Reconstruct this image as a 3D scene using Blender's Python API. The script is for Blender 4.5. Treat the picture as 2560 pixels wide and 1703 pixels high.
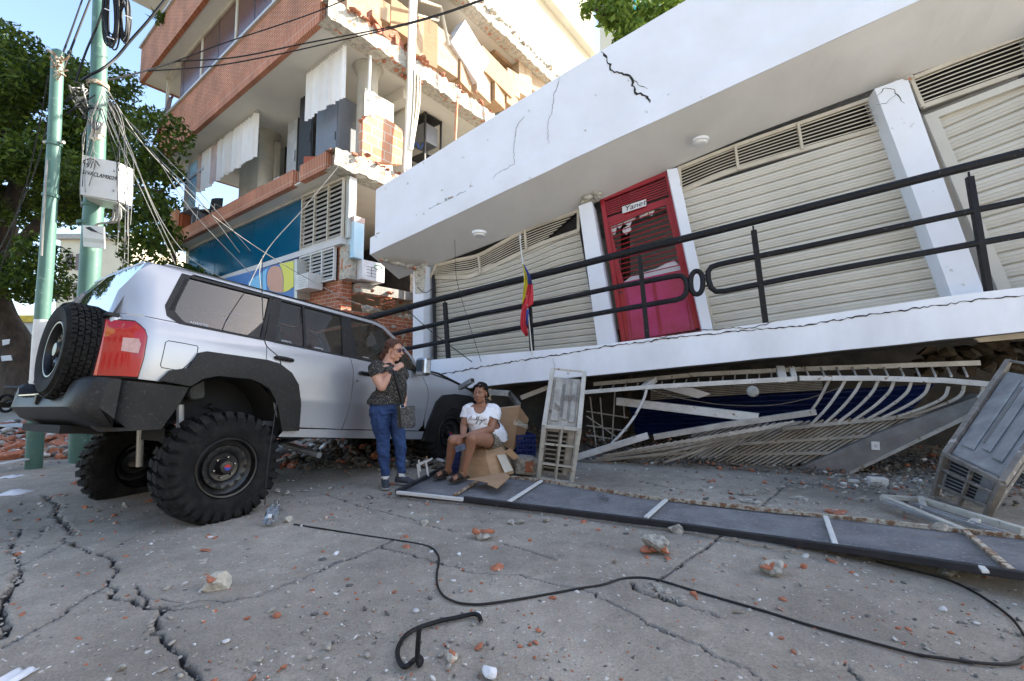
import bpy, math, random
import numpy as np
from mathutils import Vector, Matrix, Euler
R = math.radians
random.seed(7)
for o in list(bpy.data.objects): bpy.data.objects.remove(o)
scene = bpy.context.scene
COL = scene.collection

# ---------------------------------------------------------------- camera, world, sun, exposure
PITCH = R(4.45); CAMZ = 1.2; FPX = 2560 * 16 / 36.0
cam = bpy.data.cameras.new('camera'); cam.lens = 16; cam.sensor_width = 36; cam.clip_start = .05; cam.clip_end = 2000
co = bpy.data.objects.new('camera', cam); COL.objects.link(co)
co.location = (0, 0, CAMZ); co.rotation_euler = (math.pi / 2 + PITCH, 0, 0)
scene.camera = co
SUN_DIR = Vector((1.0, 0.42, 0.66)).normalized()      # towards the sun
el = math.asin(SUN_DIR.z); az = math.atan2(SUN_DIR.x, SUN_DIR.y)
w = bpy.data.worlds.new('World'); scene.world = w; w.use_nodes = True
nt = w.node_tree; bg = nt.nodes['Background']
sky = nt.nodes.new('ShaderNodeTexSky'); sky.sky_type = 'NISHITA'; sky.sun_disc = False
sky.sun_elevation = el; sky.sun_rotation = az; sky.air_density = 1.0; sky.dust_density = 1.6; sky.ozone_density = 1.0
nt.links.new(sky.outputs[0], bg.inputs[0]); bg.inputs[1].default_value = 0.15
sl = bpy.data.lights.new('sun', 'SUN'); sl.energy = 5.0; sl.angle = R(.5); sl.color = (1, .93, .8)
so = bpy.data.objects.new('sun', sl); COL.objects.link(so)
so.rotation_euler = SUN_DIR.to_track_quat('Z', 'Y').to_euler()
scene.view_settings.view_transform = 'Standard'; scene.view_settings.look = 'None'
scene.view_settings.gamma = 1; scene.view_settings.exposure = 1.78
scene.render.resolution_x = 1024; scene.render.resolution_y = 681
scene.render.engine = 'CYCLES'

# ---------------------------------------------------------------- rays: a point of the photo laid on a real plane of the place
def ray(px, py):
    a = (px - 1280) / FPX; b = -(py - 851.5) / FPX; c, s = math.cos(PITCH), math.sin(PITCH)
    return np.array([a, c - s * b, s + c * b])
EYE = np.array([0, 0, CAMZ])
def gr(px, py, z=0.0):
    d = ray(px, py); return Vector(EYE + d * ((z - CAMZ) / d[2]))
def at(px, py, Y):
    d = ray(px, py); return Vector(EYE + d * (Y / d[1]))
class Frame:
    def __init__(s, o, ang):
        s.o = np.array(o, float); c, n = math.cos(ang), math.sin(ang); s.ang = ang
        s.Rm = np.array([[c, -n, 0], [n, c, 0], [0, 0, 1]])
    def loc(s, P): return s.Rm.T @ (np.array(P) - s.o)
    def hit(s, px, py, ax, val):
        d = s.Rm.T @ ray(px, py); o = s.loc(EYE); return Vector(o + d * ((val - o[ax]) / d[ax]))
    def y(s, px, py, v): return s.hit(px, py, 1, v)
    def x(s, px, py, v): return s.hit(px, py, 0, v)
    def wld(s, p): return Vector(s.Rm @ np.array(p) + s.o)

# ---------------------------------------------------------------- objects
OFF = {}
def tag(o, label=None, cat=None, group=None, kind=None):
    if label: o['label'] = label
    if cat: o['category'] = cat
    if group: o['group'] = group
    if kind: o['kind'] = kind
    return o
def empty(name, loc, label, cat, group=None, rot=(0, 0, 0), local=False):
    o = bpy.data.objects.new(name, None); COL.objects.link(o); o.location = loc; o.rotation_euler = rot
    o.empty_display_size = .1
    OFF[o] = Vector((0, 0, 0)) if local else Vector(loc)
    return tag(o, label, cat, group)
class MB:
    def __init__(s): s.v = []; s.f = []; s.m = []
    def add(s, vs, fs, m=0):
        n = len(s.v); s.v += [Vector(p) for p in vs]; s.f += [[i + n for i in f] for f in fs]; s.m += [m] * len(fs); return s
    def box(s, c, d, rot=None, m=0):
        x, y, z = d[0] / 2, d[1] / 2, d[2] / 2; c = Vector(c)
        vs = [Vector(p) for p in ((-x,-y,-z),(x,-y,-z),(x,y,-z),(-x,y,-z),(-x,-y,z),(x,-y,z),(x,y,z),(-x,y,z))]
        if rot is not None:
            Q = rot if isinstance(rot, Matrix) else Euler(rot).to_matrix(); vs = [Q @ p for p in vs]
        return s.add([p + c for p in vs], [(0,3,2,1),(4,5,6,7),(0,1,5,4),(1,2,6,5),(2,3,7,6),(3,0,4,7)], m)
    def bb(s, a, b, m=0):
        a, b = Vector(a), Vector(b); return s.box((a + b) / 2, [abs(b[i] - a[i]) for i in range(3)], None, m)
    def bar(s, a, b, w, h, up=(0, 0, 1), m=0):
        a, b = Vector(a), Vector(b); t = (b - a).normalized(); up = Vector(up)
        sd = t.cross(up)
        if sd.length < 1e-4: sd = t.cross(Vector((1, 0, 0)))
        sd.normalize(); up = sd.cross(t).normalized(); sd *= w / 2; up *= h / 2
        vs = [a - sd - up, a + sd - up, a + sd + up, a - sd + up, b - sd - up, b + sd - up, b + sd + up, b - sd + up]
        return s.add(vs, [(0,1,2,3),(7,6,5,4),(0,4,5,1),(1,5,6,2),(2,6,7,3),(3,7,4,0)], m)
    def tube(s, pts, r, n=8, closed=False, m=0):
        pts = [Vector(p) for p in pts]; k = len(pts); rs = r if isinstance(r, (list, tuple)) else [r] * k
        prev = None; rings = []
        for i, p in enumerate(pts):
            if closed: t = (pts[(i + 1) % k] - pts[i - 1]).normalized()
            else: t = (pts[min(i + 1, k - 1)] - pts[max(i - 1, 0)]).normalized()
            if prev is None:
                q = Vector((0, 0, 1)) if abs(t.z) < .9 else Vector((1, 0, 0)); prev = t.cross(q).normalized()
            prev = (prev - t * prev.dot(t)).normalized(); b = t.cross(prev)
            rings.append([p + (prev * math.cos(2 * math.pi * j / n) + b * math.sin(2 * math.pi * j / n)) * rs[i] for j in range(n)])
        vs = [q for g in rings for q in g]; fs = []
        for i in range(k if closed else k - 1):
            a, b = i * n, ((i + 1) % k) * n
            fs += [(a + j, a + (j + 1) % n, b + (j + 1) % n, b + j) for j in range(n)]
        if not closed: fs += [tuple(range(n - 1, -1, -1)), tuple((k - 1) * n + j for j in range(n))]
        return s.add(vs, fs, m)
    def prism(s, poly, vec, m=0):
        poly = [Vector(p) for p in poly]; vec = Vector(vec); n = len(poly)
        nn = Vector((0, 0, 0))
        for i in range(n): nn += (poly[i] - poly[0]).cross(poly[(i + 1) % n] - poly[0])
        if nn.dot(vec) > 0: poly = poly[::-1]
        vs = poly + [p + vec for p in poly]
        fs = [tuple(range(n)), tuple(range(2 * n - 1, n - 1, -1))] + [(i, i + n, (i + 1) % n + n, (i + 1) % n) for i in range(n)]
        return s.add(vs, fs, m)
    def grid(s, rows, m=0, closeu=False):
        k = len(rows[0]); vs = [p for r in rows for p in r]; fs = []
        for i in range(len(rows) - 1):
            for j in range(k if closeu else k - 1):
                j2 = (j + 1) % k; fs.append((i * k + j, i * k + j2, (i + 1) * k + j2, (i + 1) * k + j))
        return s.add(vs, fs, m)
    def lathe(s, prof, n, org, axis=(0, 0, 1), m=0):
        ax = Vector(axis).normalized(); q = Vector((0, 0, 1)) if abs(ax.z) < .9 else Vector((1, 0, 0))
        e1 = ax.cross(q).normalized(); e2 = ax.cross(e1); o = Vector(org)
        rows = [[o + ax * h + (e1 * math.cos(2 * math.pi * j / n) + e2 * math.sin(2 * math.pi * j / n)) * max(r, 1e-4) for j in range(n)] for r, h in prof]
        return s.grid(rows, m, True)
    def build(s, name, mats, parent=None, smooth=False, bevel=0, ang=35, thick=0, sub=0, off=None):
        mats = mats if isinstance(mats, (list, tuple)) else [mats]
        if parent is not None: o0 = OFF[parent] if off is None else Vector(off)
        else:
            xs = [p.x for p in s.v]; ys = [p.y for p in s.v]; zs = [p.z for p in s.v]
            o0 = Vector(((min(xs) + max(xs)) / 2, (min(ys) + max(ys)) / 2, min(zs)))
        me = bpy.data.meshes.new(name); me.from_pydata([p - o0 for p in s.v], [], s.f)
        for mt in mats: me.materials.append(MT[mt] if isinstance(mt, str) else mt)
        me.polygons.foreach_set('material_index', s.m)
        ob = bpy.data.objects.new(name, me); COL.objects.link(ob)
        if parent is not None: ob.parent = parent; OFF[ob] = o0
        else: ob.location = o0; OFF[ob] = o0
        me.validate(); me.update()
        if smooth:
            me.polygons.foreach_set('use_smooth', [True] * len(me.polygons))
            me.set_sharp_from_angle(angle=R(ang))
        if thick:
            md = ob.modifiers.new('s', 'SOLIDIFY'); md.thickness = thick; md.offset = 0
        if bevel:
            md = ob.modifiers.new('b', 'BEVEL'); md.width = bevel; md.segments = 2; md.limit_method = 'ANGLE'; md.angle_limit = R(40)
        if sub:
            md = ob.modifiers.new('u', 'SUBSURF'); md.levels = sub; md.render_levels = sub
        return ob
def rock_mb(mb, c, s, rng, m=0, sub=2, flat=.75):
    """an angular broken lump"""
    import bmesh
    bm = bmesh.new(); bmesh.ops.create_icosphere(bm, subdivisions=sub, radius=1)
    pl = [(Vector((rng.uniform(-1, 1), rng.uniform(-1, 1), rng.uniform(-1, 1))).normalized(), rng.uniform(.36, .74)) for _ in range(10)]
    Q = Euler((rng.uniform(-.25, .25), rng.uniform(-.25, .25), rng.uniform(0, 6.3))).to_matrix()
    vs = []
    for v in bm.verts:
        p = v.co.copy()
        for n, d in pl:
            k = p.dot(n)
            if k > d: p -= n * (k - d)
        p *= 1 + rng.uniform(-.035, .035); p.z *= flat
        vs.append(p)
    zmin = min(p.z for p in vs) * .8
    S = Vector(s)
    out = [Vector(c) + Q @ Vector((p.x * S.x, p.y * S.y, (p.z - zmin) * S.z)) for p in vs]
    mb.add(out, [[v.index for v in f.verts] for f in bm.faces], m); bm.free()
def catmull(pts, n=8):
    pts = [Vector(p) for p in pts]; P = [pts[0] * 2 - pts[1]] + pts + [pts[-1] * 2 - pts[-2]]; out = []
    for i in range(1, len(P) - 2):
        for k in range(n):
            t = k / n; a, b, c, d = P[i - 1], P[i], P[i + 1], P[i + 2]
            out.append(.5 * ((2 * b) + (c - a) * t + (2 * a - 5 * b + 4 * c - d) * t * t + (3 * b - a - 3 * c + d) * t ** 3))
    return out + [pts[-1]]

# ---------------------------------------------------------------- materials
MT = {}
def mat(name, col, rough=.7, metal=0, col2=None, scale=3, var=.5, bump=.15, bscale=40, spec=.5, detail=6, speck=None, speck_amt=.0, speck_scale=60, dist=.004, stretch=None, coat=0, trans=0, ior=1.45, alpha=1, lo=.35, hi=.65):
    m = bpy.data.materials.new(name); m.use_nodes = True; nt = m.node_tree; N = nt.nodes; L = nt.links
    b = N['Principled BSDF']; b.inputs['Roughness'].default_value = rough; b.inputs['Metallic'].default_value = metal
    b.inputs['Specular IOR Level'].default_value = spec; b.inputs['IOR'].default_value = ior
    b.inputs['Coat Weight'].default_value = coat; b.inputs['Coat Roughness'].default_value = .08
    b.inputs['Transmission Weight'].default_value = trans; b.inputs['Alpha'].default_value = alpha
    c = tuple(col) + (1,); c2 = tuple(col2 if col2 else [x * .72 for x in col]) + (1,)
    tc = N.new('ShaderNodeTexCoord'); vec = tc.outputs['Object']
    if stretch:
        mp = N.new('ShaderNodeMapping'); mp.inputs['Scale'].default_value = stretch; L.new(vec, mp.inputs[0]); vec = mp.outputs[0]
    n1 = N.new('ShaderNodeTexNoise'); n1.inputs['Scale'].default_value = scale; n1.inputs['Detail'].default_value = detail; n1.inputs['Roughness'].default_value = .62
    L.new(vec, n1.inputs['Vector'])
    cr = N.new('ShaderNodeValToRGB'); cr.color_ramp.elements[0].position = lo; cr.color_ramp.elements[1].position = hi
    cr.color_ramp.elements[0].color = c2; cr.color_ramp.elements[1].color = c; L.new(n1.outputs[0], cr.inputs[0])
    out = cr.outputs[0]
    if speck is not None:
        n3 = N.new('ShaderNodeTexNoise'); n3.inputs['Scale'].default_value = speck_scale; n3.inputs['Detail'].default_value = 3; L.new(vec, n3.inputs['Vector'])
        r3 = N.new('ShaderNodeValToRGB'); r3.color_ramp.elements[0].position = 1 - speck_amt - .04; r3.color_ramp.elements[1].position = 1 - speck_amt + .02
        L.new(n3.outputs[0], r3.inputs[0]); mx = N.new('ShaderNodeMix'); mx.data_type = 'RGBA'
        L.new(r3.outputs[0], mx.inputs[0]); L.new(out, mx.inputs[6]); mx.inputs[7].default_value = tuple(speck) + (1,); out = mx.outputs[2]
    L.new(out, b.inputs['Base Color'])
    if bump:
        n2 = N.new('ShaderNodeTexNoise'); n2.inputs['Scale'].default_value = bscale; n2.inputs['Detail'].default_value = 6; L.new(vec, n2.inputs['Vector'])
        bp = N.new('ShaderNodeBump'); bp.inputs['Strength'].default_value = bump; bp.inputs['Distance'].default_value = dist
        L.new(n2.outputs[0], bp.inputs['Height']); L.new(bp.outputs[0], b.inputs['Normal'])
    MT[name] = m; return m
def brickmat(name, c1, c2, mortar, bw=.24, bh=.06, msize=.008, stack=False, rough=.85):
    m = bpy.data.materials.new(name); m.use_nodes = True; nt = m.node_tree; N = nt.nodes; L = nt.links
    b = N['Principled BSDF']; b.inputs['Roughness'].default_value = rough
    tc = N.new('ShaderNodeTexCoord'); sp = N.new('ShaderNodeSeparateXYZ'); L.new(tc.outputs['Object'], sp.inputs[0])
    ad = N.new('ShaderNodeMath'); ad.operation = 'ADD'; L.new(sp.outputs[0], ad.inputs[0]); L.new(sp.outputs[1], ad.inputs[1])
    cb = N.new('ShaderNodeCombineXYZ'); L.new(ad.outputs[0], cb.inputs[0]); L.new(sp.outputs[2], cb.inputs[1])
    br = N.new('ShaderNodeTexBrick'); br.inputs['Scale'].default_value = 1; br.inputs['Brick Width'].default_value = bw; br.inputs['Row Height'].default_value = bh
    br.inputs['Mortar Size'].default_value = msize; br.inputs['Mortar Smooth'].default_value = .2; br.offset = 0 if stack else .5
    br.inputs['Color1'].default_value = tuple(c1) + (1,); br.inputs['Color2'].default_value = tuple(c2) + (1,); br.inputs['Mortar'].default_value = tuple(mortar) + (1,)
    L.new(cb.outputs[0], br.inputs[0])
    no = N.new('ShaderNodeTexNoise'); no.inputs['Scale'].default_value = 1.7; no.inputs['Detail'].default_value = 8; L.new(tc.outputs['Object'], no.inputs['Vector'])
    rp = N.new('ShaderNodeValToRGB'); rp.color_ramp.elements[0].position = .3; rp.color_ramp.elements[1].position = .7
    rp.color_ramp.elements[0].color = (.72, .7, .68, 1); rp.color_ramp.elements[1].color = (1.08, 1.05, 1.02, 1); L.new(no.outputs[0], rp.inputs[0])
    mx = N.new('ShaderNodeMix'); mx.data_type = 'RGBA'; mx.blend_type = 'MULTIPLY'; mx.inputs[0].default_value = 1
    L.new(br.outputs[0], mx.inputs[6]); L.new(rp.outputs[0], mx.inputs[7]); L.new(mx.outputs[2], b.inputs['Base Color'])
    bp = N.new('ShaderNodeBump'); bp.inputs['Strength'].default_value = .6; bp.inputs['Distance'].default_value = .006; bp.invert = True
    L.new(br.outputs['Fac'], bp.inputs['Height']); L.new(bp.outputs[0], b.inputs['Normal'])
    MT[name] = m
mat('white_paint', (.79, .81, .86), .75, col2=(.72, .73, .75), scale=1.2, bump=.25, bscale=25, speck=(.42, .4, .37), speck_amt=.27, speck_scale=6)
mat('white_slab', (.80, .83, .88), .7, col2=(.68, .70, .74), scale=1.6, bump=.25, bscale=30, speck=(.38, .36, .33), speck_amt=.25, speck_scale=9, stretch=(1, 1, .45))
mat('soffit_grey', (.62, .61, .59), .85, col2=(.54, .53, .51), scale=.9, bump=.12, bscale=30)
mat('soffit_cream', (.72, .69, .61), .85, col2=(.63, .60, .53), scale=.8, bump=.12, bscale=30)
mat('concrete', (.42, .40, .36), .9, col2=(.27, .26, .24), scale=6, bump=.8, bscale=30, dist=.02)
mat('broken_plaster', (.60, .56, .46), .95, col2=(.33, .31, .27), scale=9, bump=1, bscale=24, dist=.03, speck=(.5, .2, .11), speck_amt=.36, speck_scale=7)
mat('dark_void', (.02, .02, .02), .9, bump=0)
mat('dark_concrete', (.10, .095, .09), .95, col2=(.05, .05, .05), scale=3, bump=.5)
mat('crack', (.035, .032, .03), 1, bump=0)
mat('shutter_cream', (.60, .57, .495), .45, col2=(.50, .475, .405), scale=.8, bump=.05, bscale=30)
mat('frame_cream', (.58, .53, .43), .5, col2=(.46, .41, .32), scale=4, bump=.1)
mat('black_rail', (.006, .006, .008), .5, col2=(.012, .012, .014), scale=12, bump=.3, bscale=60, speck=(.07, .07, .07), speck_amt=.3, speck_scale=30, spec=.3)
mat('red_paint', (.34, .012, .025), .33, col2=(.27, .01, .02), scale=3, bump=.15, bscale=8, dist=.02)
mat('red_sky_sheen', (.44, .04, .17), .3, col2=(.33, .018, .05), scale=2, bump=.4, bscale=4, dist=.03)  # door red with the bluish sky reflection put into the colour
mat('green_pole', (.088, .185, .15), .5, col2=(.066, .145, .12), scale=3, bump=.2, bscale=20, speck=(.16, .26, .22), speck_amt=.32, speck_scale=12)
mat('box_white', (.66, .66, .64), .5, col2=(.58, .58, .56), scale=6, bump=.05)
mat('black_plastic', (.017, .017, .018), .55, col2=(.028, .027, .026), scale=8, bump=.25, bscale=120, dist=.002)
mat('wire_black', (.006, .006, .007), .6, bump=0)
mat('wire_grey', (.30, .29, .27), .5, col2=(.16, .16, .15), bump=0)
mat('cardboard', (.42, .27, .155), .85, col2=(.36, .225, .125), scale=5, bump=.15, bscale=30, stretch=(1, 1, 3))
mat('cardboard_pale', (.52, .40, .27), .85, col2=(.42, .29, .18), scale=4, bump=.15, bscale=20)
brickmat('brick_wall', (.47, .165, .075), (.39, .125, .055), (.58, .44, .33), msize=.007)
brickmat('brick_soldier', (.48, .165, .075), (.41, .13, .06), (.56, .42, .32), bw=.065, bh=.40, msize=.008, stack=True)
brickmat('brick_orange', (.46, .16, .085), (.38, .12, .065), (.50, .40, .32), bw=.26, bh=.085, msize=.01)
mat('glass_blue', (.004, .11, .20), .12, col2=(.003, .075, .15), scale=.6, bump=0, spec=.6)
mat('tinted_brown', (.12, .052, .038), .2, col2=(.085, .038, .028), scale=1, bump=0, spec=.6)
mat('alu', (.55, .54, .5), .4, metal=.3, col2=(.45, .44, .4), bump=.05)
mat('louver_metal', (.42, .38, .32), .5, col2=(.30, .27, .22), scale=6, bump=.1)
mat('blind_white', (.80, .79, .76), .7, col2=(.74, .73, .70), bump=.05)
mat('blind_pink', (.62, .47, .42), .7, bump=.05)
mat('red_brick', (.44, .165, .09), .9, col2=(.29, .11, .065), scale=18, bump=.6, bscale=60, dist=.006, speck=(.5, .46, .4), speck_amt=.34, speck_scale=18)
mat('rubble_grey', (.44, .41, .35), .95, col2=(.22, .205, .18), scale=22, bump=1, lo=.42, hi=.58, bscale=50, dist=.01)
mat('hollow_block', (.66, .27, .15), .9, col2=(.55, .38, .26), scale=3, bump=.5, bscale=30)
mat('rust', (.20, .11, .06), .8, metal=.2, col2=(.46, .42, .34), scale=22, bump=.5, bscale=60, lo=.45, hi=.56)
mat('paper', (.78, .79, .82), .8, bump=.1, bscale=10)
mat('dark_paint', (.012, .013, .018), .4, col2=(.025, .025, .03), scale=6, bump=.2)
mat('office_grey', (.17, .18, .20), .45, col2=(.14, .15, .17), bump=.05)
mat('office_light', (.50, .52, .54), .5, bump=.05)
mat('orange_wood', (.38, .09, .03), .45, bump=.05)
mat('column_concrete', (.47, .44, .37), .9, col2=(.38, .355, .30), scale=3, bump=.3, bscale=20)
mat('bounce_wall', (.40, .37, .31), .9, col2=(.34, .31, .26), scale=.3, bump=.2)  # walls of the unseen buildings added for bounce light
mat('rubble_shaded', (.20, .175, .14), .95, col2=(.075, .066, .055), scale=14, bump=.8, bscale=70, lo=.42, hi=.58)  # darker rubble copy, shade under car and slab put into the colour
mat('cream_wall', (.62, .56, .42), .9, col2=(.56, .50, .38), scale=1, bump=.3, bscale=20)
# ================================================================ WHITE BUILDING (tilted, sitting on its crushed ground floor)
FW = Frame((-1.35, 7.3, 0), math.atan2(-2.5, 6.75))
def zline(pts, y):
    q = [FW.y(a, b, y) for a, b in pts]; xs = [p.x for p in q]; zs = [p.z for p in q]
    def f(x):
        if x < xs[0]: return zs[0] + (x - xs[0]) * (zs[1] - zs[0]) / (xs[1] - xs[0])
        if x > xs[-1]: return zs[-1] + (x - xs[-1]) * (zs[-1] - zs[-2]) / (xs[-1] - xs[-2])
        return float(np.interp(x, xs, zs))
    return f
WY = .8                                              # the shop wall stands this far behind the balcony edge
ctop = zline([(940, 474), (1440, 165), (1716, 0)], 0); cbot = zline([(922, 641), (1477, 380), (2134, 80)], 0)
sback = zline([(1085, 663), (1447, 524), (1667, 425), (1880, 335), (2267, 190), (2560, 89)], WY)
stop_ = zline([(1044, 903), (1494, 863), (1760, 828), (2000, 796), (2378, 739), (2560, 718)], 0)
sbot = zline([(1167, 970), (1460, 941), (2000, 887), (2560, 828)], 0)
wb = empty('white_building', FW.o, 'tilted white two-storey shop building sunk onto its crushed ground floor', 'building', rot=(0, 0, FW.ang), local=True)
XL = FW.y(1040, 903, 0).x; CX0 = FW.y(937, 600, 0).x; XR = 11.5
def loft(name, secs, m, smooth=False, parent=None):
    """secs: list of (x, [(y,z)...]) closed cross sections"""
    mb = MB(); n = len(secs[0][1]); vs = []; fs = []
    for x, s_ in secs: vs += [(x, y, z) for y, z in s_]
    for i in range(len(secs) - 1):
        for j in range(n): fs.append((i * n + j, (i + 1) * n + j, (i + 1) * n + (j + 1) % n, i * n + (j + 1) % n))
    fs += [tuple(range(n)), tuple(range((len(secs) - 1) * n + n - 1, (len(secs) - 1) * n - 1, -1))]
    mb.add(vs, fs); return mb.build(name, m, parent or wb, smooth)
xs = [CX0 + (XR - CX0) * i / 40 for i in range(41)]
rn = random.Random(3)
loft('parapet', [(x, [(0, cbot(x) + .30), (0, ctop(x) + rn.uniform(-.006, .006)), (.16, ctop(x) + rn.uniform(-.006, .006)), (.16, cbot(x) + .30)]) for x in xs], 'white_paint')
loft('canopy_band', [(x, [(-.035, cbot(x) + rn.uniform(-.004, .004)), (-.035, cbot(x) + .297), (.2, cbot(x) + .297), (.2, cbot(x) + .004)]) for x in [CX0 - .07] + xs[1:]], 'white_paint')
loft('soffit', [(x, [(-.03, cbot(x) - .004), (.2, cbot(x) - .002), (.2, cbot(x) + .1), (WY + .02, sback(x) + .1), (WY + .02, sback(x))]) for x in [CX0 - .06] + xs[1:]], 'soffit_grey')
loft('roof_slab', [(x, [(.163, cbot(x) + .3), (.163, ctop(x) - .5), (5, ctop(x) - .5), (5, cbot(x) + .3)]) for x in [CX0 + .1] + xs[4:]], 'concrete')
sx = [XL + (XR - XL) * i / 40 for i in range(41)]
loft('balcony_slab', [(x, [(0, sbot(x) + rn.uniform(-.004, .004)), (0, stop_(x) - .10), (.003, stop_(x)), (WY + 4, stop_(x)), (WY + 4, sbot(x))]) for x in sx], 'white_slab')
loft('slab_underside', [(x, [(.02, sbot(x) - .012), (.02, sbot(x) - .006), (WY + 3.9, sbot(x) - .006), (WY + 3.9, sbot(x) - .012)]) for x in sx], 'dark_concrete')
# rooms behind the shutters: dark side, rear and party walls
PX1 = FW.y(1040, 800, WY).x
mb = MB()
for x, a in ((PX1 + .03, 0), (XR - .2, 0)): mb.bb((x, WY + .35, 1.2), (x + .15, 4.9, cbot(x) + .2))
mb.bb((PX1, 4.75, .9), (XR, 4.9, 4.3)); mb.bb((PX1 + 1.5, 4.7, 1.2), (XR, 4.745, 7.5)); mb.build('room_wall', 'soffit_grey', wb)
# crushed ground floor rear and floor
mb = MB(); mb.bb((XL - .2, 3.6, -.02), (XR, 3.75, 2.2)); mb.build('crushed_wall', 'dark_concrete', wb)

def pw(px, py, y=WY): return FW.y(px, py, y)
def quadprism(c4, y0, y1, name, m, bevel=0, parent=None):
    q = [pw(a, b, y0) for a, b in c4]; mb = MB(); mb.prism(q, (0, y1 - y0, 0)); return mb.build(name, m, parent or wb, bevel=bevel)
PY = WY - .22
def pillar(c4, top_broken):
    o = quadprism(c4, PY, WY + .3, 'pillar', 'white_paint', .006)
    if top_broken:
        a, b = pw(*top_broken[0], PY), pw(*top_broken[1], PY); mb = MB(); r_ = random.Random(int(a.x * 100))
        for k in range(7):
            t = k / 6; c = a.lerp(b, t) + Vector((0, .09 + r_.uniform(-.07, .12), r_.uniform(-.03, .02)))
            rock_mb(mb, c, (.11, .10, r_.uniform(.06, .10)), r_, sub=2)
        mb.build('broken_capital', 'broken_plaster', o)
    return o
pillar([(1031, 910), (1058, 908), (1060, 662), (1033, 668)], [(1036, 722), (1056, 668)])
pillar([(1494, 868), (1541, 862), (1479, 503), (1446, 515)], [(1455, 508), (1492, 490)])
pillar([(1757, 834), (1784, 830), (1693, 419), (1667, 424)], None)
pillar([(2382, 746), (2463, 735), (2268, 192), (2186, 222)], [(2256, 204), (2272, 204)])
pillar([(2790, 700), (2890, 690), (2700, 20), (2600, 55)], None)
# broken grey plaster patch on the left pillar and broken brick lip under the canopy corner
quadprism([(1038, 734), (1061, 732), (1063, 668), (1036, 672)], PY - .012, PY, 'bare_plaster_patch', 'broken_plaster')
mb = MB(); r_ = random.Random(5)
for k in range(16):
    t = k / 15; p = pw(950, 648, .1).lerp(pw(1044, 672, .55), t); rock_mb(mb, p + Vector((0, r_.uniform(-.05, .1), -.03)), (.09, .09, .05), r_)
mb.build('broken_brick_edge', 'broken_plaster', wb)

# ---- roller shutters: each slat is a shallow pressed profile
def shutter(BL, BR, TL, TR, n, y, label=None, sag=None, m='shutter_cream'):
    bl, br, tl, tr = [pw(*p, y) for p in (BL, BR, TL, TR)]
    prof = [(0, .010), (.03, .012), (.07, .004), (.14, -.026), (.22, -.027), (.25, -.017), (.36, -.018), (.39, -.028), (.50, -.028), (.53, -.018), (.64, -.018), (.67, -.028), (.80, -.028), (.92, -.026), (.97, -.018), (1, .010)]
    rows = []; K = 28
    for i in range(n):
        for t, dy in prof[:-1] if i < n - 1 else prof:
            v = (i + t) / n; r_ = []
            for j in range(K + 1):
                u = j / K; p = (bl * (1 - u) + br * u) * (1 - v) + (tl * (1 - u) + tr * u) * v
                dz, dyy = sag(u, v) if sag else (0, 0)
                dyy += .006 * math.sin(9 * u + i * 1.3) * math.sin(3.3 * v + u)
                r_.append(p + Vector((0, dy + dyy, dz)))
            rows.append(r_)
    mb = MB(); mb.grid(rows); o = mb.build('roller_shutter', m, wb, smooth=True, ang=20)
    if label: o['label'] = label
    return o
SY = WY + .06
shutter((1087, 905), (1496, 868), (1084, 688), (1448, 572), 19, SY, 'buckled cream roller shutter at the low left end',
        lambda u, v: (-.16 * math.sin(math.pi * min(1, u * 1.15)) * max(0, v - .1) ** 1.5 * (1 if u < .87 else 0.6) , .05 * math.sin(5 * u + 2) * math.sin(math.pi * v)))
shutter((1781, 832), (2384, 744), (1702, 482), (2214, 322), 17, SY, 'wide cream roller shutter in the middle bay')
shutter((2525, 728), (2960, 655), (2338, 300), (2740, 120), 15, SY, 'tilted cream roller shutter in the right bay')
def strip(pts, w, y, name, m='frame_cream', th=.05, parent=None):
    q = [pw(*p, y) for p in pts]; mb = MB()
    for a, b in zip(q, q[1:]):
        e = (b - a).normalized() * w * .35; mb.bar(a - e, b + e, th, w, up=Vector((0, 1, 0)).cross(b - a))
    return mb.build(name, m, parent or wb, bevel=.004)
def strip2(pts, w, y, name, m='frame_cream', th=.05, parent=None):
    q = [pw(*p, y) for p in pts]; mb = MB(); top = []; bot = []
    q2 = catmull(q, 5) if len(q) > 2 else q
    for i, p in enumerate(q2):
        t = (q2[min(i + 1, len(q2) - 1)] - q2[max(i - 1, 0)]).normalized(); n_ = Vector((-t.z, 0, t.x)); top.append(p + n_ * w / 2); bot.append(p - n_ * w / 2)
    F_ = Vector((0, th, 0)); mb.grid([top, bot, [p + F_ for p in bot], [p + F_ for p in top], top])
    return mb.build(name, m, parent or wb, smooth=True)
strip([(2326, 293), (2508, 722)], .13, SY - .06, 'shutter_guide', 'shutter_cream')
strip([(2326, 293), (2700, 150)], .09, SY - .062, 'shutter_guide', 'shutter_cream')
strip([(1084, 690), (1088, 902)], .05, SY - .05, 'shutter_guide', 'dark_paint')
strip([(1787, 822), (1700, 484)], .04, SY - .04, 'shutter_guide', 'frame_cream')
strip([(2377, 742), (2206, 326)], .05, SY - .03, 'shutter_guide', 'shutter_cream')
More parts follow.
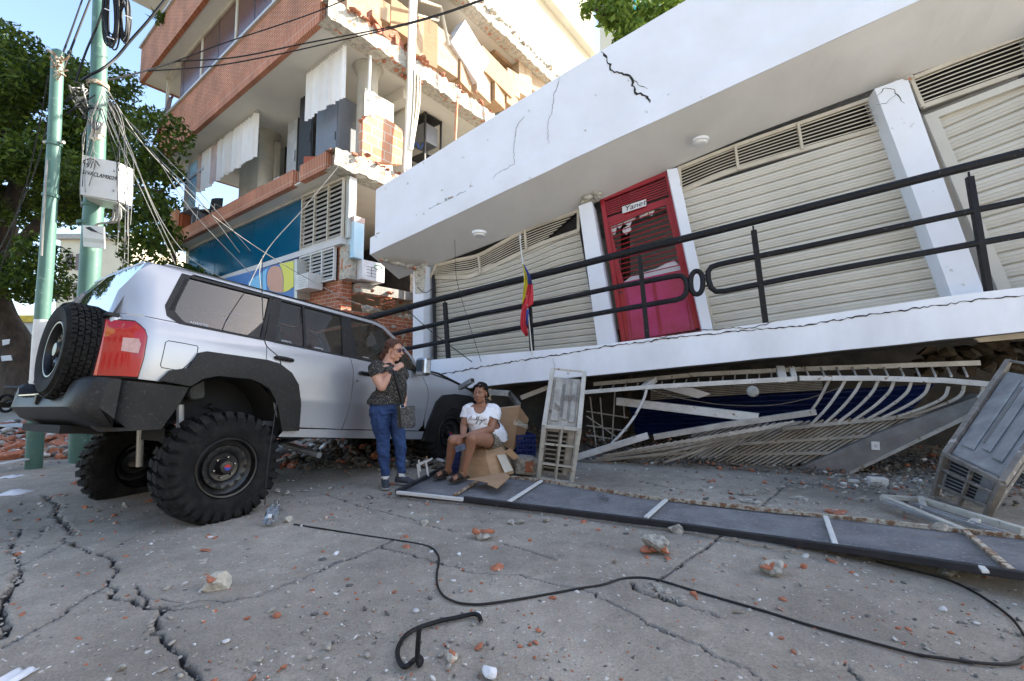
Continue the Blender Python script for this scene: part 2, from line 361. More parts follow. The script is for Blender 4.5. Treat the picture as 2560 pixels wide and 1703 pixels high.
# ---- louvre vents over the shutters
def vent(top, bot, n, name_label, bars=()):
    """top / bot: matching pixel polylines"""
    root = MB(); y = WY + .02
    T_ = [pw(*p, y) for p in top]; B_ = [pw(*p, y) for p in bot]
    fr = strip2(top, .05, y - .01, 'vent_frame'); fr['label'] = name_label
    strip2(bot, .06, y - .012, 'rail', parent=fr)
    strip([top[0], bot[0]], .045, y - .011, 'stile', parent=fr); strip([top[-1], bot[-1]], .045, y - .011, 'stile', parent=fr)
    for a, b in bars: strip([a, b], .035, y - .013, 'stile', parent=fr)
    mb = MB(); tt = catmull(T_, 6) if len(T_) > 2 else [T_[0].lerp(T_[1], k / 6) for k in range(7)]; bb_ = catmull(B_, 6) if len(B_) > 2 else [B_[0].lerp(B_[1], k / 6) for k in range(7)]
    for i in range(1, n):
        v = i / n; ln = [b.lerp(t, v) for t, b in zip(tt, bb_)]
        mb.grid([[p + Vector((0, .0, -.012)) for p in ln], [p + Vector((0, .0, .004)) for p in ln], [p + Vector((0, .05, .022)) for p in ln], [p + Vector((0, .05, .010)) for p in ln], [p + Vector((0, .0, -.012)) for p in ln]])
    mb.build('louver_slats', 'frame_cream', fr)
    mb = MB(); mb.grid([[p + Vector((0, .12, 0)) for p in tt], [p + Vector((0, .12, 0)) for p in bb_]]); mb.build('vent_backing', 'dark_void', fr)
vent([(1090, 664), (1140, 650), (1196, 637), (1255, 606), (1330, 566), (1446, 526)], [(1078, 693), (1125, 694), (1165, 693), (1201, 681), (1270, 648), (1350, 610), (1446, 576)], 9, 'buckled louvred vent above the low left shutter',
     [((1196, 637), (1201, 681)), ((1312, 575), (1316, 624))])
vent([(1698, 420), (1850, 360), (2185, 243)], [(1703, 478), (1850, 420), (2212, 315)], 8, 'louvred vent above the middle shutter', [((1838, 366), (1846, 424)), ((1995, 310), (2005, 372))])
vent([(2276, 197), (2420, 140), (2760, 15)], [(2306, 266), (2430, 222), (2790, 95)], 8, 'louvred vent above the right shutter')

# ---- red door with transom louvre, barred broken pane and sheet-metal lower leaf
DY = WY + .05
dr = empty('door', (0, 0, 0), None, None, local=True); dr.parent = wb
mb = MB()
c = [(1506, 500), (1667, 436), (1757, 832), (1560, 858)]
P4 = [pw(*p, DY) for p in c]
for a, b in ((0, 1), (1, 2), (2, 3), (3, 0)): mb.bar(P4[a], P4[b], .08, .07, up=(P4[b] - P4[a]).cross(Vector((0, 1, 0))))
P5 = [pw(*p, DY) for p in ((1510, 547), (1675, 492), (1680, 508), (1514, 562))]
mb.prism(P5, (0, .05, 0)); mb.build('door_frame', 'red_paint', dr, bevel=.004)
mb = MB(); A = [pw(*p, DY + .01) for p in ((1510, 505), (1667, 442), (1676, 490), (1512, 545))]
for i in range(1, 8):
    v = i / 8; mb.bar(A[0].lerp(A[3], v), A[1].lerp(A[2], v), .03, .018)
mb.build('transom_louver', 'red_paint', dr)
mb = MB()
G = [(1521, 562), (1664, 509), (1713, 673), (1557, 708)]
for pa in ([(1512, 560), (1524, 557), (1560, 712), (1546, 716)], [(1524, 557), (1662, 505), (1664, 511), (1526, 566)], [(1662, 503), (1682, 498), (1755, 820), (1736, 822)], [(1546, 716), (1560, 712), (1573, 850), (1558, 853)]):
    mb.prism([pw(*p, DY + .005) for p in pa], (0, .04, 0))
mb.build('leaf_frame', 'red_paint', dr, bevel=.003)
mb = MB(); g = [pw(*p, DY + .012) for p in G]
for i in range(1, 13):
    v = i / 13; mb.tube([g[0].lerp(g[3], v), g[1].lerp(g[2], v)], .009, 6)
mb.build('door_bars', 'red_paint', dr, smooth=True)
lp = [(1558, 706), (1714, 672), (1740, 824), (1573, 850)]
mb = MB(); l = [pw(*p, DY + .015) for p in lp]; mb.prism(l, (0, .03, 0)); mb.build('lower_panel', 'red_sky_sheen', dr)
mb = MB()
for u in (.04, .47, .5, .93):
    mb.bar((l[0].lerp(l[1], u) + Vector((0, -.006, -.02))), (l[3].lerp(l[2], u) + Vector((0, -.006, .02))), .012, .012)
mb.build('panel_ridge', 'red_paint', dr)
mb = MB(); p = pw(1553, 731, DY - .004); mb.tube([p, p + Vector((0, .02, 0))], .018, 10); mb.build('lock', 'dark_paint', dr)
# remaining shards of the white pane and fallen white sheet
mb = MB()
for poly in ([(1522, 563), (1545, 556), (1538, 585), (1528, 590), (1526, 600)], [(1545, 556), (1556, 551), (1557, 562), (1549, 572), (1540, 566)], [(1558, 571), (1575, 562), (1578, 575), (1566, 587), (1556, 580)], [(1556, 550), (1590, 537), (1588, 549), (1580, 553), (1575, 566), (1560, 560)], [(1598, 536), (1622, 526), (1618, 540), (1606, 545), (1600, 548)], [(1622, 526), (1664, 511), (1662, 519), (1638, 524), (1630, 540), (1622, 537)]):
    mb.prism([pw(*p, DY + .055) for p in poly], (0, .006, 0))
mb.build('broken_pane', 'paper', dr)
mb = MB(); mb.prism([pw(*p, DY + .06) for p in ((1556, 708), (1580, 690), (1640, 672), (1683, 650), (1712, 676))], (0, .01, 0)); mb.build('fallen_sheet', 'paper', dr)
mb = MB(); mb.prism([pw(*p, DY - .045) for p in ((1555, 517), (1615, 498), (1616, 514), (1556, 534))], (0, .012, 0)); sg = mb.build('name_plate', 'paper', dr)
# the word on the plate
def text3d(txt, p, ux, uy, size, m, parent, ext=.001, name='lettering', align='CENTER', shear=0, off=None, sx_=1.0):
    cu = bpy.data.curves.new(name, 'FONT'); cu.body = txt; cu.size = size; cu.extrude = ext; cu.align_x = align; cu.align_y = 'CENTER'; cu.shear = shear; cu.resolution_u = 3
    t = bpy.data.objects.new('tmp', cu); COL.objects.link(t); dg = bpy.context.evaluated_depsgraph_get(); dg.update()
    me = bpy.data.meshes.new_from_object(t.evaluated_get(dg)); bpy.data.objects.remove(t)
    ux = Vector(ux).normalized(); uy = Vector(uy); uy = (uy - ux * uy.dot(ux)).normalized(); n_ = ux.cross(uy)
    M4 = Matrix((ux * sx_, uy, n_)).transposed(); o0 = OFF[parent]
    for v in me.vertices: v.co = (M4 @ v.co) + Vector(p) - o0
    me.materials.clear(); me.materials.append(MT[m]); ob = bpy.data.objects.new(name, me); COL.objects.link(ob); ob.parent = parent; OFF[ob] = o0; return ob
a, b, c_ = pw(1557, 528, DY - .05), pw(1616, 508, DY - .05), pw(1586, 515, DY - .05)
text3d('Yanet', pw(1586, 515, DY - .048), b - a, (0, 0, 1), .115, 'wire_black', sg, shear=.35, sx_=1.25)

# ---- ceiling lamps in the soffit
for px, py in ((1198, 583), (1752, 352)):
    p = pw(px, py, .3); zc = cbot(p.x) + (sback(p.x) - cbot(p.x)) * .4
    d = FW.Rm.T @ ray(px, py); o_ = FW.loc(EYE); 
    t = (cbot(p.x) - .0 - o_[2]) / d[2]; q = Vector(o_ + d * t)
    for _ in range(5):
        k = min(1, max(0, q.y / WY)); t = (cbot(q.x) * (1 - k) + sback(q.x) * k - o_[2]) / d[2]; q = Vector(o_ + d * t)
    mb = MB(); mb.lathe([(0, -.055), (.07, -.052), (.085, -.04), (.088, -.02), (.11, -.016), (.112, .02)], 24, q); mb.build('ceiling_lamp', 'blind_white', wb, smooth=True)

# ---- cracks and spalls
def crack(pts, w, y, parent, name='crack', seed=0, jag=.012, fr=None):
    fr = fr or (lambda a, b: FW.y(a, b, y)); r_ = random.Random(seed); q = [fr(*p) for p in pts]; out = []
    for a, b in zip(q, q[1:]):
        n_ = max(2, int((b - a).length / .035))
        for k in range(n_):
            p = a.lerp(b, k / n_); t = (b - a).normalized(); s_ = Vector((-t.z, 0, t.x)); out.append((p + s_ * r_.uniform(-jag, jag), s_))
    out.append((q[-1], s_)); mb = MB(); top = []; bot = []
    for i, (p, s_) in enumerate(out):
        ww = w * r_.uniform(.25, 1.2) * (1 if 1 < i < len(out) - 2 else .3) * .5
        top.append(p + s_ * ww); bot.append(p - s_ * ww)
    k_ = Vector((0, .004, 0)); mb.grid([[p + k_ for p in bot], bot, top, [p + k_ for p in top]]); return mb.build(name, 'crack', parent)
crack([(1088, 937), (1150, 928), (1220, 914), (1290, 903), (1360, 893), (1440, 880), (1500, 868), (1600, 857), (1700, 842), (1800, 833), (1900, 822), (2000, 815), (2120, 795), (2300, 770), (2460, 748), (2560, 738)], .016, -.006, wb, seed=1)
crack([(1640, 846), (1720, 830), (1800, 822), (1890, 818), (1950, 800)], .01, -.006, wb, seed=2)
crack([(1505, 128), (1520, 150), (1530, 180), (1560, 184), (1578, 195), (1588, 230), (1612, 240), (1630, 262)], .03, -.006, wb, seed=3, jag=.02)
crack([(1612, 240), (1640, 270), (1655, 280)], .01, -.006, wb, seed=4)
crack([(1578, 195), (1600, 214), (1620, 222)], .008, -.006, wb, seed=14)
crack([(1398, 195), (1384, 240), (1380, 280), (1368, 310), (1372, 360)], .0035, -.006, wb, seed=5)
crack([(1310, 290), (1290, 320), (1284, 370), (1285, 410), (1240, 436), (1228, 448)], .0035, -.006, wb, seed=6)
crack([(1065, 527), (1085, 515), (1120, 500), (1150, 484), (1165, 477)], .006, -.006, wb, seed=7)
crack([(1385, 1000 - 70), (1386, 912), (1382, 895)], .0035, -.006, wb, seed=8)
crack([(2192, 240), (2215, 218), (2235, 225), (2250, 245), (2262, 258)], .01, PY - .004, wb, seed=9)
crack([(2190, 262), (2215, 258), (2240, 238)], .006, PY - .004, wb, seed=10)
r_ = random.Random(9)
for px, py, s_ in ((1094, 509, .07), (1115, 500, .075), (1127, 493, .06), (1042, 538, .03), (1105, 475, .02), (945, 583, .05)):
    mb = MB(); rock_mb(mb, pw(px, py, -.006) - Vector((0, 0, s_ / 2)), (s_, .02, s_ * .8), r_); mb.build('spalled_patch', 'broken_plaster', wb)

# ---- black pipe railing along the balcony edge
RY = .06
rl = empty('balcony_railing', FW.o, 'black pipe railing with an oval ring joint along the white balcony edge', 'railing', rot=(0, 0, FW.ang), local=True)
def pr(px, py): return FW.y(px, py, RY)
def rail(pts, r, name='rail'): mb = MB(); mb.tube([pr(*p) if isinstance(p, tuple) else p for p in pts], r, 10); return mb.build(name, 'black_rail', rl, smooth=True)
rail([(908, 799), (1100, 748), (1400, 675), (1540, 639), (1800, 575), (2000, 524), (2560, 381), (2900, 294)], .050)
def loop_end(up, dn, xe, right=True):
    """rail that turns back on itself round a half-rounded end"""
    q = [pr(*p) for p in (up, (up[0], up[1]))]
    return q
rail([(981, 836), (1200, 786), (1400, 748), (1540, 718), (1650, 697), (1690, 690), (1704, 690), (1714, 699), (1718, 716), (1715, 734), (1705, 745), (1690, 750), (1540, 776), (1400, 801), (1200, 838), (1011, 873)], .036)
rail([(2900, 413), (2560, 500), (2200, 577), (2000, 620), (1830, 654), (1795, 662), (1778, 668), (1770, 680), (1771, 700), (1778, 720), (1790, 729), (1812, 728), (2000, 690), (2200, 653), (2560, 587), (2900, 520)], .036)
ov = [(1742 + 15 * math.cos(t) * (1 if abs(math.cos(t)) < .99 else 1), 707 - 29 * math.copysign(abs(math.sin(t)) ** .75, math.sin(t))) for t in [2 * math.pi * k / 24 for k in range(24)]]
mb = MB(); mb.tube([pr(*p) for p in ov], .034, 10, closed=True); mb.build('oval_ring', 'black_rail', rl, smooth=True)
for a, b in (((1716, 702), (1728, 700)), ((1716, 728), (1728, 727)), ((1756, 690), (1772, 687)), ((1757, 716), (1773, 714))): mb = MB(); mb.tube([pr(*a), pr(*b)], .012, 6); mb.build('ring_link', 'black_rail', rl)
for a, b in (((1112, 752), (1122, 915)), ((1324, 765), (1331, 890)), ((1599, 639), (1619, 850)), ((1883, 569), (1914, 808)), ((2422, 434), (2472, 731)), ((2820, 320), (2890, 690))):
    mb = MB(); p, q = pr(*a), pr(*b); p = p + (q - p) * .03; mb.bar(p, q, .062, .062, up=(0, 1, 0)); u_ = (p - q).normalized()
    mb.tube([p, p + u_ * .06], .012, 6); mb.build('post', 'black_rail', rl, bevel=.004)
# ---- furled flag on a pole tied to the railing
fl = empty('flag', FW.wld(pr(1331, 890)), 'furled yellow, blue and red flag hanging on a thin pole tied to the balcony railing', 'flag', rot=(0, 0, FW.ang), local=True)
fo = pr(1331, 890)
def fz(px, py, y=RY - .06): return FW.y(px, py, y) - fo
mb = MB(); mb.tube([fz(1300, 600), fz(1310, 680), fz(1331, 889)], .011, 6); mb.build('flagpole', 'alu', fl, smooth=True)
mb = MB(); mb.lathe([(.001, .09), (.022, .03), (.001, -.04)], 4, fz(1300, 598)); mb.build('finial', 'alu', fl)
mat('flag_yellow', (.70, .60, .05), .8, bump=0); mat('flag_blue', (.09, .12, .42), .8, bump=0); mat('flag_red', (.60, .04, .06), .8, bump=0)
def cloth(pl, pr_, m, name, seed):
    r_ = random.Random(seed); mb = MB(); rows = []
    for (a, b) in zip(pl, pr_):
        A_, B_ = fz(*a), fz(*b); rows.append([A_.lerp(B_, k / 8) + Vector((0, -.02 + .028 * math.sin(k * 1.9 + a[1] * .05), 0)) for k in range(9)])
    mb.grid(rows); return mb.build(name, m, fl, smooth=True, ang=180, thick=.004)
cloth([(1308, 660), (1312, 690), (1312, 715), (1307, 750), (1306, 765)], [(1310, 661), (1320, 692), (1322, 712), (1316, 742), (1312, 752)], 'flag_yellow', 'yellow_band', 1)
cloth([(1310, 662), (1320, 690), (1322, 712)], [(1312, 663), (1328, 690), (1332, 715)], 'flag_blue', 'blue_band', 2)
cloth([(1322, 712), (1312, 750), (1306, 765), (1302, 790), (1301, 812), (1306, 828), (1317, 842)], [(1332, 712), (1334, 740), (1334, 760), (1318, 772), (1316, 800), (1320, 825), (1321, 838)], 'flag_red', 'red_band', 3)
cloth([(1317, 775), (1316, 800), (1318, 815)], [(1323, 774), (1322, 800), (1321, 812)], 'flag_blue', 'blue_band', 4)
# ================================================================ BRICK BUILDING (behind, upright, its right side torn open)
FB = Frame((-3.6396, 9.0, 0), math.atan2(-.60677, .79487))
bb_ = empty('brick_building', FB.o, 'orange brick apartment building with its right side torn open', 'building', rot=(0, 0, FB.ang), local=True)
DB = 12.1
def slab(z0, z1, x0, x1, y0, y1, name='floor_slab', m='concrete'):
    mb = MB(); mb.bb((x0, y0, z0), (x1, y1, z1)); return mb.build(name, m, bb_)
def ceiling(z, x0, x1, y0, y1): return slab(z - .03, z, x0, x1, y0, y1, 'ceiling', 'soffit_cream')
# floor 1
slab(5.535, 5.84, -10.05, -.02, .12, DB); ceiling(5.535, -10.06, .0, .03, DB)
def bandx(z0, z1, x0, x1, y0, y1, m, name):
    mb = MB(); mb.bb((x0, y0, z0), (x1, y1, z1)); return mb.build(name, m, bb_)
bandx(5.5, 5.87, -10.08, -1.66, -.02, .119, 'brick_soldier', 'brick_band'); bandx(5.5, 5.87, -1.35, -.28, -.02, .119, 'brick_soldier', 'brick_band')
bandx(5.5, 5.87, -10.08, -9.95, .12, DB, 'brick_soldier', 'brick_band')
bandx(5.87, 5.92, -10.08, -3.2, .0, .11, 'brick_wall', 'brick_course')
# floor 2
S2 = -.25
slab(8.635, 8.98, -10.85, -.02, S2 + .13, DB); ceiling(8.635, -10.86, .02, S2 + .05, DB)
bandx(8.6, 9.02, -10.88, -.3, S2, S2 + .12, 'brick_soldier', 'brick_band'); bandx(9.02, 10.02, -10.88, -1.15, S2, S2 + .12, 'brick_wall', 'brick_parapet')
mb = MB(); q = [(-1.15, S2, 9.02), (-.25, S2, 9.02), (-.25, S2, 9.15), (-.45, S2, 9.35), (-.5, S2, 9.55), (-.8, S2, 9.8), (-1.15, S2, 10.0)]; mb.prism(q, (0, .12, 0)); mb.build('brick_parapet', 'brick_wall', bb_)
bandx(8.6, 10.02, -10.88, -10.76, S2 + .12, 8, 'brick_wall', 'brick_parapet')
bandx(10.02, 10.09, -10.95, -1.2, S2 - .07, S2 + .2, 'alu', 'parapet_cap')
# floor 3
S3 = -.65
slab(11.83, 12.2, -11.85, -.02, S3 + .13, DB); ceiling(11.83, -11.86, .02, S3 + .05, DB)
bandx(11.78, 13.1, -11.9, -.02, S3, S3 + .12, 'brick_wall', 'brick_parapet'); bandx(11.78, 13.1, -11.9, -11.78, S3 + .12, 8, 'brick_wall', 'brick_parapet')
bandx(13.1, 13.17, -11.97, .0, S3 - .07, S3 + .2, 'alu', 'parapet_cap')
slab(15.0, 15.35, -12.3, -.02, S3 - .3, DB); ceiling(15.0, -12.3, 0, S3 - .3, DB)
bandx(15.0, 16.4, -12.35, 0, S3 - .42, S3 - .3, 'brick_wall', 'brick_parapet')
# set-back front walls / tinted windows of floors 2 and 3, upper side wall
bandx(12.2, 15.0, -11, -.4, .6, .7, 'soffit_cream', 'wall'); 
bandx(12.2, 26, -.55, -.3, .2, DB, 'cream_wall', 'side_wall'); bandx(16.4, 26, -10, -.6, .3, .5, 'brick_wall', 'wall'); bandx(0, 26, -10.2, -.3, DB, DB + .2, 'cream_wall', 'rear_wall')
mb = MB(); r_ = random.Random(2)
for k in range(60):
    y = .5 + 11.5 * k / 60; rock_mb(mb, (.0 + r_.uniform(-.03, .03), y, 12.12 + r_.uniform(-.05, .08)), (.1, .16, .12), r_, sub=1)
mb.build('torn_edge', 'broken_plaster', bb_)
_m = FB.y(507, 130, -.1).x
for x0, x1 in ((-10.7, _m - .06), (_m + .06, -5.0), (-4.9, -2.8), (-2.7, -.6)):
    bandx(8.98, 11.8, x0 - .12, x0, -.13, -.05, 'frame_cream', 'mullion'); bandx(8.98, 11.72, x0 + (1.3 if x0 < -10 else 0), x1, -.10, -.08, 'tinted_brown', 'window_pane'); bandx(8.98, 11.72, (x0 + x1) / 2 - .02, (x0 + x1) / 2 + .02, -.105, -.075, 'dark_paint', 'pane_joint')
bandx(11.72, 11.8, -10.8, -.5, -.15, -.03, 'frame_cream', 'window_head')
mb = MB(); r_ = random.Random(4)   # torn insect screen hanging out of the left end window
rows = []
for k in range(9):
    t = k / 8; rows.append([Vector((-10.75 + .5 * j / 6 * (1 - .45 * t) - .25 * t, -.05 - .32 * t + .05 * math.sin(j * 2 + k), 11.0 - 1.75 * t)) for j in range(7)])
mb.grid(rows); mb.build('torn_screen', 'tinted_brown', bb_, smooth=True, thick=.006)
# side edges: thick broken concrete beams, stripped bricks
def edge(z0, z1, y0, y1, seed, m='broken_plaster', x=-.02, pale=True):
    mb = MB(); r_ = random.Random(seed); n = int((y1 - y0) / .09)
    rows = [[], [], [], []]
    for k in range(n + 1):
        y = y0 + (y1 - y0) * k / n; j = lambda s=.03: r_.uniform(-s, s)
        rows[0].append(Vector((x - .4, y, z1 + j()))); rows[1].append(Vector((x + .03 + j(), y, z1 + j(.04)))); rows[2].append(Vector((x + .05 + j(), y, z0 + j(.03)))); rows[3].append(Vector((x - .35, y, z0 - .02)))
    mb.grid(rows[::-1]); return mb.build('broken_slab_edge', m, bb_, smooth=True, ang=30)
edge(8.58, 9.02, S2, 11.8, 1); edge(5.5, 5.9, .0, 6, 2); edge(11.78, 12.2, .5, 12, 3)
for seed, z, y0, y1, n, s0 in ((11, 8.98, .2, 5.2, 60, .13), (12, 5.86, .0, 3.2, 75, .09), (13, 8.45, 1.1, 2.3, 14, .09)):
    mb = MB(); r_ = random.Random(seed)
    for k in range(n): rock_mb(mb, (-.12 + r_.gauss(0, .12), r_.uniform(y0, y1), z + r_.uniform(-.02, .06)), (s0 * r_.uniform(.5, 1.3), s0 * r_.uniform(.5, 1.3), s0 * r_.uniform(.4, 1)), r_, sub=1)
    tag(mb.build('brick_rubble', 'red_brick' if seed != 12 else 'red_brick', bb_), kind='stuff')
mb = MB(); r_ = random.Random(77)
for y in (.9, 1.25, 1.55, 1.0, 1.4): mb.box((-.05, y, 9.06 + r_.uniform(0, .25)), (.16, .33, .2), (r_.uniform(-.6, .6), r_.uniform(-.4, .4), r_.uniform(-.4, .4)))
mb.build('hollow_bricks', 'red_brick', bb_, bevel=.01)
# storey 1 interior
def bpx(px, py, y): return FB.y(px, py, y)
def bpy_(px, py, x): return FB.x(px, py, x)
slab(5.84, 8.6, -9.8, -.6, 6.0, 6.2, 'back_wall', 'soffit_cream'); slab(8.98, 11.8, -9.8, -.6, 7.0, 7.2, 'back_wall', 'soffit_cream')
_a, _b = FB.y(598, 450, 1.3).x, FB.y(690, 400, 1.3).x
slab(5.84, 8.3, _a, _b, 1.3, 1.42, 'partition', 'column_concrete'); slab(5.84, 8.55, _b + .9, -1.0, 2.6, 2.7, 'partition', 'soffit_cream'); slab(5.84, 8.6, -9.75, _a + .2, 2.0, 2.1, 'partition', 'office_grey')
slab(8.3, 8.6, -9.9, -.6, 2.2, 2.5, 'beam', 'soffit_cream')
def column(x, y, z0, z1, r=.28, m='column_concrete'):
    mb = MB(); mb.lathe([(r, z0), (r * 1.0, z1 - .25), (r * 1.2, z1 - .15), (r * 1.5, z1)], 24, (x, y, 0)); return mb.build('column', m, bb_, smooth=True)
p = bpy_(908, 300, -.75); column(-.75, p.y + .1, 5.84, 8.6, .24); column(FB.y(668, 400, 1.2).x, 1.2, 5.84, 8.6, .24)
p = bpy_(1197, 150, -1.6); column(-1.6, p.y, 8.98, 11.8, .3); 
# ground storey: blue glazing, louvres, ledge, brick wall, sign
WYB = .47
mb = MB(); mb.bb((-9.6, WYB, 4.12), (-2.02, WYB + .03, 5.5)); gl = mb.build('blue_glazing', 'glass_blue', bb_)
for x in (-3.3, -4.7, -6.0, -7.3, -8.6): bandx(4.12, 5.5, x - .012, x + .012, WYB - .008, WYB, 'glass_blue', 'glazing_joint')
bandx(5.44, 5.505, -9.65, -.15, WYB - .06, WYB + .04, 'alu', 'window_head'); bandx(4.12, 5.44, -2.06, -1.96, WYB - .06, WYB + .04, 'alu', 'mullion')
bandx(3.98, 4.11, -9.6, -.2, WYB - .14, WYB + .05, 'soffit_grey', 'window_ledge')
slab(0, 3.97, -9.6, -.36, WYB, WYB + .25, 'brick_wall', 'brick_orange')
slab(0, 5.5, -9.9, -9.6, WYB, DB, 'side_wall', 'soffit_cream')
bandx(4.11, 5.44, -.22, -.08, WYB - .05, WYB + .12, 'alu', 'mullion'); bandx(3.25, 3.97, -.42, -.12, WYB - .02, WYB + .2, 'broken_plaster', 'jamb')
slab(0, 5.5, -9.6, -1, 4.2, 4.4, 'back_wall', 'dark_concrete'); slab(3.0, 3.2, -9.6, -.1, .75, 4.2, 'floor_slab', 'concrete')
def louver(x0, x1, z0, z1, cols, rows_, fm):
    mb = MB(); w = .035; y = WYB - .09
    for i in range(cols + 1): x = x0 + (x1 - x0) * i / cols; mb.bb((x - w / 2, y - .03, z0), (x + w / 2, y + .03, z1))
    mb.bb((x0 - w / 2, y - .031, z0 - w), (x1 + w / 2, y + .031, z0)); mb.bb((x0 - w / 2, y - .031, z1), (x1 + w / 2, y + .031, z1 + w))
    o = mb.build('louver_window', fm, bb_); mb = MB()
    for i in range(cols):
        a, b = x0 + (x1 - x0) * i / cols + w / 2, x0 + (x1 - x0) * (i + 1) / cols - w / 2
        for k in range(rows_): mb.box(((a + b) / 2, y, z0 + (z1 - z0) * (k + .5) / rows_), (b - a - .004, (z1 - z0) / rows_ * .78, .008), (R(62), 0, 0))
    mb.build('slats', 'louver_metal' if fm != 'box_white' else 'alu', o)
    mb = MB(); mb.bb((x0, y + .062, z0), (x1, y + .07, z1)); mb.build('shade_backing', 'dark_void', o)  # black sheet painted as the shade seen between the slats
louver(-1.93, -.24, 4.16, 5.40, 3, 12, 'frame_cream'); louver(-1.93, -.5, 3.28, 3.94, 3, 8, 'box_white')
# coloured sign panel
for nm, c_ in (('sign_blue', (.05, .16, .42)), ('sign_sky', (.20, .52, .78)), ('sign_salmon', (.58, .30, .20)), ('sign_yellow', (.70, .66, .07))): mat(nm, c_, .45, bump=0, col2=[k * .93 for k in c_])
def z4(x, y): return (380 + .306 * x, 380 + .306 * y)
SYB = .15
sgn = empty('shop_sign', (0, 0, 0), None, None, local=True); sgn.parent = bb_
def spoly(pts, m, name, y, th=.01):
    mb = MB(); mb.prism([FB.y(*z4(*p), y) for p in pts], (0, th, 0)); mb.build(name, m, sgn)
spoly([(560, 1042), (1160, 882), (1160, 1195), (560, 1420)], 'sign_blue', 'sign_board', SYB, WYB - SYB - .02)
spoly([(1161, 880), (1185, 876), (1185, 1198), (1161, 1197)], 'alu', 'sign_edge', SYB - .005, .31)
spoly([(785, 1066), (945, 948), (930, 1010), (935, 1140), (850, 1120), (800, 1108)], 'sign_sky', 'sky_blue_patch', SYB - .003, .003)
sal = [(952, 965), (975, 938), (1010, 930), (1040, 938), (1060, 970), (1072, 1040), (1068, 1150), (1010, 1146), (960, 1130), (940, 1080), (940, 1010)]
spoly(sal, 'sign_salmon', 'salmon_patch', SYB - .006, .003)
spoly([(1040, 915), (1157, 888), (1157, 1100), (1115, 1132), (1072, 1148), (1076, 1040), (1064, 970)], 'sign_yellow', 'yellow_patch', SYB - .009, .003)
mb = MB(); a = FB.y(*z4(1170, 1010), .05); b = FB.y(*z4(1270, 1110), .05); mb.bb((a.x, .05, b.z), (b.x, .4, a.z)); wbx = mb.build('wall_unit', 'box_white', bb_, bevel=.01)
mb = MB()
for k in range(6): z = b.z + (a.z - b.z) * (k + 1) / 7; mb.bb((a.x + .16, .043, z), (b.x - .02, .049, z + .012))
mb.build('grille', 'office_light', wbx)
# torn masonry below, at the building's corner
mb = MB(); r_ = random.Random(21)
mb.bb((-.36, .3, 0), (.02, 3.6, 2.55)); mb.build('broken_wall', 'brick_orange', bb_)
mb = MB()
for k in range(44): rock_mb(mb, (-.1 + r_.uniform(-.2, .12), r_.uniform(.45, 3.6), 2.42 + r_.uniform(-.1, .2)), (r_.uniform(.08, .22), r_.uniform(.1, .25), r_.uniform(.06, .2)), r_, sub=1)
for k in range(40): rock_mb(mb, (-.02, r_.uniform(.5, 3.6), r_.uniform(1.0, 2.4)), (.06, r_.uniform(.1, .3), r_.uniform(.08, .3)), r_, sub=1)
mb.build('masonry_debris', 'broken_plaster', bb_)
mb = MB()
for k in range(40): rock_mb(mb, (.0 + r_.uniform(-.4, .12), r_.uniform(.2, 2.4), 2.75 + r_.uniform(-.1, .35)), (r_.uniform(.05, .13), r_.uniform(.05, .16), r_.uniform(.02, .09)), r_, sub=1)
tag(mb.build('brick_rubble', 'red_brick', bb_), kind='stuff')
mb = MB()
for k in range(9): y = 2.2 + k * .22; mb.tube([(.1, y, 1.2), (.12 + r_.uniform(-.05, .05), y + r_.uniform(-.1, .1), 4.0 + r_.uniform(-.2, .2))], .045, 6)
mb.build('bare_pipes', 'frame_cream', bb_, smooth=True)
slab(1.0, 4.0, -.2, .0, 2.2, 4.2, 'broken_wall', 'broken_plaster')
# hollow brick remnant wall standing on floor 1
mb = MB(); x = -.12; r_ = random.Random(8)
def rowpx(pts): return [bpy_(a, b, x) for a, b in pts]
poly = rowpx([(905, 400), (908, 300), (918, 291), (945, 288), (985, 308), (1005, 325), (1008, 350), (1004, 412)])
mb.prism(poly, (-.15, 0, 0)); brickmat('hollow_wall', (.62, .25, .14), (.58, .33, .21), (.62, .55, .45), bw=.34, bh=.22, msize=.014); rw = mb.build('wall_remnant', 'hollow_wall', bb_)
mb = MB()
for k in range(26):
    t = k / 25; ps = poly[1:-1]; s_ = t * (len(ps) - 1); i = min(int(s_), len(ps) - 2); p = ps[i].lerp(ps[i + 1], s_ - i); rock_mb(mb, p + Vector((-.07, 0, -.04)), (.09, .08, .07), r_, sub=1)
mb.build('broken_top', 'red_brick', rw)
a, b = bpy_(912, 240, -.5), bpy_(984, 300, -.5); mb = MB(); mb.bb((-.52, a.y, 5.84), (-.5, b.y, (a.z + b.z) / 2 + .3)); mb.build('partition', 'soffit_cream', bb_)
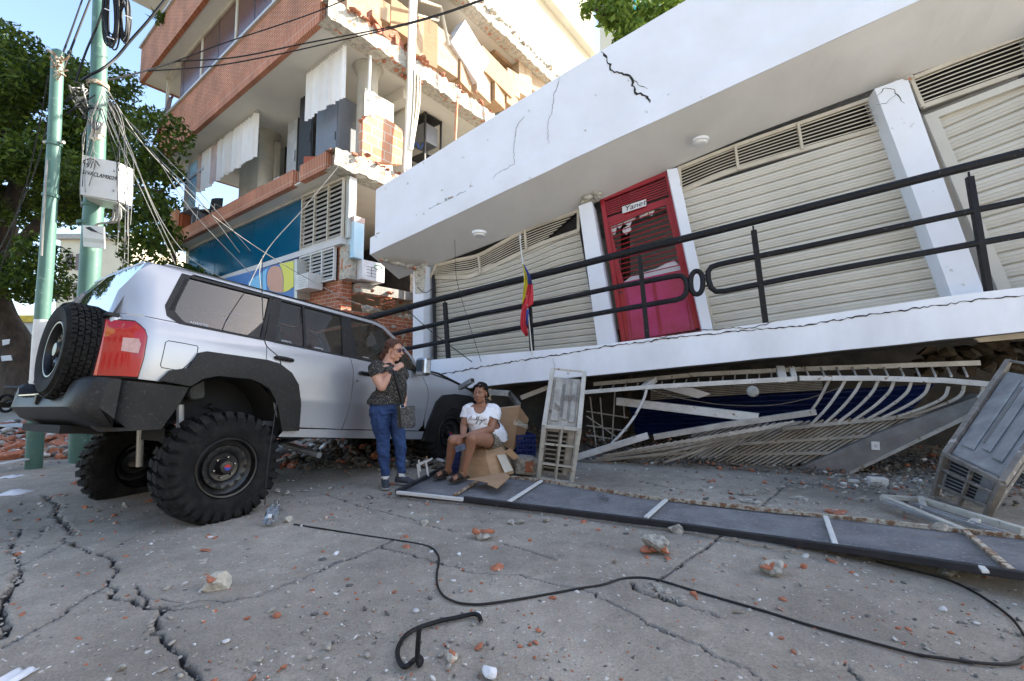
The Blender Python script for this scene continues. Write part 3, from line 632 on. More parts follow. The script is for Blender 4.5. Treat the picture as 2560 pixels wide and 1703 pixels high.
# vertical blinds
def blinds(px0, pyt0, px1, pyt1, pyb0, pyb1, n, y=.42, pink=()):
    a, b = bpx(px0, pyt0, y), bpx(px1, pyt1, y); zb0, zb1 = bpx(px0, pyb0, y).z, bpx(px1, pyb1, y).z
    h = MB(); h.bb((a.x - .02, y - .02, 8.54), (b.x + .02, y + .03, 8.6)); root = h.build('vertical_blind', 'alu', bb_); r_ = random.Random(n)
    for k in range(n):
        t = (k + .5) / n; xx = a.x + (b.x - a.x) * t; zb = zb0 + (zb1 - zb0) * t + r_.uniform(-.04, .04); w = abs(b.x - a.x) / n * .44; an = r_.uniform(.1, 1.0)
        mb = MB(); d = Vector((math.cos(an), math.sin(an), 0)) * w; sw = r_.uniform(-.04, .04)
        mb.grid([[Vector((xx, y, 8.54)) - d, Vector((xx, y + .012, 8.54)), Vector((xx, y, 8.54)) + d], [Vector((xx + sw, y, zb)) - d, Vector((xx + sw, y + .012, zb)), Vector((xx + sw, y, zb)) + d]])
        mb.build('slat', 'blind_pink' if k in pink else 'blind_white', root, thick=.002)
blinds(500, 388, 645, 270, 480, 385, 24, pink=(0, 1, 6, 7, 8)); blinds(768, 175, 865, 100, 300, 235, 16)
mb = MB(); a = bpx(463, 425, .5); b = bpx(496, 520, .5); mb.bb((-9.75, .42, 5.95), (b.x - .1, .44, 8.5)); mat('sky_glass', (.30, .52, .68), .1, col2=(.36, .58, .72), bump=0); mb.build('window_pane', 'sky_glass', bb_)
bandx(5.9, 8.55, -10.0, -9.75, .35, .5, 'office_light', 'mullion'); bandx(7.95, 8.05, -9.8, -8.4, .38, .46, 'office_light', 'transom')
mb = MB(); mb.bb((-10.05, .02, 5.87), (-9.55, .12, 6.75)); mb.build('block_screen', 'hollow_block', bb_)
for i in range(4):
    for j in range(5): mb = MB()
# pipes hanging down the torn side
pg = MB()
for px0, px1, r0 in ((1033, 1016, .04), (1040, 1024, .032), (1026, 1010, .035)):
    pg = MB(); pts = [bpy_(px0, 0, .12), bpy_(px0 - 4, 120, .12), bpy_(px0 - 6, 240, .12), bpy_(px1, 425, .12)]; pg.tube(catmull(pts, 4), r0, 8); pg.build('pipe', 'soffit_cream', bb_, smooth=True)
for px0, px1, y0 in ((1036, 1028, 175), (1044, 1030, 185), (1050, 1034, 190)):
    pg = MB(); pg.tube(catmull([bpy_(px0, y0, .16), bpy_(px0 - 2, 260, .16), bpy_(px1 - 4, 375, .16)], 4), .025, 6); pg.build('pipe', 'frame_cream', bb_, smooth=True)
pg = MB(); pg.tube([bpy_(1143, 235, 0), bpy_(1138, 352, 0)], .04, 6); pg.build('pipe', 'hollow_block', bb_)
pg = MB(); pg.tube([bpy_(1050, 0, .1), bpy_(1102, 18, .1), bpy_(1121, 113, .1)], .045, 6); pg.build('bent_frame', 'frame_cream', bb_)
pg = MB(); pg.tube([bpy_(1045, 38, .05), bpy_(1096, 52, .05), bpy_(1103, 18, .05)], .03, 6); pg.build('bent_frame', 'frame_cream', bb_)
pg = MB(); pg.tube([bpy_(926, 140, -.2), bpy_(921, 252, -.2)], .035, 6); pg.build('pipe', 'blind_white', bb_)

# ================================================================ THINGS left inside the torn building
def bthing(name, label, cat, p, group=None, rz=0):
    return empty(name, FB.wld(p), label, cat, group, rot=(0, 0, FB.ang + rz), local=True)
def carton(px0, py0, px1, py1, label, x=-.25, zf=8.98, d=.5, m='cardboard_pale', rz=0, tilt=0, z=None):
    a, b = bpy_(px0, py0, x), bpy_(px1, py1, x); w = b.y - a.y; am = bpy_((px0 + px1) / 2, py1, x); at_ = bpy_((px0 + px1) / 2, py0, x)
    z0 = max(am.z, zf); h = max(.15, at_.z - z0); yc = (a.y + b.y) / 2
    t = bthing('cardboard_box', label, 'box', (x - d / 2, yc, z0), 'cardboard boxes on the exposed upper floor', rz); t.rotation_euler.x = tilt
    mb = MB(); mb.bb((-d / 2, -w / 2, .001), (d / 2, w / 2, h)); mb.build('carton', m, t, bevel=.012)
    mb = MB(); mb.bb((-d / 2 - .002, -.03, h - .0), (d / 2 + .002, .03, h + .003)); mb.bb((d / 2, -.03, h * .7), (d / 2 + .003, .03, h)); mb.build('tape', 'cardboard', t)
    return t
zz = lambda X, Y: (800 + .2806 * X, .2806 * Y)
cl = [(265, -150, 540, 175, 'big pale carton beside the bare corner beam, leftmost on the exposed floor'), (545, 20, 635, 190, 'narrow carton just right of the leftmost big one'), (640, 30, 810, 300, 'torn carton left of the hanging pipes, above the broken bricks'),
 (838, 140, 925, 495, 'tall thin carton right behind the hanging pipes'), (935, 185, 1050, 590, 'tall pale carton with crushed top right of the pipes'), (1055, 300, 1230, 640, 'carton with small printed lines below the bent white frame'),
 (1225, 500, 1375, 780, 'carton under the torn white carton'), (1380, 580, 1530, 860, 'slumped brown carton with an open side, left of the pale pair'), (1545, 715, 1655, 930, 'brown carton below the one lying on its side'),
 (1685, 640, 1780, 850, 'white-faced carton in the stack right of the round column'), (1662, 790, 1765, 950, 'lowest brown carton near the white parapet'), (1785, 590, 1885, 860, 'tall white-lit carton, second from the right end'), (1890, 650, 1995, 830, 'rightmost white-lit carton above the parapet')]
r_ = random.Random(4)
for k, (a, b, c, d, l) in enumerate(cl):
    p, q = zz(a, b), zz(c, d); carton(p[0], p[1], q[0], q[1], l, m=('cardboard', 'cardboard_pale')[k % 2 if k not in (0, 11, 12) else 1], rz=r_.uniform(-.25, .25))
p, q = zz(1425, 535), zz(1715, 735); carton(*p, *q, 'brown carton lying on its side on top of the stack', x=-.2, zf=9.3, m='cardboard', tilt=-.12)
p, q = zz(1560, 410), zz(1775, 560); carton(*p, *q, 'open topped carton on the far stack beside the column', x=-.6, zf=9.5, m='cardboard')
p, q = zz(1150, 215), zz(1420, 560); carton(*p, *q, 'torn white carton tipped over on the others', x=-.15, zf=9.2, m='paper', tilt=-.5, d=.35)
# tall cabinets and other office things on floor 1
def cabinet(px0, px1, pyt, y, label, d=.5, m='office_grey', door='office_light', rz=0, zf=5.86, w=None, nm='filing_cabinet'):
    a, b = bpx(px0, pyt, y), bpx(px1, pyt, y); t = bthing(nm, label, 'cabinet', ((a.x + b.x) / 2, y + d / 2, zf), rz=rz); w = b.x - a.x; h = max(.6, (a.z + b.z) / 2 - zf)
    mb = MB(); mb.bb((-w / 2, -d / 2, 0), (w / 2, d / 2, h)); mb.build('carcass', m, t, bevel=.006)
    mb = MB(); mb.bb((-w / 2 + .03, -d / 2 - .016, .06), (w / 2 - .04, -d / 2 - .002, h - .04)); mb.build('cabinet_door', door, t, bevel=.003)
    mb = MB(); mb.bb((w / 2 - .1, -d / 2 - .03, h * .45), (w / 2 - .08, -d / 2 - .016, h * .55)); mb.build('handle', 'black_plastic', t)
    return t
cabinet(793, 848, 256, .75, 'wide dark grey cabinet beside the torn wall opening', d=.6, door='office_grey')
cabinet(752, 786, 215, .9, 'tall black bookcase between the blinds and the pale door', m='black_plastic', door='black_plastic')
cabinet(722, 748, 262, 1.3, 'tall cabinet with a pale grey door left of the black bookcase', m='black_plastic')
cabinet(700, 716, 330, 1.9, 'far slim cabinet with a pale door, leftmost of the tall cabinets', m='black_plastic')
rk_p = bpy_(1064, 400, -1.3)
rk = bthing('server_rack', 'black open rack with shelves and blue cables on the torn floor', 'rack', (-1.3, rk_p.y, 5.86))
hh = bpy_(1064, 300, -1.3).z - 5.86
mb = MB()
for sx_ in (-.3, .3):
    for sy_ in (-.3, .3): mb.bb((sx_ - .025, sy_ - .025, 0), (sx_ + .025, sy_ + .025, hh))
mb.build('frame', 'black_plastic', rk)
for f_ in (.02, .3, .56, .98): mb = MB(); mb.bb((-.33, -.33, hh * f_), (.33, .33, hh * f_ + .03)); mb.build('shelf', 'black_plastic', rk)
mb = MB(); mb.bb((-.27, -.29, hh * .7), (.27, .2, hh * .9)); mb.build('equipment', 'office_grey', rk, bevel=.01)
mat('cable_blue', (.04, .14, .45), .5, bump=0)
mb = MB(); mb.tube(catmull([(-.2, -.3, hh * .66), (0, -.36, hh * .7), (.15, -.34, hh * .62), (.28, -.3, hh * .68)], 5), .018, 5); mb.build('cable', 'cable_blue', rk, smooth=True)
# swivel chair, desk, orange cabinet at the left end
cp = bpx(552, 505, .7)
ch = bthing('office_chair', 'black mesh office chair at the edge of the exposed floor', 'chair', (cp.x, .42, 5.9), rz=.5)
mb = MB(); rows = []
for i in range(7):
    t = i / 6; rows.append([Vector(((-.23 + .46 * j / 6) * (1 - .12 * t), .2 + .06 * t - .05 * math.cos((j / 6 - .5) * 3) , .5 + .5 * t)) for j in range(7)])
mb.grid(rows); mb.build('backrest', 'black_plastic', ch, smooth=True, thick=.03)
mb = MB(); mb.box((0, 0, .46), (.48, .46, .07)); mb.build('seat', 'black_plastic', ch, bevel=.03)
for s_ in (-1, 1):
    mb = MB(); mb.tube([(s_ * .27, -.15, .44), (s_ * .28, -.15, .66), (s_ * .28, .15, .66), (s_ * .27, .18, .46)], .016, 6); mb.build('armrest', 'alu', ch, smooth=True)
    mb = MB(); mb.tube([(s_ * .25, -.2, .44), (s_ * .26, -.25, 0)], .013, 6); mb.build('leg', 'alu', ch); mb = MB(); mb.tube([(s_ * .25, .2, .44), (s_ * .26, .25, 0)], .013, 6); mb.build('leg', 'alu', ch)
dp = bpx(493, 530, .6); dk = bthing('desk', 'grey topped desk with an orange wooden end beside the office chair', 'desk', (dp.x - .1, .42, 5.9), rz=.1)
mb = MB(); mb.bb((-.35, -.3, .72), (.9, .3, .76)); mb.build('desktop', 'office_grey', dk, bevel=.004)
mb = MB(); mb.bb((-.33, -.28, 0), (.15, .28, .715)); mb.build('end_cabinet', 'orange_wood', dk, bevel=.004)
mb = MB(); mb.bb((.84, -.28, 0), (.88, .28, .715)); mb.build('end_panel', 'office_grey', dk)
p_ = bthing('printer', 'pale grey printer on the desk by the left window', 'printer', (dp.x, .42, 6.66)); mb = MB(); mb.bb((-.2, -.18, .002), (.2, .18, .26)); mb.build('body', 'office_light', p_, bevel=.03); mb = MB(); mb.bb((-.15, -.19, .1), (.15, -.182, .16)); mb.build('tray', 'black_plastic', p_)
for k, (px, py, l) in enumerate(((693, 443, 'white ring binder with a dark spine lying on the brick ledge'), (625, 478, 'white ring binder lying farther left on the ledge'), (772, 385, 'orange and white ring binders box under the black bookcase'))):
    q = bpx(px, py, .15); t = bthing('ring_binder', l, 'binder', (q.x, .25, 5.96 if k < 2 else 5.9), 'binders left on the ledge', rz=.3 * k)
    mb = MB(); mb.bb((-.15, -.12, .002), (.15, .12, .07 if k < 2 else .22)); mb.build('cover', 'paper' if k < 2 else 'orange_wood', t, bevel=.006)
    mb = MB(); mb.bb((.151, -.12, .002), (.16, .12, .068)); mb.build('spine', 'black_plastic', t)
# things seen at the broken lower corner
def tallbox(px0, px1, pyt, pyb, x, m, nm, label, cat, d=.4):
    a, b = bpy_(px0, pyt, x), bpy_(px1, pyb, x); h = abs(a.z - b.z); t = bthing(nm, label, cat, (x - d / 2, (a.y + b.y) / 2, b.z)); w = abs(b.y - a.y)
    mb = MB(); mb.bb((-d / 2, -w / 2, 0), (d / 2, w / 2, h)); mb.build('carton', m, t, bevel=.01); return t, w, h, d
mat('fridge_blue', (.36, .60, .75), .5, col2=(.55, .70, .78), scale=2, bump=0)
t, w_, h_, d_ = tallbox(886, 909, 539, 649, .02, 'fridge_blue', 'appliance_box', 'tall pale blue printed appliance box at the broken corner', 'box', .3)
mb = MB(); mb.bb((d_ / 2, -w_ / 2, h_ - .12), (d_ / 2 + .004, w_ / 2, h_)); mb.bb((-d_ / 2, -w_ / 2 - .004, h_ - .12), (d_ / 2, -w_ / 2, h_)); mb.build('pink_band', 'blind_pink', t)
t, w_, h_, d_ = tallbox(906, 961, 648, 708, .05, 'paper', 'appliance_crate', 'white printed carton with a green oval mark at the broken corner', 'box', .5)
mat('green_ink', (.10, .42, .12), .6, bump=0)
mb = MB(); mb.tube([(d_ / 2 + .004, w_ * .2 + .10 * math.cos(k * .5236), h_ * .75 + .05 * math.sin(k * .5236)) for k in range(12)], .008, 5, closed=True); mb.build('oval_mark', 'green_ink', t)
mb = MB()
for k in range(4): mb.bb((d_ / 2, -w_ * .3, h_ * (.2 + .16 * k)), (d_ / 2 + .003, w_ * .12, h_ * (.2 + .16 * k) + .008))
mb.bb((d_ / 2, -w_ * .1, h_ * .2), (d_ / 2 + .0035, -w_ * .1 + .008, h_ * .7)); mb.build('printed_lines', 'wire_black', t)
# a weed growing from the upper parapet
mat('leaf', (.07, .13, .025), .6, col2=(.035, .075, .012), scale=.6, bump=0, spec=.3)
wp = FB.y(402, 48, S3 - .08); wd_ = empty('weed', FB.wld(wp), 'small green weed growing out of the upper brick parapet', 'plant')
mb = MB(); r_ = random.Random(3)
for k in range(60):
    a = r_.uniform(0, 6.28); L_ = r_.uniform(.15, .38); c = Vector((r_.uniform(-.1, .1), r_.uniform(-.1, .1), r_.uniform(-.2, .15))) + FB.wld(wp); d = Vector((math.cos(a), math.sin(a), r_.uniform(-.4, .8))).normalized() * L_; s_ = d.cross(Vector((0, 0, 1))).normalized() * .035
    mb.add([c, c + d * .5 + s_, c + d, c + d * .5 - s_], [(0, 1, 2, 3)])
mb.build('leaves', 'leaf', wd_)
mb = MB(); mb.tube([FB.wld(wp) + Vector((0, .1, -.05)), FB.wld(wp) + Vector((0, -.05, .12))], .02, 5); mb.build('stem', 'rust', wd_)
# ================================================================ SILVER OFF-ROAD CAR, nose under the collapsed slab
import bmesh
mat('car_silver', (.40, .41, .43), .36, metal=.45, col2=(.36, .37, .39), scale=1.4, bump=.03, bscale=3, dist=.02, coat=.6, speck=(.36, .34, .31), speck_amt=.26, speck_scale=5)
mat('flare_black', (.009, .009, .0095), .5, col2=(.018, .0175, .017), scale=4, bump=.2, bscale=150, dist=.002, spec=.35, speck=(.04, .038, .036), speck_amt=.34, speck_scale=45)
mat('rubber', (.007, .0068, .0065), .85, spec=.3, col2=(.020, .019, .017), scale=9, bump=.4, bscale=60, dist=.004, lo=.3, hi=.55)
mat('rim_black', (.02, .02, .021), .3, metal=.6, col2=(.05, .048, .045), scale=6, bump=.05)
mat('chrome', (.55, .55, .56), .2, metal=1, bump=0)
mat('lamp_red', (.40, .003, .007), .15, col2=(.34, .003, .006), scale=3, bump=0, coat=.5)
mat('lamp_clear', (.55, .36, .36), .1, col2=(.45, .27, .27), scale=40, bump=.3, bscale=120, coat=1)
mat('lamp_amber', (.50, .10, .01), .1, bump=0, coat=1)
mat('interior', (.05, .05, .052), .8, bump=.1)
mat('seat_cloth', (.10, .10, .10), .9, bump=.2)
mat('pink_cloth', (.52, .12, .13), .9, bump=.3, bscale=10)
mat('emblem_red', (.5, .02, .02), .4, bump=0); mat('emblem_blue', (.03, .05, .35), .4, bump=0)
def glassmat(name, tint, ior=1.55, rough=.02, dust=.05):
    m = bpy.data.materials.new(name); m.use_nodes = True; nt = m.node_tree; N = nt.nodes; L = nt.links; N.remove(N['Principled BSDF'])
    o = N['Material Output']; tr = N.new('ShaderNodeBsdfTransparent'); tr.inputs[0].default_value = tuple(tint) + (1,)
    gl = N.new('ShaderNodeBsdfGlossy'); gl.inputs['Roughness'].default_value = rough; fr = N.new('ShaderNodeFresnel'); fr.inputs[0].default_value = ior
    mx = N.new('ShaderNodeMixShader'); L.new(fr.outputs[0], mx.inputs[0]); L.new(tr.outputs[0], mx.inputs[1]); L.new(gl.outputs[0], mx.inputs[2])
    df = N.new('ShaderNodeBsdfDiffuse'); df.inputs[0].default_value = (.5, .49, .46, 1); m2 = N.new('ShaderNodeMixShader')
    tc = N.new('ShaderNodeTexCoord'); no = N.new('ShaderNodeTexNoise'); no.inputs['Scale'].default_value = 70; no.inputs['Detail'].default_value = 4; L.new(tc.outputs['Object'], no.inputs[0])
    rp = N.new('ShaderNodeMapRange'); rp.inputs[1].default_value = .42; rp.inputs[2].default_value = .75; rp.inputs[3].default_value = dust * .3; rp.inputs[4].default_value = dust * 4; L.new(no.outputs[0], rp.inputs[0])
    L.new(rp.outputs[0], m2.inputs[0]); L.new(mx.outputs[0], m2.inputs[1]); L.new(df.outputs[0], m2.inputs[2]); L.new(m2.outputs[0], o.inputs[0]); MT[name] = m
glassmat('car_glass', (.24, .26, .26), 1.75, dust=.012)
CAR = Matrix.Translation((-3.187, 4.772, .248)) @ Matrix.Rotation(.999, 4, 'Z') @ Matrix.Rotation(.11, 4, 'Y') @ Matrix.Rotation(-.039, 4, 'X')
car = empty('off_road_car', (0, 0, 0), 'lifted silver off-road car with its nose under the collapsed white slab', 'car', local=True)
car.matrix_world = CAR
ZS = [0, .30, .45, .8, .95, 1.05, 1.15, 1.22, 1.27, 1.5, 1.7, 1.78, 1.83]; YS = [.90, .90, .905, .93, .935, .932, .925, .905, .868, .79, .715, .69, .66]
def ys(x, z):
    y = float(np.interp(z, ZS, YS))
    if x < -1.0: y -= min(.16, (-1.0 - x) ** 2 * 6)
    if x > 3.0: y -= .06 * (x - 3.0) ** 2
    if z > 1.2 and x > 1.6: y += 0
    y += .006 * math.exp(-((z - .72) / .03) ** 2) * (1 if .3 < x < 2.35 else 0)
    return y
def panel(name, pts, m, side=-1, off=0.0, th=.012, parent=car, smooth=True, bevel=.004, cz=ZS[1:], hole=None):
    bm = bmesh.new(); vs = [bm.verts.new((x, 0, z)) for x, z in pts]; f = bm.faces.new(vs); f.normal_update()
    for z in list(cz) + [.69, .72, .75]: bmesh.ops.bisect_plane(bm, geom=bm.verts[:] + bm.edges[:] + bm.faces[:], plane_co=(0, 0, z), plane_no=(0, 0, 1))
    for k in range(-13, 40): bmesh.ops.bisect_plane(bm, geom=bm.verts[:] + bm.edges[:] + bm.faces[:], plane_co=(k / 10 + .013, 0, 0), plane_no=(1, 0, 0))
    bmesh.ops.remove_doubles(bm, verts=bm.verts[:], dist=.0008)
    bmesh.ops.triangulate(bm, faces=[f for f in bm.faces if len(f.verts) > 4])
    bm.verts.ensure_lookup_table(); bm.verts.index_update(); bm.normal_update()
    out = [Vector((v.co.x, side * (ys(v.co.x, v.co.z) + off), v.co.z)) for v in bm.verts]; fs = [[v.index for v in (f.verts if (f.normal.y < 0) == (side < 0) else reversed(f.verts))] for f in bm.faces]
    bm.verts.index_update(); mb = MB(); n = len(out); mb.add(out, fs)
    # rim going inwards
    es = {}
    for f in fs:
        for i in range(len(f)): es[(f[i], f[(i + 1) % len(f)])] = 1
    bnd = [e for e in es if (e[1], e[0]) not in es]
    inn = {}
    for a, b in bnd:
        for q in (a, b):
            if q not in inn: inn[q] = len(mb.v); mb.v.append(out[q] + Vector((0, -side * th, 0)))
        mb.f.append([b, a, inn[a], inn[b]]); mb.m.append(0)
    bm.free(); return mb.build(name, m, parent, smooth=smooth, ang=30)
def arc(cx, cz, rx, rz, a0, a1, n=10): return [(cx + rx * math.cos(R(a0 + (a1 - a0) * k / n)), cz + rz * math.sin(R(a0 + (a1 - a0) * k / n))) for k in range(n + 1)]
RA = [(.15, .60), (.12, .70), (.05, .81), (-.05, .86), (-.14, .88), (-.41, .88), (-.53, .84), (-.60, .78)]   # rear arch, front to back
for sd in (-1, 1):
    panel('quarter_panel', [(-.62, .78), (-1.20, .80), (-1.20, 1.12), (-1.17, 1.27), (-1.13, 1.30), (-.003, 1.272), (-.003, .87)] + [p for p in RA if p[0] < -.03], 'car_silver', sd)
    panel('rear_pillar', [(-1.165, 1.305), (-1.13, 1.50), (-1.03, 1.70), (-.93, 1.80), (-.60, 1.803), (-.66, 1.765), (-.72, 1.72), (-.80, 1.50), (-.83, 1.38), (-.80, 1.32), (-.72, 1.297)], 'car_silver', sd)
    panel('rear_door', [(.0035, 1.272), (.005, .86), (.05, .815), (.13, .70), (.16, .60), (.24, .45), (.955, .435), (1.0, .60), (1.022, .79), (1.022, 1.06), (.992, 1.2), (.975, 1.243)], 'car_silver', sd)
    panel('front_door', [(.985, 1.243), (1.0, 1.2), (1.03, 1.06), (1.03, .79), (1.008, .60), (.965, .435), (2.16, .43), (2.235, .50), (2.283, .88), (2.252, 1.02), (2.115, 1.19), (2.06, 1.21)], 'car_silver', sd)
    panel('fender', [(2.125, 1.19), (2.262, 1.02), (2.293, .88), (2.26, .60), (2.28, .46), (2.42, .50), (2.5, .72), (2.66, .84), (3.1, .86), (3.32, .74), (3.45, .60), (3.86, .62), (3.88, .93), (3.7, .965), (3.26, 1.03), (2.73, 1.15), (2.13, 1.235)], 'car_silver', sd)
    panel('sill', [(.30, .43), (.24, .35), (2.34, .315), (2.28, .42)], 'car_silver', sd, off=-.01)
    panel('roof_rail', [(-.86, 1.80), (-.83, 1.828), (1.45, 1.80), (1.62, 1.765), (1.76, 1.665), (2.06, 1.40), (2.15, 1.25), (2.10, 1.235), (2.0, 1.40), (1.72, 1.635), (1.60, 1.725), (1.44, 1.762), (-.60, 1.79)], 'car_silver', sd, off=.004)
    panel('door_frame', [(.135, 1.272), (.095, 1.275), (.21, 1.765), (.16, 1.77), (.02, 1.30), (-.02, 1.272), (-.003, 1.25), (.135, 1.25)][0:0] + [(-.003, 1.275), (.10, 1.275), (.215, 1.765), (.13, 1.772), (.10, 1.70)], 'flare_black', sd)
    panel('center_pillar', [(.90, 1.248), (1.10, 1.242), (1.085, 1.755), (.955, 1.757)], 'flare_black', sd, off=.002)
    panel('window_trim', [(.09, 1.272), (.10, 1.292), (.92, 1.262), (.92, 1.246)], 'flare_black', sd, off=.006); panel('window_trim', [(1.09, 1.242), (1.09, 1.258), (2.06, 1.222), (2.06, 1.208)], 'flare_black', sd, off=.006)
    panel('window_trim', [(.19, 1.755), (.19, 1.775), (1.42, 1.762), (1.42, 1.745)], 'flare_black', sd, off=.003); panel('window_trim', [(.42, 1.27), (.445, 1.27), (.475, 1.755), (.45, 1.755)], 'flare_black', sd, off=.001)
    # quarter window with its vent surround
    g = panel('quarter_window', [(-.70, 1.765), (-.83, 1.43), (-.815, 1.35), (-.73, 1.30), (-.01, 1.28), (.12, 1.765)], 'car_glass', sd, off=-.012)
    for q in ([(-.72, 1.772), (-.845, 1.43), (-.83, 1.34), (-.74, 1.288), (-.66, 1.285), (-.72, 1.33), (-.77, 1.39), (-.76, 1.46), (-.66, 1.745), (-.63, 1.772)], [(-.66, 1.286), (-.70, 1.31), (-.01, 1.292), (-.01, 1.272)], [(-.64, 1.773), (-.66, 1.748), (.10, 1.748), (.12, 1.773)], [(-.045, 1.29), (-.012, 1.29), (.115, 1.76), (.08, 1.76)]):
        panel('window_seal', q, 'flare_black', sd, off=.004, parent=g)
    for k in range(14):
        z = 1.40 + k * .024; x = -.805 + (z - 1.43) * .37; panel('vent_slot', [(x, z), (x + .035, z), (x + .04, z + .013), (x + .005, z + .013)], 'dark_void', sd, off=.0065, th=.003, parent=g)
    panel('rear_door_window', [(.10, 1.285), (.92, 1.255), (.965, 1.75), (.205, 1.765)], 'car_glass', sd, off=-.012)
    panel('front_door_window', [(1.10, 1.25), (2.08, 1.22), (2.03, 1.36), (1.70, 1.64), (1.58, 1.725), (1.43, 1.755), (1.09, 1.755)], 'car_glass', sd, off=-.012)
    panel('arch_flare', [(-.62, .765), (-.84, .79), (-.78, .88), (-.66, .915), (-.59, 1.055), (-.54, 1.075), (-.01, 1.075), (.12, 1.055), (.25, .98), (.34, .87), (.40, .66), (.42, .41), (.24, .405), (.20, .52), (.15, .66), (.05, .80), (-.05, .85), (-.14, .875), (-.42, .875), (-.54, .835)], 'flare_black', sd, off=.045, th=.06)
    panel('arch_flare', [(2.245, .30), (2.32, .55), (2.44, .83), (2.56, .93), (2.80, .965), (3.15, .965), (3.36, .90), (3.50, .70), (3.52, .45), (3.34, .45), (3.30, .62), (3.14, .76), (2.75, .76), (2.62, .66), (2.53, .48), (2.47, .28)], 'flare_black', sd, off=.045, th=.06)
    # inner wheel wells
    for cx, cz in ((-.25, .40), (2.9, .42)):
        mb = MB(); rows = []
        for yy in (ys(0, .8) - .03, .45): rows.append([Vector((p[0], sd * yy, p[1])) for p in arc(cx, cz, .48, .50, -10, 190, 14)])
        mb.grid(rows); mb.build('wheel_well', 'dark_void', car, smooth=True)
    # fuel flap, tail lamp, handles
    if sd < 0:
        mb = MB(); mb.tube([(x, -(ys(x, z) + .0005), z) for x, z in [(-.835, 1.105), (-.815, 1.122), (-.72, 1.120), (-.603, 1.114), (-.595, 1.10), (-.600, 1.01), (-.65, .95), (-.70, .888), (-.76, .892), (-.832, .898), (-.845, .915), (-.84, 1.0)]], .0035, 5, closed=True); mb.build('fuel_flap', 'dark_void', car)
    P2 = [(-1.205, .80), (-.985, .805), (-.972, .95), (-.972, 1.12), (-.99, 1.175), (-1.05, 1.235), (-1.19, 1.24)]
    panel('lamp_gasket', [(-1.21, .785), (-.976, .79), (-.962, .95), (-.962, 1.125), (-.982, 1.184), (-1.046, 1.248), (-1.2, 1.252)], 'dark_void', sd, off=.008, th=.10)
    lp_ = panel('tail_lamp', P2, 'lamp_red', sd, off=.024, th=.11)
    panel('clear_lens', [(-1.135, 1.00), (-1.01, .985), (-1.005, 1.06), (-1.02, 1.10), (-1.13, 1.10)], 'lamp_clear', sd, off=.0265, th=.01, parent=lp_)
    panel('amber_lens', [(-1.19, 1.10), (-1.14, 1.10), (-1.10, 1.21), (-1.185, 1.23)], 'lamp_amber', sd, off=.0265, th=.01, parent=lp_)
    for x0, z0 in ((.08, 1.115), (1.10, 1.083)):
        y_ = sd * (ys(x0, z0) + .022); mb = MB(); mb.tube([(x0, y_ - sd * .02, z0), (x0 + .02, y_, z0), (x0 + .1, y_ + sd * .006, z0 - .003), (x0 + .18, y_, z0 - .008), (x0 + .2, y_ - sd * .02, z0 - .009)], [.012, .02, .022, .018, .01], 10); mb.build('door_handle', 'flare_black', car, smooth=True)
# roof, front glass, tailgate
def zr(y): return 1.835 + .035 * (1 - (y / .68) ** 2)
mb = MB(); mb.grid([[Vector((x, y, (zr(y) if abs(y) < .66 else 1.825) - (.0 if x < 1.3 else (x - 1.3) ** 2 * .35) - (max(0, -.6 - x) ** 2) * .25 - (.07 if x < -.98 else 0))) for y in (-.685, -.66, -.5, -.25, 0, .25, .5, .66, .685)] for x in (-.995, -.97, -.93, -.8, -.5, 0, .5, 1, 1.3, 1.45, 1.56)]); mb.build('roof', 'car_silver', car, smooth=True)
mb = MB(); mb.grid([[Vector((1.56 + t * .62, y * (1 + .27 * t) , 1.80 - .57 * t - .02 * (abs(y) / .62) ** 2)) for y in (-.66, -.4, 0, .4, .66)] for t in (0, .25, .5, .75, 1)]); 
glassmat('cracked_glass', (.35, .45, .45), 1.8, rough=.15, dust=.2); mb.build('windscreen', 'cracked_glass', car, smooth=True)
glassmat('rear_glass', (.10, .12, .12), 1.8, dust=.02)
mb = MB(); mb.grid([[Vector((-1.165 + .185 * t - .02 * (1 - (y / .78) ** 2), y * (1 - .14 * t), 1.285 + .50 * t)) for y in (-.78, -.4, 0, .4, .78)] for t in (0, .33, .66, 1)]); mb.build('rear_window', 'rear_glass', car, smooth=True)
mb = MB(); mb.bb((-1.17, -.80, .55), (-1.10, .80, 1.275)); mb.build('tailgate', 'car_silver', car, bevel=.02)
mb = MB(); mb.bb((-1.195, -.80, 1.262), (-1.12, .80, 1.295)); mb.build('window_trim', 'flare_black', car, bevel=.006)
for sd in (-1, 1):
    mb = MB(); ou = [(-1.17, 1.27), (-1.165, 1.305), (-1.13, 1.50), (-1.03, 1.70), (-.93, 1.80)]; rows = []
    for k, (x, z) in enumerate(ou):
        t = (z - 1.285) / .50; a = Vector((x, sd * ys(x, z), z)); b = Vector((-1.165 + .185 * t, sd * .78 * (1 - .14 * t), z)); rows.append([a, a.lerp(b, .5) + Vector((-.006, sd * .004, 0)), b])
    mb.grid(rows if sd > 0 else [r_[::-1] for r_ in rows]); mb.build('rear_corner', 'car_silver', car, smooth=True, ang=60)
mb = MB(); mb.box((-.955, 0, 1.80), (.06, 1.16, .035), (0, .5, 0)); mb.build('rear_header', 'car_silver', car, bevel=.012)
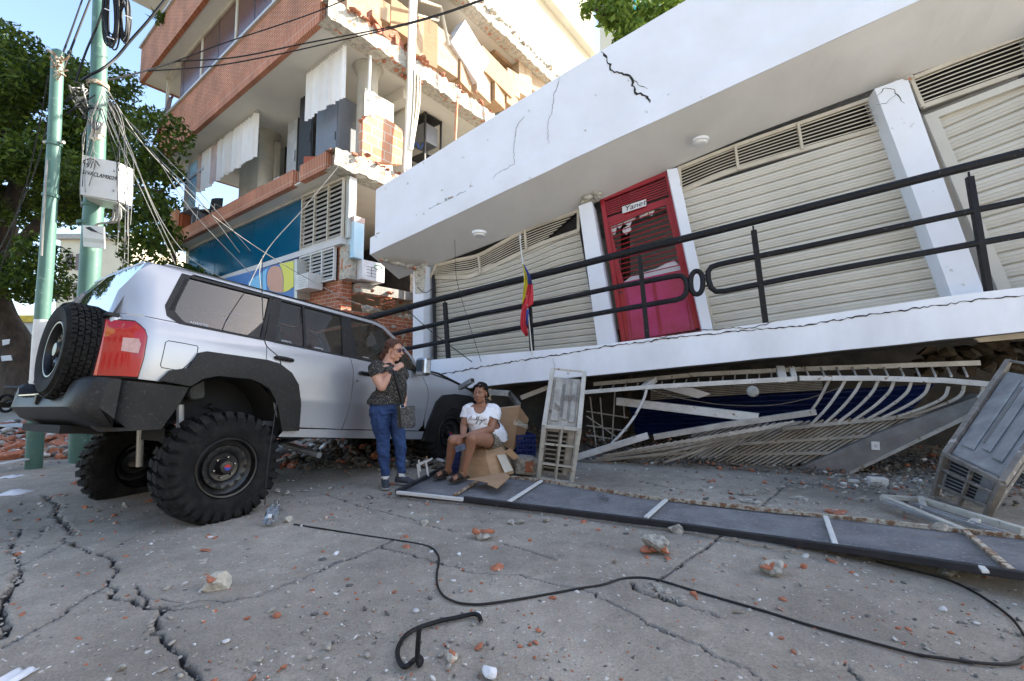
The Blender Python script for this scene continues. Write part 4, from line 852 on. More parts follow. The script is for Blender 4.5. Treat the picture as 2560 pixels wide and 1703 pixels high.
# rear bumper: black moulded shell wrapping the corner, stepped in the middle
mb = MB(); rows = []
def sec(y, x0, zt):  # cross-section loop at a given y
    return [Vector((-1.08, y, zt)), Vector((x0 + .03, y, zt)), Vector((x0, y, zt - .03)), Vector((x0 - .02, y, .56)), Vector((x0 + .05, y, .47)), Vector((x0 + .16, y, .42)), Vector((-1.08, y, .42))]
for y, x0, zt in ((-.955, -1.16, .775), (-.93, -1.24, .782), (-.86, -1.285, .782), (-.76, -1.30, .778), (-.70, -1.305, .74), (-.66, -1.305, .675), (-.4, -1.31, .665), (.4, -1.31, .665), (.66, -1.305, .675), (.70, -1.305, .74), (.76, -1.30, .778), (.88, -1.27, .782), (.95, -1.17, .775)): rows.append(sec(y, x0, zt))
mb.grid(rows, closeu=True); mb.add(rows[0], [tuple(range(7))]); mb.add(rows[-1], [tuple(range(6, -1, -1))])
bp = mb.build('rear_bumper', 'flare_black', car, smooth=True, ang=40)
for sd in (-1, 1): panel('bumper_end', [(-1.17, .775), (-.62, .757), (-.66, .63), (-.76, .41), (-1.10, .385), (-1.17, .44)], 'flare_black', sd, off=.016, th=.12)
mb = MB(); mb.bb((-1.34, -.08, .58), (-1.30, -.03, .66)); mb.build('bumper_bracket', 'black_plastic', bp); mb = MB(); mb.bb((-1.318, -.6, .657), (-1.1, .6, .668)); mb.build('step_plate', 'chrome', bp)
# hood: bent up and dusty
mb = MB(); r_ = random.Random(6); rows = []
for i in range(13):
    t = i / 12; x = 2.12 + 1.72 * t
    rows.append([Vector((x, -.90 + 1.8 * j / 12, 1.25 - .26 * t + .05 * math.sin(math.pi * j / 12) + .035 * math.sin(5 * t + j) * math.sin(math.pi * t) + .10 * math.exp(-((t - .25) / .2) ** 2) * (j / 12))) for j in range(13)])
mb.grid(rows); hd = mb.build('hood', 'car_silver', car, smooth=True, ang=60, thick=.012); hd['label'] = 'crumpled dusty bonnet buckled up towards the windscreen'
mb = MB(); mb.tube([(2.1, -.84, 1.26), (2.5, -.9, 1.235), (3.1, -.91, 1.10), (3.7, -.89, 1.0)], .014, 6); mb.build('hood_seal', 'dark_void', car)
mb = MB(); mb.bb((3.5, -.82, .45), (3.9, .82, .92)); mb.build('front_end', 'car_silver', car, bevel=.05)
mb = MB(); mb.bb((2.2, -.8, .6), (3.6, .8, .98)); mb.build('engine_bay', 'dark_void', car)
# under-body and cabin
mb = MB(); mb.bb((.30, -.84, .33), (2.3, .84, .40)); mb.bb((-1.1, -.42, .45), (3.4, .42, .58)); mb.bb((-1.12, -.85, .74), (-.6, .85, .80)); mb.bb((-.95, -.46, .5), (.4, -.44, .93)); mb.bb((-.95, .44, .5), (.4, .46, .93)); mb.bb((-1.1, -.8, .885), (.35, .8, .90)); mb.build('underbody', 'dark_void', car)
mb = MB(); mb.bb((-1.1, -.70, .90), (.1, .70, .95)); mb.bb((.1, -.82, .45), (2.2, .82, .5)); mb.bb((2.0, -.84, .5), (2.1, .84, 1.2)); mb.bb((1.85, -.78, 1.0), (2.14, .78, 1.2)); mb.build('cabin_lining', 'interior', car)
for x, y in ((.45, -.40), (.45, .40), (1.35, -.38), (1.35, .38), (-.45, -.38), (-.45, .38)):
    mb = MB(); mb.box((x, y, .98), (.14, .46, .62), (0, -.18, 0)); mb.box((x + .25, y, .72 if x > 0 else 1.0), (.5, .46, .14)); se = mb.build('seat', 'seat_cloth', car, bevel=.04)
    mb = MB(); mb.box((x - .09, y, 1.38), (.1, .26, .18), (0, -.18, 0)); mb.build('headrest', 'seat_cloth', se, bevel=.04)
for nm, c, d in (('hanging_cloth', (.62, -.42, 1.42), (.5, .3)), ('hanging_cloth', (-.12, .1, 1.40), (.25, .28))):
    mb = MB(); mb.grid([[Vector((c[0] + d[0] * (i / 8 - .5), c[1] + .04 * math.sin(i * 1.3 + j), c[2] + d[1] * (j / 6 - .5) - .06 * math.sin(i))) for i in range(9)] for j in range(7)]); mb.build(nm, 'pink_cloth', car, smooth=True, thick=.01)
mb = MB(); mb.tube([(1.9 + .02 * math.cos(k * .524), -.38 + .18 * math.cos(k * .524), 1.12 + .17 * math.sin(k * .524)) for k in range(12)], .014, 6, closed=True); mb.build('steering_wheel', 'black_plastic', car)
mb = MB(); mb.box((1.62, -.05, 1.58), (.03, .24, .07), (0, .2, .1)); mb.build('inner_mirror', 'flare_black', car, bevel=.01)
# door mirror
mb = MB(); mb.box((2.02, -1.06, 1.26), (.13, .20, .24), (0, 0, -.15)); mr = mb.build('wing_mirror', 'chrome', car, bevel=.035)
mb = MB(); mb.bar((2.0, -.86, 1.22), (2.02, -1.0, 1.21), .06, .05); mb.build('mirror_arm', 'flare_black', mr)
mb = MB(); mb.lathe([(.001, 0), (.015, 0), (.015, .006), (.001, .008)], 12, (1.02 + .06, -.937, .985), (0, -1, 0)); mb.build('door_lock', 'chrome', car, smooth=True)
# glass etching on the windows
for x, z, s_ in ((-.66, 1.318, .035), (.15, 1.305, .026), (.52, 1.295, .026), (1.16, 1.285, .022)):
    y = -(ys(x, z) - .008); text3d('AD907YG', (x + .08, y, z), (1, 0, -.035), (0, .3, 1), s_, 'paper', car, ext=.0002, name='window_etching')
# ---- wheels
def wheel(c, side, r=.465, w=.33, spare=False, axis=None, steer=0):
    """c = centre of the outer face; local car coordinates"""
    wt = empty('wheel', c, None, None, local=True); wt.parent = car
    wt.rotation_euler = (0, 0, steer) if not spare else (0, 0, -math.pi / 2)
    s_ = side; mb = MB()        # in wheel space the outer face points to s_*y ... inner to -s_*y
    def Y(t): return -s_ * t       # t = distance inward from outer face
    rr = r - (.03 if not spare else .016); rim = .238 if not spare else .215
    prof = [(rim, .035), (rim + .02, .012), (rim + .06, .0), (rim + .12, -.004), (rr - .03, .008), (rr - .006, .03), (rr, .07), (rr, w - .07), (rr - .006, w - .03), (rr - .03, w - .008), (rim + .12, w + .004), (rim + .05, w), (rim, w - .03)]
    rows = [[Vector((p * math.cos(a), Y(t), p * math.sin(a))) for a in [2 * math.pi * k / 64 for k in range(64)]] for p, t in prof]; mb.grid(rows, closeu=True); 
    if not spare:
        n = 30
        for k in range(n):
            for e in (0, 1):
                a = 2 * math.pi * (k + .5 * e) / n; ca, sa = math.cos(a), math.sin(a); Rm = Matrix(((ca, 0, -sa), (0, 1, 0), (sa, 0, ca)))
                def pt(rad, t, ta): return Rm @ Vector((rad, Y(t if not e else w - t), ta))
                wd = .030
                for t0, t1, k0 in ((-.006, .115, 1), (.125, .20, .8)):
                    sk = .02 * (1 if e else -1)
                    lo, hi = rr - .03, r
                    if k0 == 1:
                        vs = [pt(rr - .085, -.004, -wd * .7), pt(rr - .085, -.004, wd * .7), pt(rr - .02, -.008, wd), pt(rr - .02, -.008, -wd), pt(hi - .012, .014, -wd), pt(hi - .012, .014, wd), pt(hi, .035, wd), pt(hi, .035, -wd), pt(hi, t1, -wd * .75 + sk), pt(hi, t1, wd * .75 + sk), pt(lo - .01, t1, wd * .8 + sk), pt(lo - .01, t1, -wd * .8 + sk), pt(rr - .09, .02, -wd * .7), pt(rr - .09, .02, wd * .7)]
                        fs = [(0, 1, 2, 3), (3, 2, 5, 4), (4, 5, 6, 7), (7, 6, 9, 8), (8, 9, 10, 11), (0, 3, 4, 7, 8, 11, 12), (1, 13, 10, 9, 6, 5, 2), (0, 12, 13, 1)]
                        mb.add(vs, fs)
                    else:
                        vs = [pt(lo, t0, -wd * .8), pt(lo, t0, wd * .8), pt(lo, t1, wd * .8 + sk), pt(lo, t1, -wd * .8 + sk), pt(hi, t0, -wd * .75), pt(hi, t0, wd * .75), pt(hi, t1, wd * .75 + sk), pt(hi, t1, -wd * .75 + sk)]
                        mb.add(vs, [(4, 5, 6, 7), (0, 1, 5, 4), (1, 2, 6, 5), (2, 3, 7, 6), (3, 0, 4, 7)])
    else:
        n = 60
        for k in range(n):
            for j in range(6):
                a = 2 * math.pi * (k + .5 * (j % 2) + .12 * ((k * 7 + j * 3) % 5 - 2) * .3) / n; ca, sa = math.cos(a), math.sin(a); Rm = Matrix(((ca, 0, -sa), (0, 1, 0), (sa, 0, ca)))
                t0 = .018 + j * (w - .036) / 6; t1 = t0 + (w - .036) / 6 - .008; hw = math.pi * r / n * .74; sk = .008 * (1 if (j + k) % 2 else -1)
                dn = .012 if j in (0, 5) else 0; vs = [Rm @ Vector((q, Y(t), ta)) for q, t, ta in ((rr - .01, t0, -hw), (rr - .01, t0, hw), (rr - .01, t1, hw + sk), (rr - .01, t1, -hw + sk), (r - (dn if j == 0 else 0), t0, -hw * .9), (r - (dn if j == 0 else 0), t0, hw * .9), (r - (dn if j == 5 else 0), t1, hw * .9 + sk), (r - (dn if j == 5 else 0), t1, -hw * .9 + sk))]
                mb.add(vs, [(4, 5, 6, 7), (0, 1, 5, 4), (1, 2, 6, 5), (2, 3, 7, 6), (3, 0, 4, 7)])
    mb.build('tyre', 'rubber', wt, smooth=True, ang=30)
    mb = MB(); ax = (0, Y(1), 0)
    mb.lathe([(rim + .012, .02), (rim + .004, .012), (rim - .008, .014), (rim - .014, .03), (rim - .018, .07), (rim - .05, .085), (rim - .055, .075), (rim - .062, .055), (rim - .09, .055), (rim - .115, .07), (rim - .125, .085), (.07, .09), (.062, .055), (.058, .03), (.05, .022), (.001, .02)], 56, (0, 0, 0), ax)
    mb.lathe([(rim - .018, .07), (rim - .018, w - .02)], 40, (0, 0, 0), ax)
    for k in range(14):
        a = 2 * math.pi * k / 14; c_ = Vector(((rim - .076) * math.cos(a), Y(.0515), (rim - .076) * math.sin(a))); mb.lathe([(.017, -.002), (.0165, .0), (.001, .0005)], 14, c_, ax, 1)
    mb.build('rim', ['rim_black', 'dark_void'], wt, smooth=True, ang=40)
    for k in range(6):
        mb = MB(); a = 2 * math.pi * (k + .3) / 6; c_ = Vector((.085 * math.cos(a), Y(.09), .085 * math.sin(a))); mb.lathe([(.011, 0), (.011, -.02), (.007, -.026), (.001, -.026)], 6, c_, ax); mb.build('wheel_nut', 'chrome', wt)
    if not spare:
        mb = MB(); mb.prism([Vector((.026 * math.cos(a), Y(.019), .026 * math.sin(a))) for a in [math.pi * k / 8 for k in range(9)]], (0, Y(.004) * -1 * 0 + s_ * .002, 0)); mb.build('hub_emblem', 'emblem_red', wt)
        mb = MB(); mb.prism([Vector((.026 * math.cos(a), Y(.019), .026 * math.sin(a))) for a in [math.pi + math.pi * k / 8 for k in range(9)]], (0, s_ * .002, 0)); mb.build('hub_emblem', 'emblem_blue', wt)
    return wt
wheel((-.32, -1.16, .105), -1); wheel((-.32, .84, .03), 1); wheel((2.80, -.95, .39), -1, steer=-.05); wheel((2.85, .9, .36), 1)
sp_ = wheel((-1.385, -.40, 1.0), -1, r=.385, w=.26, spare=True); sp_['label'] = 'spare wheel carried on the tailgate'
mb = MB(); mb.bar((-1.15, -.40, 1.0), (-1.3, -.40, 1.0), .12, .12); mb.build('spare_bracket', 'dark_void', car)
mb = MB(); mb.tube([(-.32, -.95, .10), (-.32, .6, .05)], .055, 10); mb.lathe([(.05, -.16), (.14, -.08), (.15, 0), (.14, .08), (.05, .16)], 16, (-.32, -.1, .08), (0, 1, 0)); mb.build('rear_axle', 'dark_paint', car, smooth=True)
for y in (-.55, .35):
    mb = MB(); mb.tube([(-.42, y, .02), (-.5, y * .95, .62)], .03, 10); mb.build('shock_absorber', 'alu', car, smooth=True)
    mb = MB(); mb.tube([(-.22 + .06 * math.cos(k * .6), y + .06 * math.sin(k * .6), .14 + k * .0085) for k in range(60)], .009, 5); mb.build('coil_spring', 'dark_paint', car, smooth=True)
mb = MB(); mb.tube([(-.3, -.5, .1), (1.2, -.35, .42)], .03, 8); mb.tube([(-.3, .3, .08), (1.2, .35, .42)], .03, 8); mb.build('trailing_arm', 'dark_paint', car)
mb = MB(); mb.bb((-1.26, -.5, .36), (-1.0, .55, .42)); mb.build('tow_beam', 'dark_void', car)
# ================================================================ GROUND: concrete paving with real cracks pressed into the mesh
SMOOTH = lambda t: t * t * (3 - 2 * t)
CR = []   # (polyline in x,y, half width, depth)
def zA(x, y): return (x * .38185, 1200 + y * .38185)
def zB(x, y): return (800 + x * .38185, 1200 + y * .38185)
def zC(x, y): return (1600 + x * .4073, 1200 + y * .4073)
def crk(pts, w, d, zf=None, seed=0, jag=1.0):
    pts = [zf(*p) for p in pts] if zf else pts; q = [np.array(gr(*p)[:2]) for p in pts]; r_ = random.Random(seed + len(pts)); out = []
    for a, b in zip(q, q[1:]):
        L = np.linalg.norm(b - a); n = max(1, int(L / .045)); t = (b - a) / (L + 1e-9); nn = np.array([-t[1], t[0]])
        for k in range(n): out.append(a + (b - a) * k / n + nn * r_.gauss(0, .009) * jag * (1 if k or out else 0))
    out.append(q[-1]); CR.append((np.array(out), w, d))
crk([(285, 100), (330, 140), (385, 165), (375, 205), (370, 240), (430, 290), (440, 325), (470, 352)], .020, .05, zA, 1)
crk([(470, 352), (425, 380), (428, 412)], .012, .03, zA, 2)
crk([(428, 412), (520, 435), (545, 460), (620, 485), (690, 508), (735, 530), (735, 575), (762, 610), (735, 650), (700, 680), (695, 700)], .014, .045, zA, 3)
crk([(695, 700), (750, 720), (745, 770), (780, 795), (865, 800), (900, 828), (960, 815), (975, 845), (1040, 842), (1080, 860)], .020, .05, zA, 4)
crk([(885, 685), (915, 720), (918, 755), (880, 775), (868, 805)], .008, .03, zA, 5); crk([(918, 755), (955, 765), (975, 790), (960, 815)], .008, .03, zA, 6)
crk([(1080, 860), (1045, 905), (1040, 980), (1010, 1000), (1060, 1050), (1110, 1100), (1160, 1140), (1205, 1150), (1180, 1200), (1240, 1240), (1290, 1290), (1320, 1340)], .016, .05, zA, 7)
crk([(1080, 860), (1200, 810), (1330, 790), (1480, 795), (1600, 785), (1700, 760), (1820, 715), (1960, 660), (2110, 600), (2220, 545), (2330, 515)], .005, .02, zA, 8)
crk([(1080, 868), (1200, 850), (1310, 835)], .004, .015, zA, 9); crk([(980, 790), (1100, 788), (1200, 800)], .004, .015, zA, 10)
crk([(0, 1115), (200, 1010), (390, 905), (450, 850), (560, 780), (690, 708)], .007, .03, zA, 11, .5)
crk([(0, 625), (130, 570), (250, 510), (360, 455), (428, 412)], .008, .02, zA, 12, .4)
crk([(70, 410), (80, 470), (115, 510), (140, 560)], .013, .04, zA, 13); crk([(140, 585), (95, 680), (40, 770), (5, 850), (20, 930), (25, 990), (0, 1050)], .024, .07, zA, 14)
crk([(80, 440), (180, 410), (260, 360), (305, 300)], .007, .03, zA, 15); crk([(0, 400), (100, 390), (145, 345), (130, 320), (60, 315)], .005, .02, zA, 16)
crk([(640, 500), (720, 470), (800, 420), (880, 380)], .004, .015, zA, 17); crk([(480, 360), (640, 320), (800, 290)], .005, .015, zA, 18)
crk([(0, 610), (80, 560), (180, 525), (290, 490), (400, 440), (480, 400)], .004, .015, zB, 19); crk([(480, 400), (390, 440), (520, 480), (680, 525), (780, 555), (880, 570), (1000, 610), (1150, 622), (1300, 630), (1400, 655), (1540, 685), (1680, 710), (1800, 750), (1870, 800), (1960, 840), (2080, 900), (2150, 960), (2250, 1010), (2357, 1048)], .0045, .02, zB, 20)
crk([(0, 80), (100, 115), (200, 150), (330, 190), (450, 215), (560, 245), (650, 280), (760, 320), (900, 345)], .005, .015, zB, 21)
crk([(1200, 420), (1350, 470), (1480, 505), (1550, 530)], .004, .012, zB, 22)
crk([(2040, 680), (2070, 730), (2150, 755), (2240, 790), (2357, 830)], .022, .05, zB, 23); crk([(2357, 560), (2290, 620), (2220, 660), (2170, 690)], .010, .03, zB, 24, .4)
crk([(500, 345), (430, 400), (340, 460), (250, 530), (170, 580), (120, 610)], .011, .035, zC, 25, .6); crk([(60, 660), (130, 720), (240, 760), (330, 800), (420, 825), (490, 860)], .006, .02, zC, 26)
crk([(0, 865), (60, 910), (140, 945), (260, 985), (370, 1030), (470, 1085), (560, 1140), (660, 1170), (740, 1235)], .005, .02, zC, 27)
crk([(1250, 1130), (1290, 1180), (1350, 1235)], .012, .03, zC, 28)
crk([(920, 10), (850, 70), (780, 130), (730, 170)], .010, .03, zC, 29, .5); crk([(0, 5), (150, 40), (330, 60), (560, 85), (700, 110), (780, 130)], .008, .02, zC, 30); crk([(860, 5), (1000, 20), (1200, 40), (1380, 60)], .007, .02, zC, 31)
def vnoise(x, y, sc, seed):
    rs = np.random.RandomState(seed); G = rs.rand(64, 64); x = x / sc; y = y / sc; xi = np.floor(x).astype(int); yi = np.floor(y).astype(int); fx = SMOOTH(x - xi); fy = SMOOTH(y - yi)
    g = lambda a, b: G[a % 64, b % 64]
    return (g(xi, yi) * (1 - fx) + g(xi + 1, yi) * fx) * (1 - fy) + (g(xi, yi + 1) * (1 - fx) + g(xi + 1, yi + 1) * fx) * fy - .5
ys_ = [.45]
while ys_[-1] < 16: ys_.append(ys_[-1] * (1.0052 if ys_[-1] < 5.2 else 1.012))
while ys_[-1] < 60: ys_.append(ys_[-1] * 1.08)
ys_ = np.array(ys_); ss = np.linspace(-1.75, 1.75, 560); ss = ss * .55 + ss * np.abs(ss / 1.75) * .45
Yg, Sg = np.meshgrid(ys_, ss, indexing='ij'); Xg = Sg * (Yg + .35)
Z = vnoise(Xg + 50, Yg, 1.7, 1) * .02 + vnoise(Xg + 50, Yg, .45, 2) * .006 + vnoise(Xg + 50, Yg, .06, 3) * .0035 + vnoise(Xg + 50, Yg, .02, 9) * .0022
Z *= np.clip((10 - Yg) / 4, .3, 1); Z -= Z.mean()
CK = np.zeros_like(Z)
for pl, wd, dp in CR:
    lo, hi = pl.min(0) - .12, pl.max(0) + .12
    msk = (Xg > lo[0]) & (Xg < hi[0]) & (Yg > lo[1]) & (Yg < hi[1]) & (Yg < 9)
    if not msk.any(): continue
    px_, py_ = Xg[msk], Yg[msk]; best = np.full(px_.shape, 9.)
    for a, b in zip(pl, pl[1:]):
        d = b - a; L2 = (d * d).sum() + 1e-12; t = np.clip(((px_ - a[0]) * d[0] + (py_ - a[1]) * d[1]) / L2, 0, 1); best = np.minimum(best, np.hypot(px_ - a[0] - t * d[0], py_ - a[1] - t * d[1]))
    ww = wd * (.72 if wd >= .012 else 1) * (.45 + 1.1 * np.abs(vnoise(px_ + 50, py_, .09, 5) + .5)); ww = np.maximum(ww, .0026 * py_) if wd < .012 else ww
    CK[msk] = np.maximum(CK[msk], np.clip(1.25 - best / ww, 0, 1))
    Z[msk] -= max(dp, .022) * np.clip(1 - best / ww, 0, 1) ** .45; Z[msk] += .004 * np.exp(-((best - ww * 1.4) / (ww * .8 + .004)) ** 2)
V = np.stack([Xg, Yg, Z], -1).reshape(-1, 3); ny, nx = Xg.shape
ii, jj = np.meshgrid(np.arange(ny - 1), np.arange(nx - 1), indexing='ij'); a_ = (ii * nx + jj).ravel(); FQ = np.stack([a_, a_ + 1, a_ + nx + 1, a_ + nx], -1)
def npmesh(name, V, F, m, smooth=True, k=4):
    me = bpy.data.meshes.new(name); me.vertices.add(len(V)); me.vertices.foreach_set('co', np.ascontiguousarray(V, dtype=np.float32).ravel()); me.loops.add(F.size); me.loops.foreach_set('vertex_index', F.ravel().astype(np.int32))
    me.polygons.add(len(F)); me.polygons.foreach_set('loop_start', np.arange(len(F), dtype=np.int32) * k); me.polygons.foreach_set('loop_total', np.full(len(F), k, dtype=np.int32)); me.update(); me.validate()
    if smooth: me.polygons.foreach_set('use_smooth', [True] * len(F))
    for mm in (m if isinstance(m, list) else [m]): me.materials.append(MT[mm])
    o = bpy.data.objects.new(name, me); COL.objects.link(o); return o
def groundmat():
    m = bpy.data.materials.new('paving'); m.use_nodes = True; nt = m.node_tree; N = nt.nodes; L = nt.links; b = N['Principled BSDF']; b.inputs['Roughness'].default_value = .9; b.inputs['Specular IOR Level'].default_value = .25
    tc = N.new('ShaderNodeTexCoord'); v = tc.outputs['Object']
    def noise(s, d=6, r=.6):
        n = N.new('ShaderNodeTexNoise'); n.inputs['Scale'].default_value = s; n.inputs['Detail'].default_value = d; n.inputs['Roughness'].default_value = r; L.new(v, n.inputs['Vector']); return n.outputs[0]
    def ramp(i, p0, c0, p1, c1):
        r = N.new('ShaderNodeValToRGB'); r.color_ramp.elements[0].position = p0; r.color_ramp.elements[1].position = p1; r.color_ramp.elements[0].color = tuple(c0) + (1,); r.color_ramp.elements[1].color = tuple(c1) + (1,); L.new(i, r.inputs[0]); return r.outputs[0]
    def mix(f, a, bb, mode='MIX'):
        x = N.new('ShaderNodeMix'); x.data_type = 'RGBA'; x.blend_type = mode
        if hasattr(f, 'node'): L.new(f, x.inputs[0])
        else: x.inputs[0].default_value = f
        for k, q in ((6, a), (7, bb)):
            if hasattr(q, 'node'): L.new(q, x.inputs[k])
            else: x.inputs[k].default_value = tuple(q) + (1,)
        return x.outputs[2]
    c = ramp(noise(.7, 9, .62), .38, (.265, .237, .202), .62, (.42, .378, .32))
    c = mix(.55, c, ramp(noise(6, 8, .7), .3, (.55, .54, .52), .7, (1.15, 1.13, 1.1)), 'MULTIPLY')
    c = mix(.8, c, ramp(noise(90, 5, .75), .32, (.60, .60, .59), .66, (1.22, 1.21, 1.19)), 'MULTIPLY')
    c = mix(ramp(noise(2.1, 5, .55), .56, (0, 0, 0), .72, (.4, .4, .4)), c, (.22, .212, .20))
    c = mix(ramp(noise(28, 3, .5), .68, (0, 0, 0), .70, (.8, .8, .8)), c, (.62, .60, .56))
    c = mix(ramp(noise(45, 2, .5), .72, (0, 0, 0), .735, (.8, .8, .8)), c, (.38, .17, .10))
    c = mix(ramp(noise(60, 2, .5), .70, (0, 0, 0), .72, (.9, .9, .9)), c, (.10, .10, .10))
    at_ = N.new('ShaderNodeAttribute'); at_.attribute_name = 'crack'; mr = N.new('ShaderNodeMapRange'); mr.inputs[1].default_value = .2; mr.inputs[2].default_value = .7; L.new(at_.outputs['Fac'], mr.inputs[0])
    c = mix(mr.outputs[0], c, (.05, .045, .04)); L.new(c, b.inputs['Base Color'])
    bp = N.new('ShaderNodeBump'); bp.inputs['Strength'].default_value = .55; bp.inputs['Distance'].default_value = .006; L.new(noise(110, 6, .7), bp.inputs['Height']); L.new(bp.outputs[0], b.inputs['Normal'])
    MT['paving'] = m
groundmat()
g_ = npmesh('paving', V, FQ, 'paving'); _at = g_.data.attributes.new('crack', 'FLOAT', 'POINT'); _at.data.foreach_set('value', CK.ravel().astype(np.float32)); tag(g_, kind='structure')
mat('earth', (.40, .37, .32), .95, col2=(.30, .28, .25), scale=.6)
mb = MB(); mb.bb((-400, -60, -.5), (400, 700, -.16)); tag(mb.build('ground', 'earth'), kind='structure')

# ---- small crumbs: one scattered layer
rs = np.random.RandomState(11)
import bmesh as _b
bm = _b.new(); _b.ops.create_icosphere(bm, subdivisions=1, radius=1); ico_v = np.array([v.co[:] for v in bm.verts]); ico_f = np.array([[v.index for v in f.verts] for f in bm.faces]); bm.free()
def scatter(name, P, S, m, flat=.6, seed=0, mi=None):
    rs = np.random.RandomState(seed); n = len(P); k = len(ico_v); ang = rs.rand(n) * 6.28; sc = rs.uniform(.5, 1.4, (n, 3)); sc[:, 2] *= flat
    j = ico_v[None] * (1 + rs.uniform(-.32, .25, (n, k, 1))); j = j * sc[:, None, :] * S[:, None, None]; c, s_ = np.cos(ang)[:, None], np.sin(ang)[:, None]
    x = j[..., 0] * c - j[..., 1] * s_; y = j[..., 0] * s_ + j[..., 1] * c; tl = rs.uniform(-.5, .5, (n, 1)); z = j[..., 2] + x * tl
    Vv = np.stack([x, y, z], -1) + P[:, None, :]; Ff = (ico_f[None] + (np.arange(n) * k)[:, None, None]).reshape(-1, 3)
    o = npmesh(name, Vv.reshape(-1, 3), Ff, m, smooth=False, k=3)
    if mi is not None: o.data.polygons.foreach_set('material_index', np.repeat(mi, len(ico_f)).astype(np.int32))
    return o
mat('crumb_grey', (.40, .37, .32), .95, col2=(.22, .205, .18), scale=30, bump=.3); mat('crumb_white', (.66, .65, .63), .9, bump=.2); mat('crumb_dark', (.14, .135, .13), .95, bump=.3)
def field(n, x0, x1, y0, y1, s0, s1, rs, dens=None):
    y = y0 * (y1 / y0) ** rs.rand(n); x = rs.uniform(-1.25, 1.25, n) * (y + .3); s = np.exp(rs.uniform(np.log(s0), np.log(s1), n)) * (.45 + y * .18)
    return np.stack([x, y, s * .2], -1), s
P_, S_ = field(11000, 0, 0, 1.2, 11, .0016, .011, rs)
near = (np.abs(P_[:, 0]) < 1.25 * P_[:, 1]); P_, S_ = P_[near], S_[near]
keep = ~((P_[:, 0] < -1.1) & (P_[:, 1] < 2.6) & (rs.rand(len(P_)) < .6)); P_, S_ = P_[keep], S_[keep]
P2_, S2_ = field(1300, 0, 0, 1.7, 6.5, .010, .030, np.random.RandomState(5)); P_ = np.concatenate([P_, P2_]); S_ = np.concatenate([S_, S2_ * .8]); mi = rs.choice([0, 1, 2, 3], len(P_), p=[.50, .24, .10, .16]); tag(scatter('rubble_crumbs', P_, S_, ['crumb_grey', 'red_brick', 'crumb_white', 'crumb_dark'], .55, 3, mi), 'small crumbs of brick and concrete strewn over the paving', 'rubble', kind='stuff')
# chips lying along the big cracks
pp = []
for pl, wd, dp in CR:
    if wd >= .012:
        for a in pl:
            for _ in range(2): pp.append((a[0] + rs.normal(0, .025), a[1] + rs.normal(0, .02), -.004))
pp = np.array(pp); tag(scatter('crack_chips', pp, rs.uniform(.004, .016, len(pp)), ['crumb_grey', 'crumb_dark'], .5, 5, rs.choice([0, 1], len(pp))), 'loose concrete chips along the wide cracks in the paving', 'rubble', kind='stuff')
# dense rubble under the car, under the slab and along the left wall
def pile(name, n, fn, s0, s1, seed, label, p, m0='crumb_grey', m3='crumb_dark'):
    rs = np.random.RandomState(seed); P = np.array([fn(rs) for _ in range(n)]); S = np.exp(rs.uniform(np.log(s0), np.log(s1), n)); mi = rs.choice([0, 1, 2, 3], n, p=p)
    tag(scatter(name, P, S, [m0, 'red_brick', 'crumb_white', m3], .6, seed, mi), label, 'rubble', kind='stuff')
pile('brick_rubble', 2600, lambda r: (r.uniform(-14, -3.2), 6.6 + 5.0 * r.rand() ** 1.3, .01 + .07 * r.rand()), .03, .12, 21, 'broken brick rubble covering the ground behind the green poles', [.30, .48, .12, .10])
def under(r):
    x = r.uniform(-3.2, .3); y = r.uniform(6.0, 8.6); return (x, y, .02 + max(0, (y - 6.0) * .12) * r.rand())
pile('rubble_heap', 1500, under, .015, .09, 22, 'grey rubble heap with shade painted into its colour under the car and beside its front wheel', [.78, .10, .03, .09], 'rubble_shaded')
def slabr(r):
    x = r.uniform(-.2, 8); t = r.rand(); y0 = 6.9 - (x + .2) * .36; y = y0 + .12 + 2.1 * t; return (x, y, .3 * t * r.rand())
pile('slab_rubble', 3800, slabr, .008, .05, 23, 'dusty rubble with shade painted into its colour under the tilted white slab', [.70, .09, .04, .17], 'rubble_shaded')
def rightr(r): 
    t = r.rand(); p = Vector(gr(2430, 1240)) ; return (p.x + r.normal(0, .8), p.y + .25 + r.normal(0, .35), .02 + .05 * r.rand())
pile('corner_rubble', 700, rightr, .006, .03, 24, 'grey rubble around the fallen cage at the right edge', [.6, .1, .08, .22])
# ================================================================ WRECKAGE UNDER AND IN FRONT OF THE SLAB
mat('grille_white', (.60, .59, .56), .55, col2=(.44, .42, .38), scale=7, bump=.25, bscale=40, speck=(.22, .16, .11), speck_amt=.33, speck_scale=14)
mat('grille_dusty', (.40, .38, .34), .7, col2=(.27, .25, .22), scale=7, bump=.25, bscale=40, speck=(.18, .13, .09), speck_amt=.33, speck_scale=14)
mat('shutter_blue', (.006, .016, .085), .4, col2=(.008, .02, .10), scale=1.5, bump=.1)
mat('cage_brown', (.25, .225, .195), .65, col2=(.14, .125, .11), scale=9, bump=.3, speck=(.4, .37, .33), speck_amt=.34, speck_scale=12)
mat('cage_paint', (.52, .50, .44), .55, col2=(.40, .38, .33), scale=9, bump=.3, speck=(.25, .2, .15), speck_amt=.32, speck_scale=20)
mat('dusty_sheet', (.40, .38, .33), .8, col2=(.24, .225, .20), scale=8, bump=.5, bscale=50, speck=(.16, .14, .12), speck_amt=.36, speck_scale=6)
mat('galv_sheet', (.36, .37, .38), .5, metal=.3, col2=(.22, .225, .23), scale=5, bump=.2)
mat('panel_dusty', (.20, .20, .205), .8, col2=(.12, .12, .125), scale=4, bump=.3, bscale=120, dist=.003, speck=(.24, .235, .22), speck_amt=.37, speck_scale=40)
mat('beam_grey', (.22, .21, .20), .9, col2=(.15, .145, .135), scale=5, bump=.6, bscale=30)
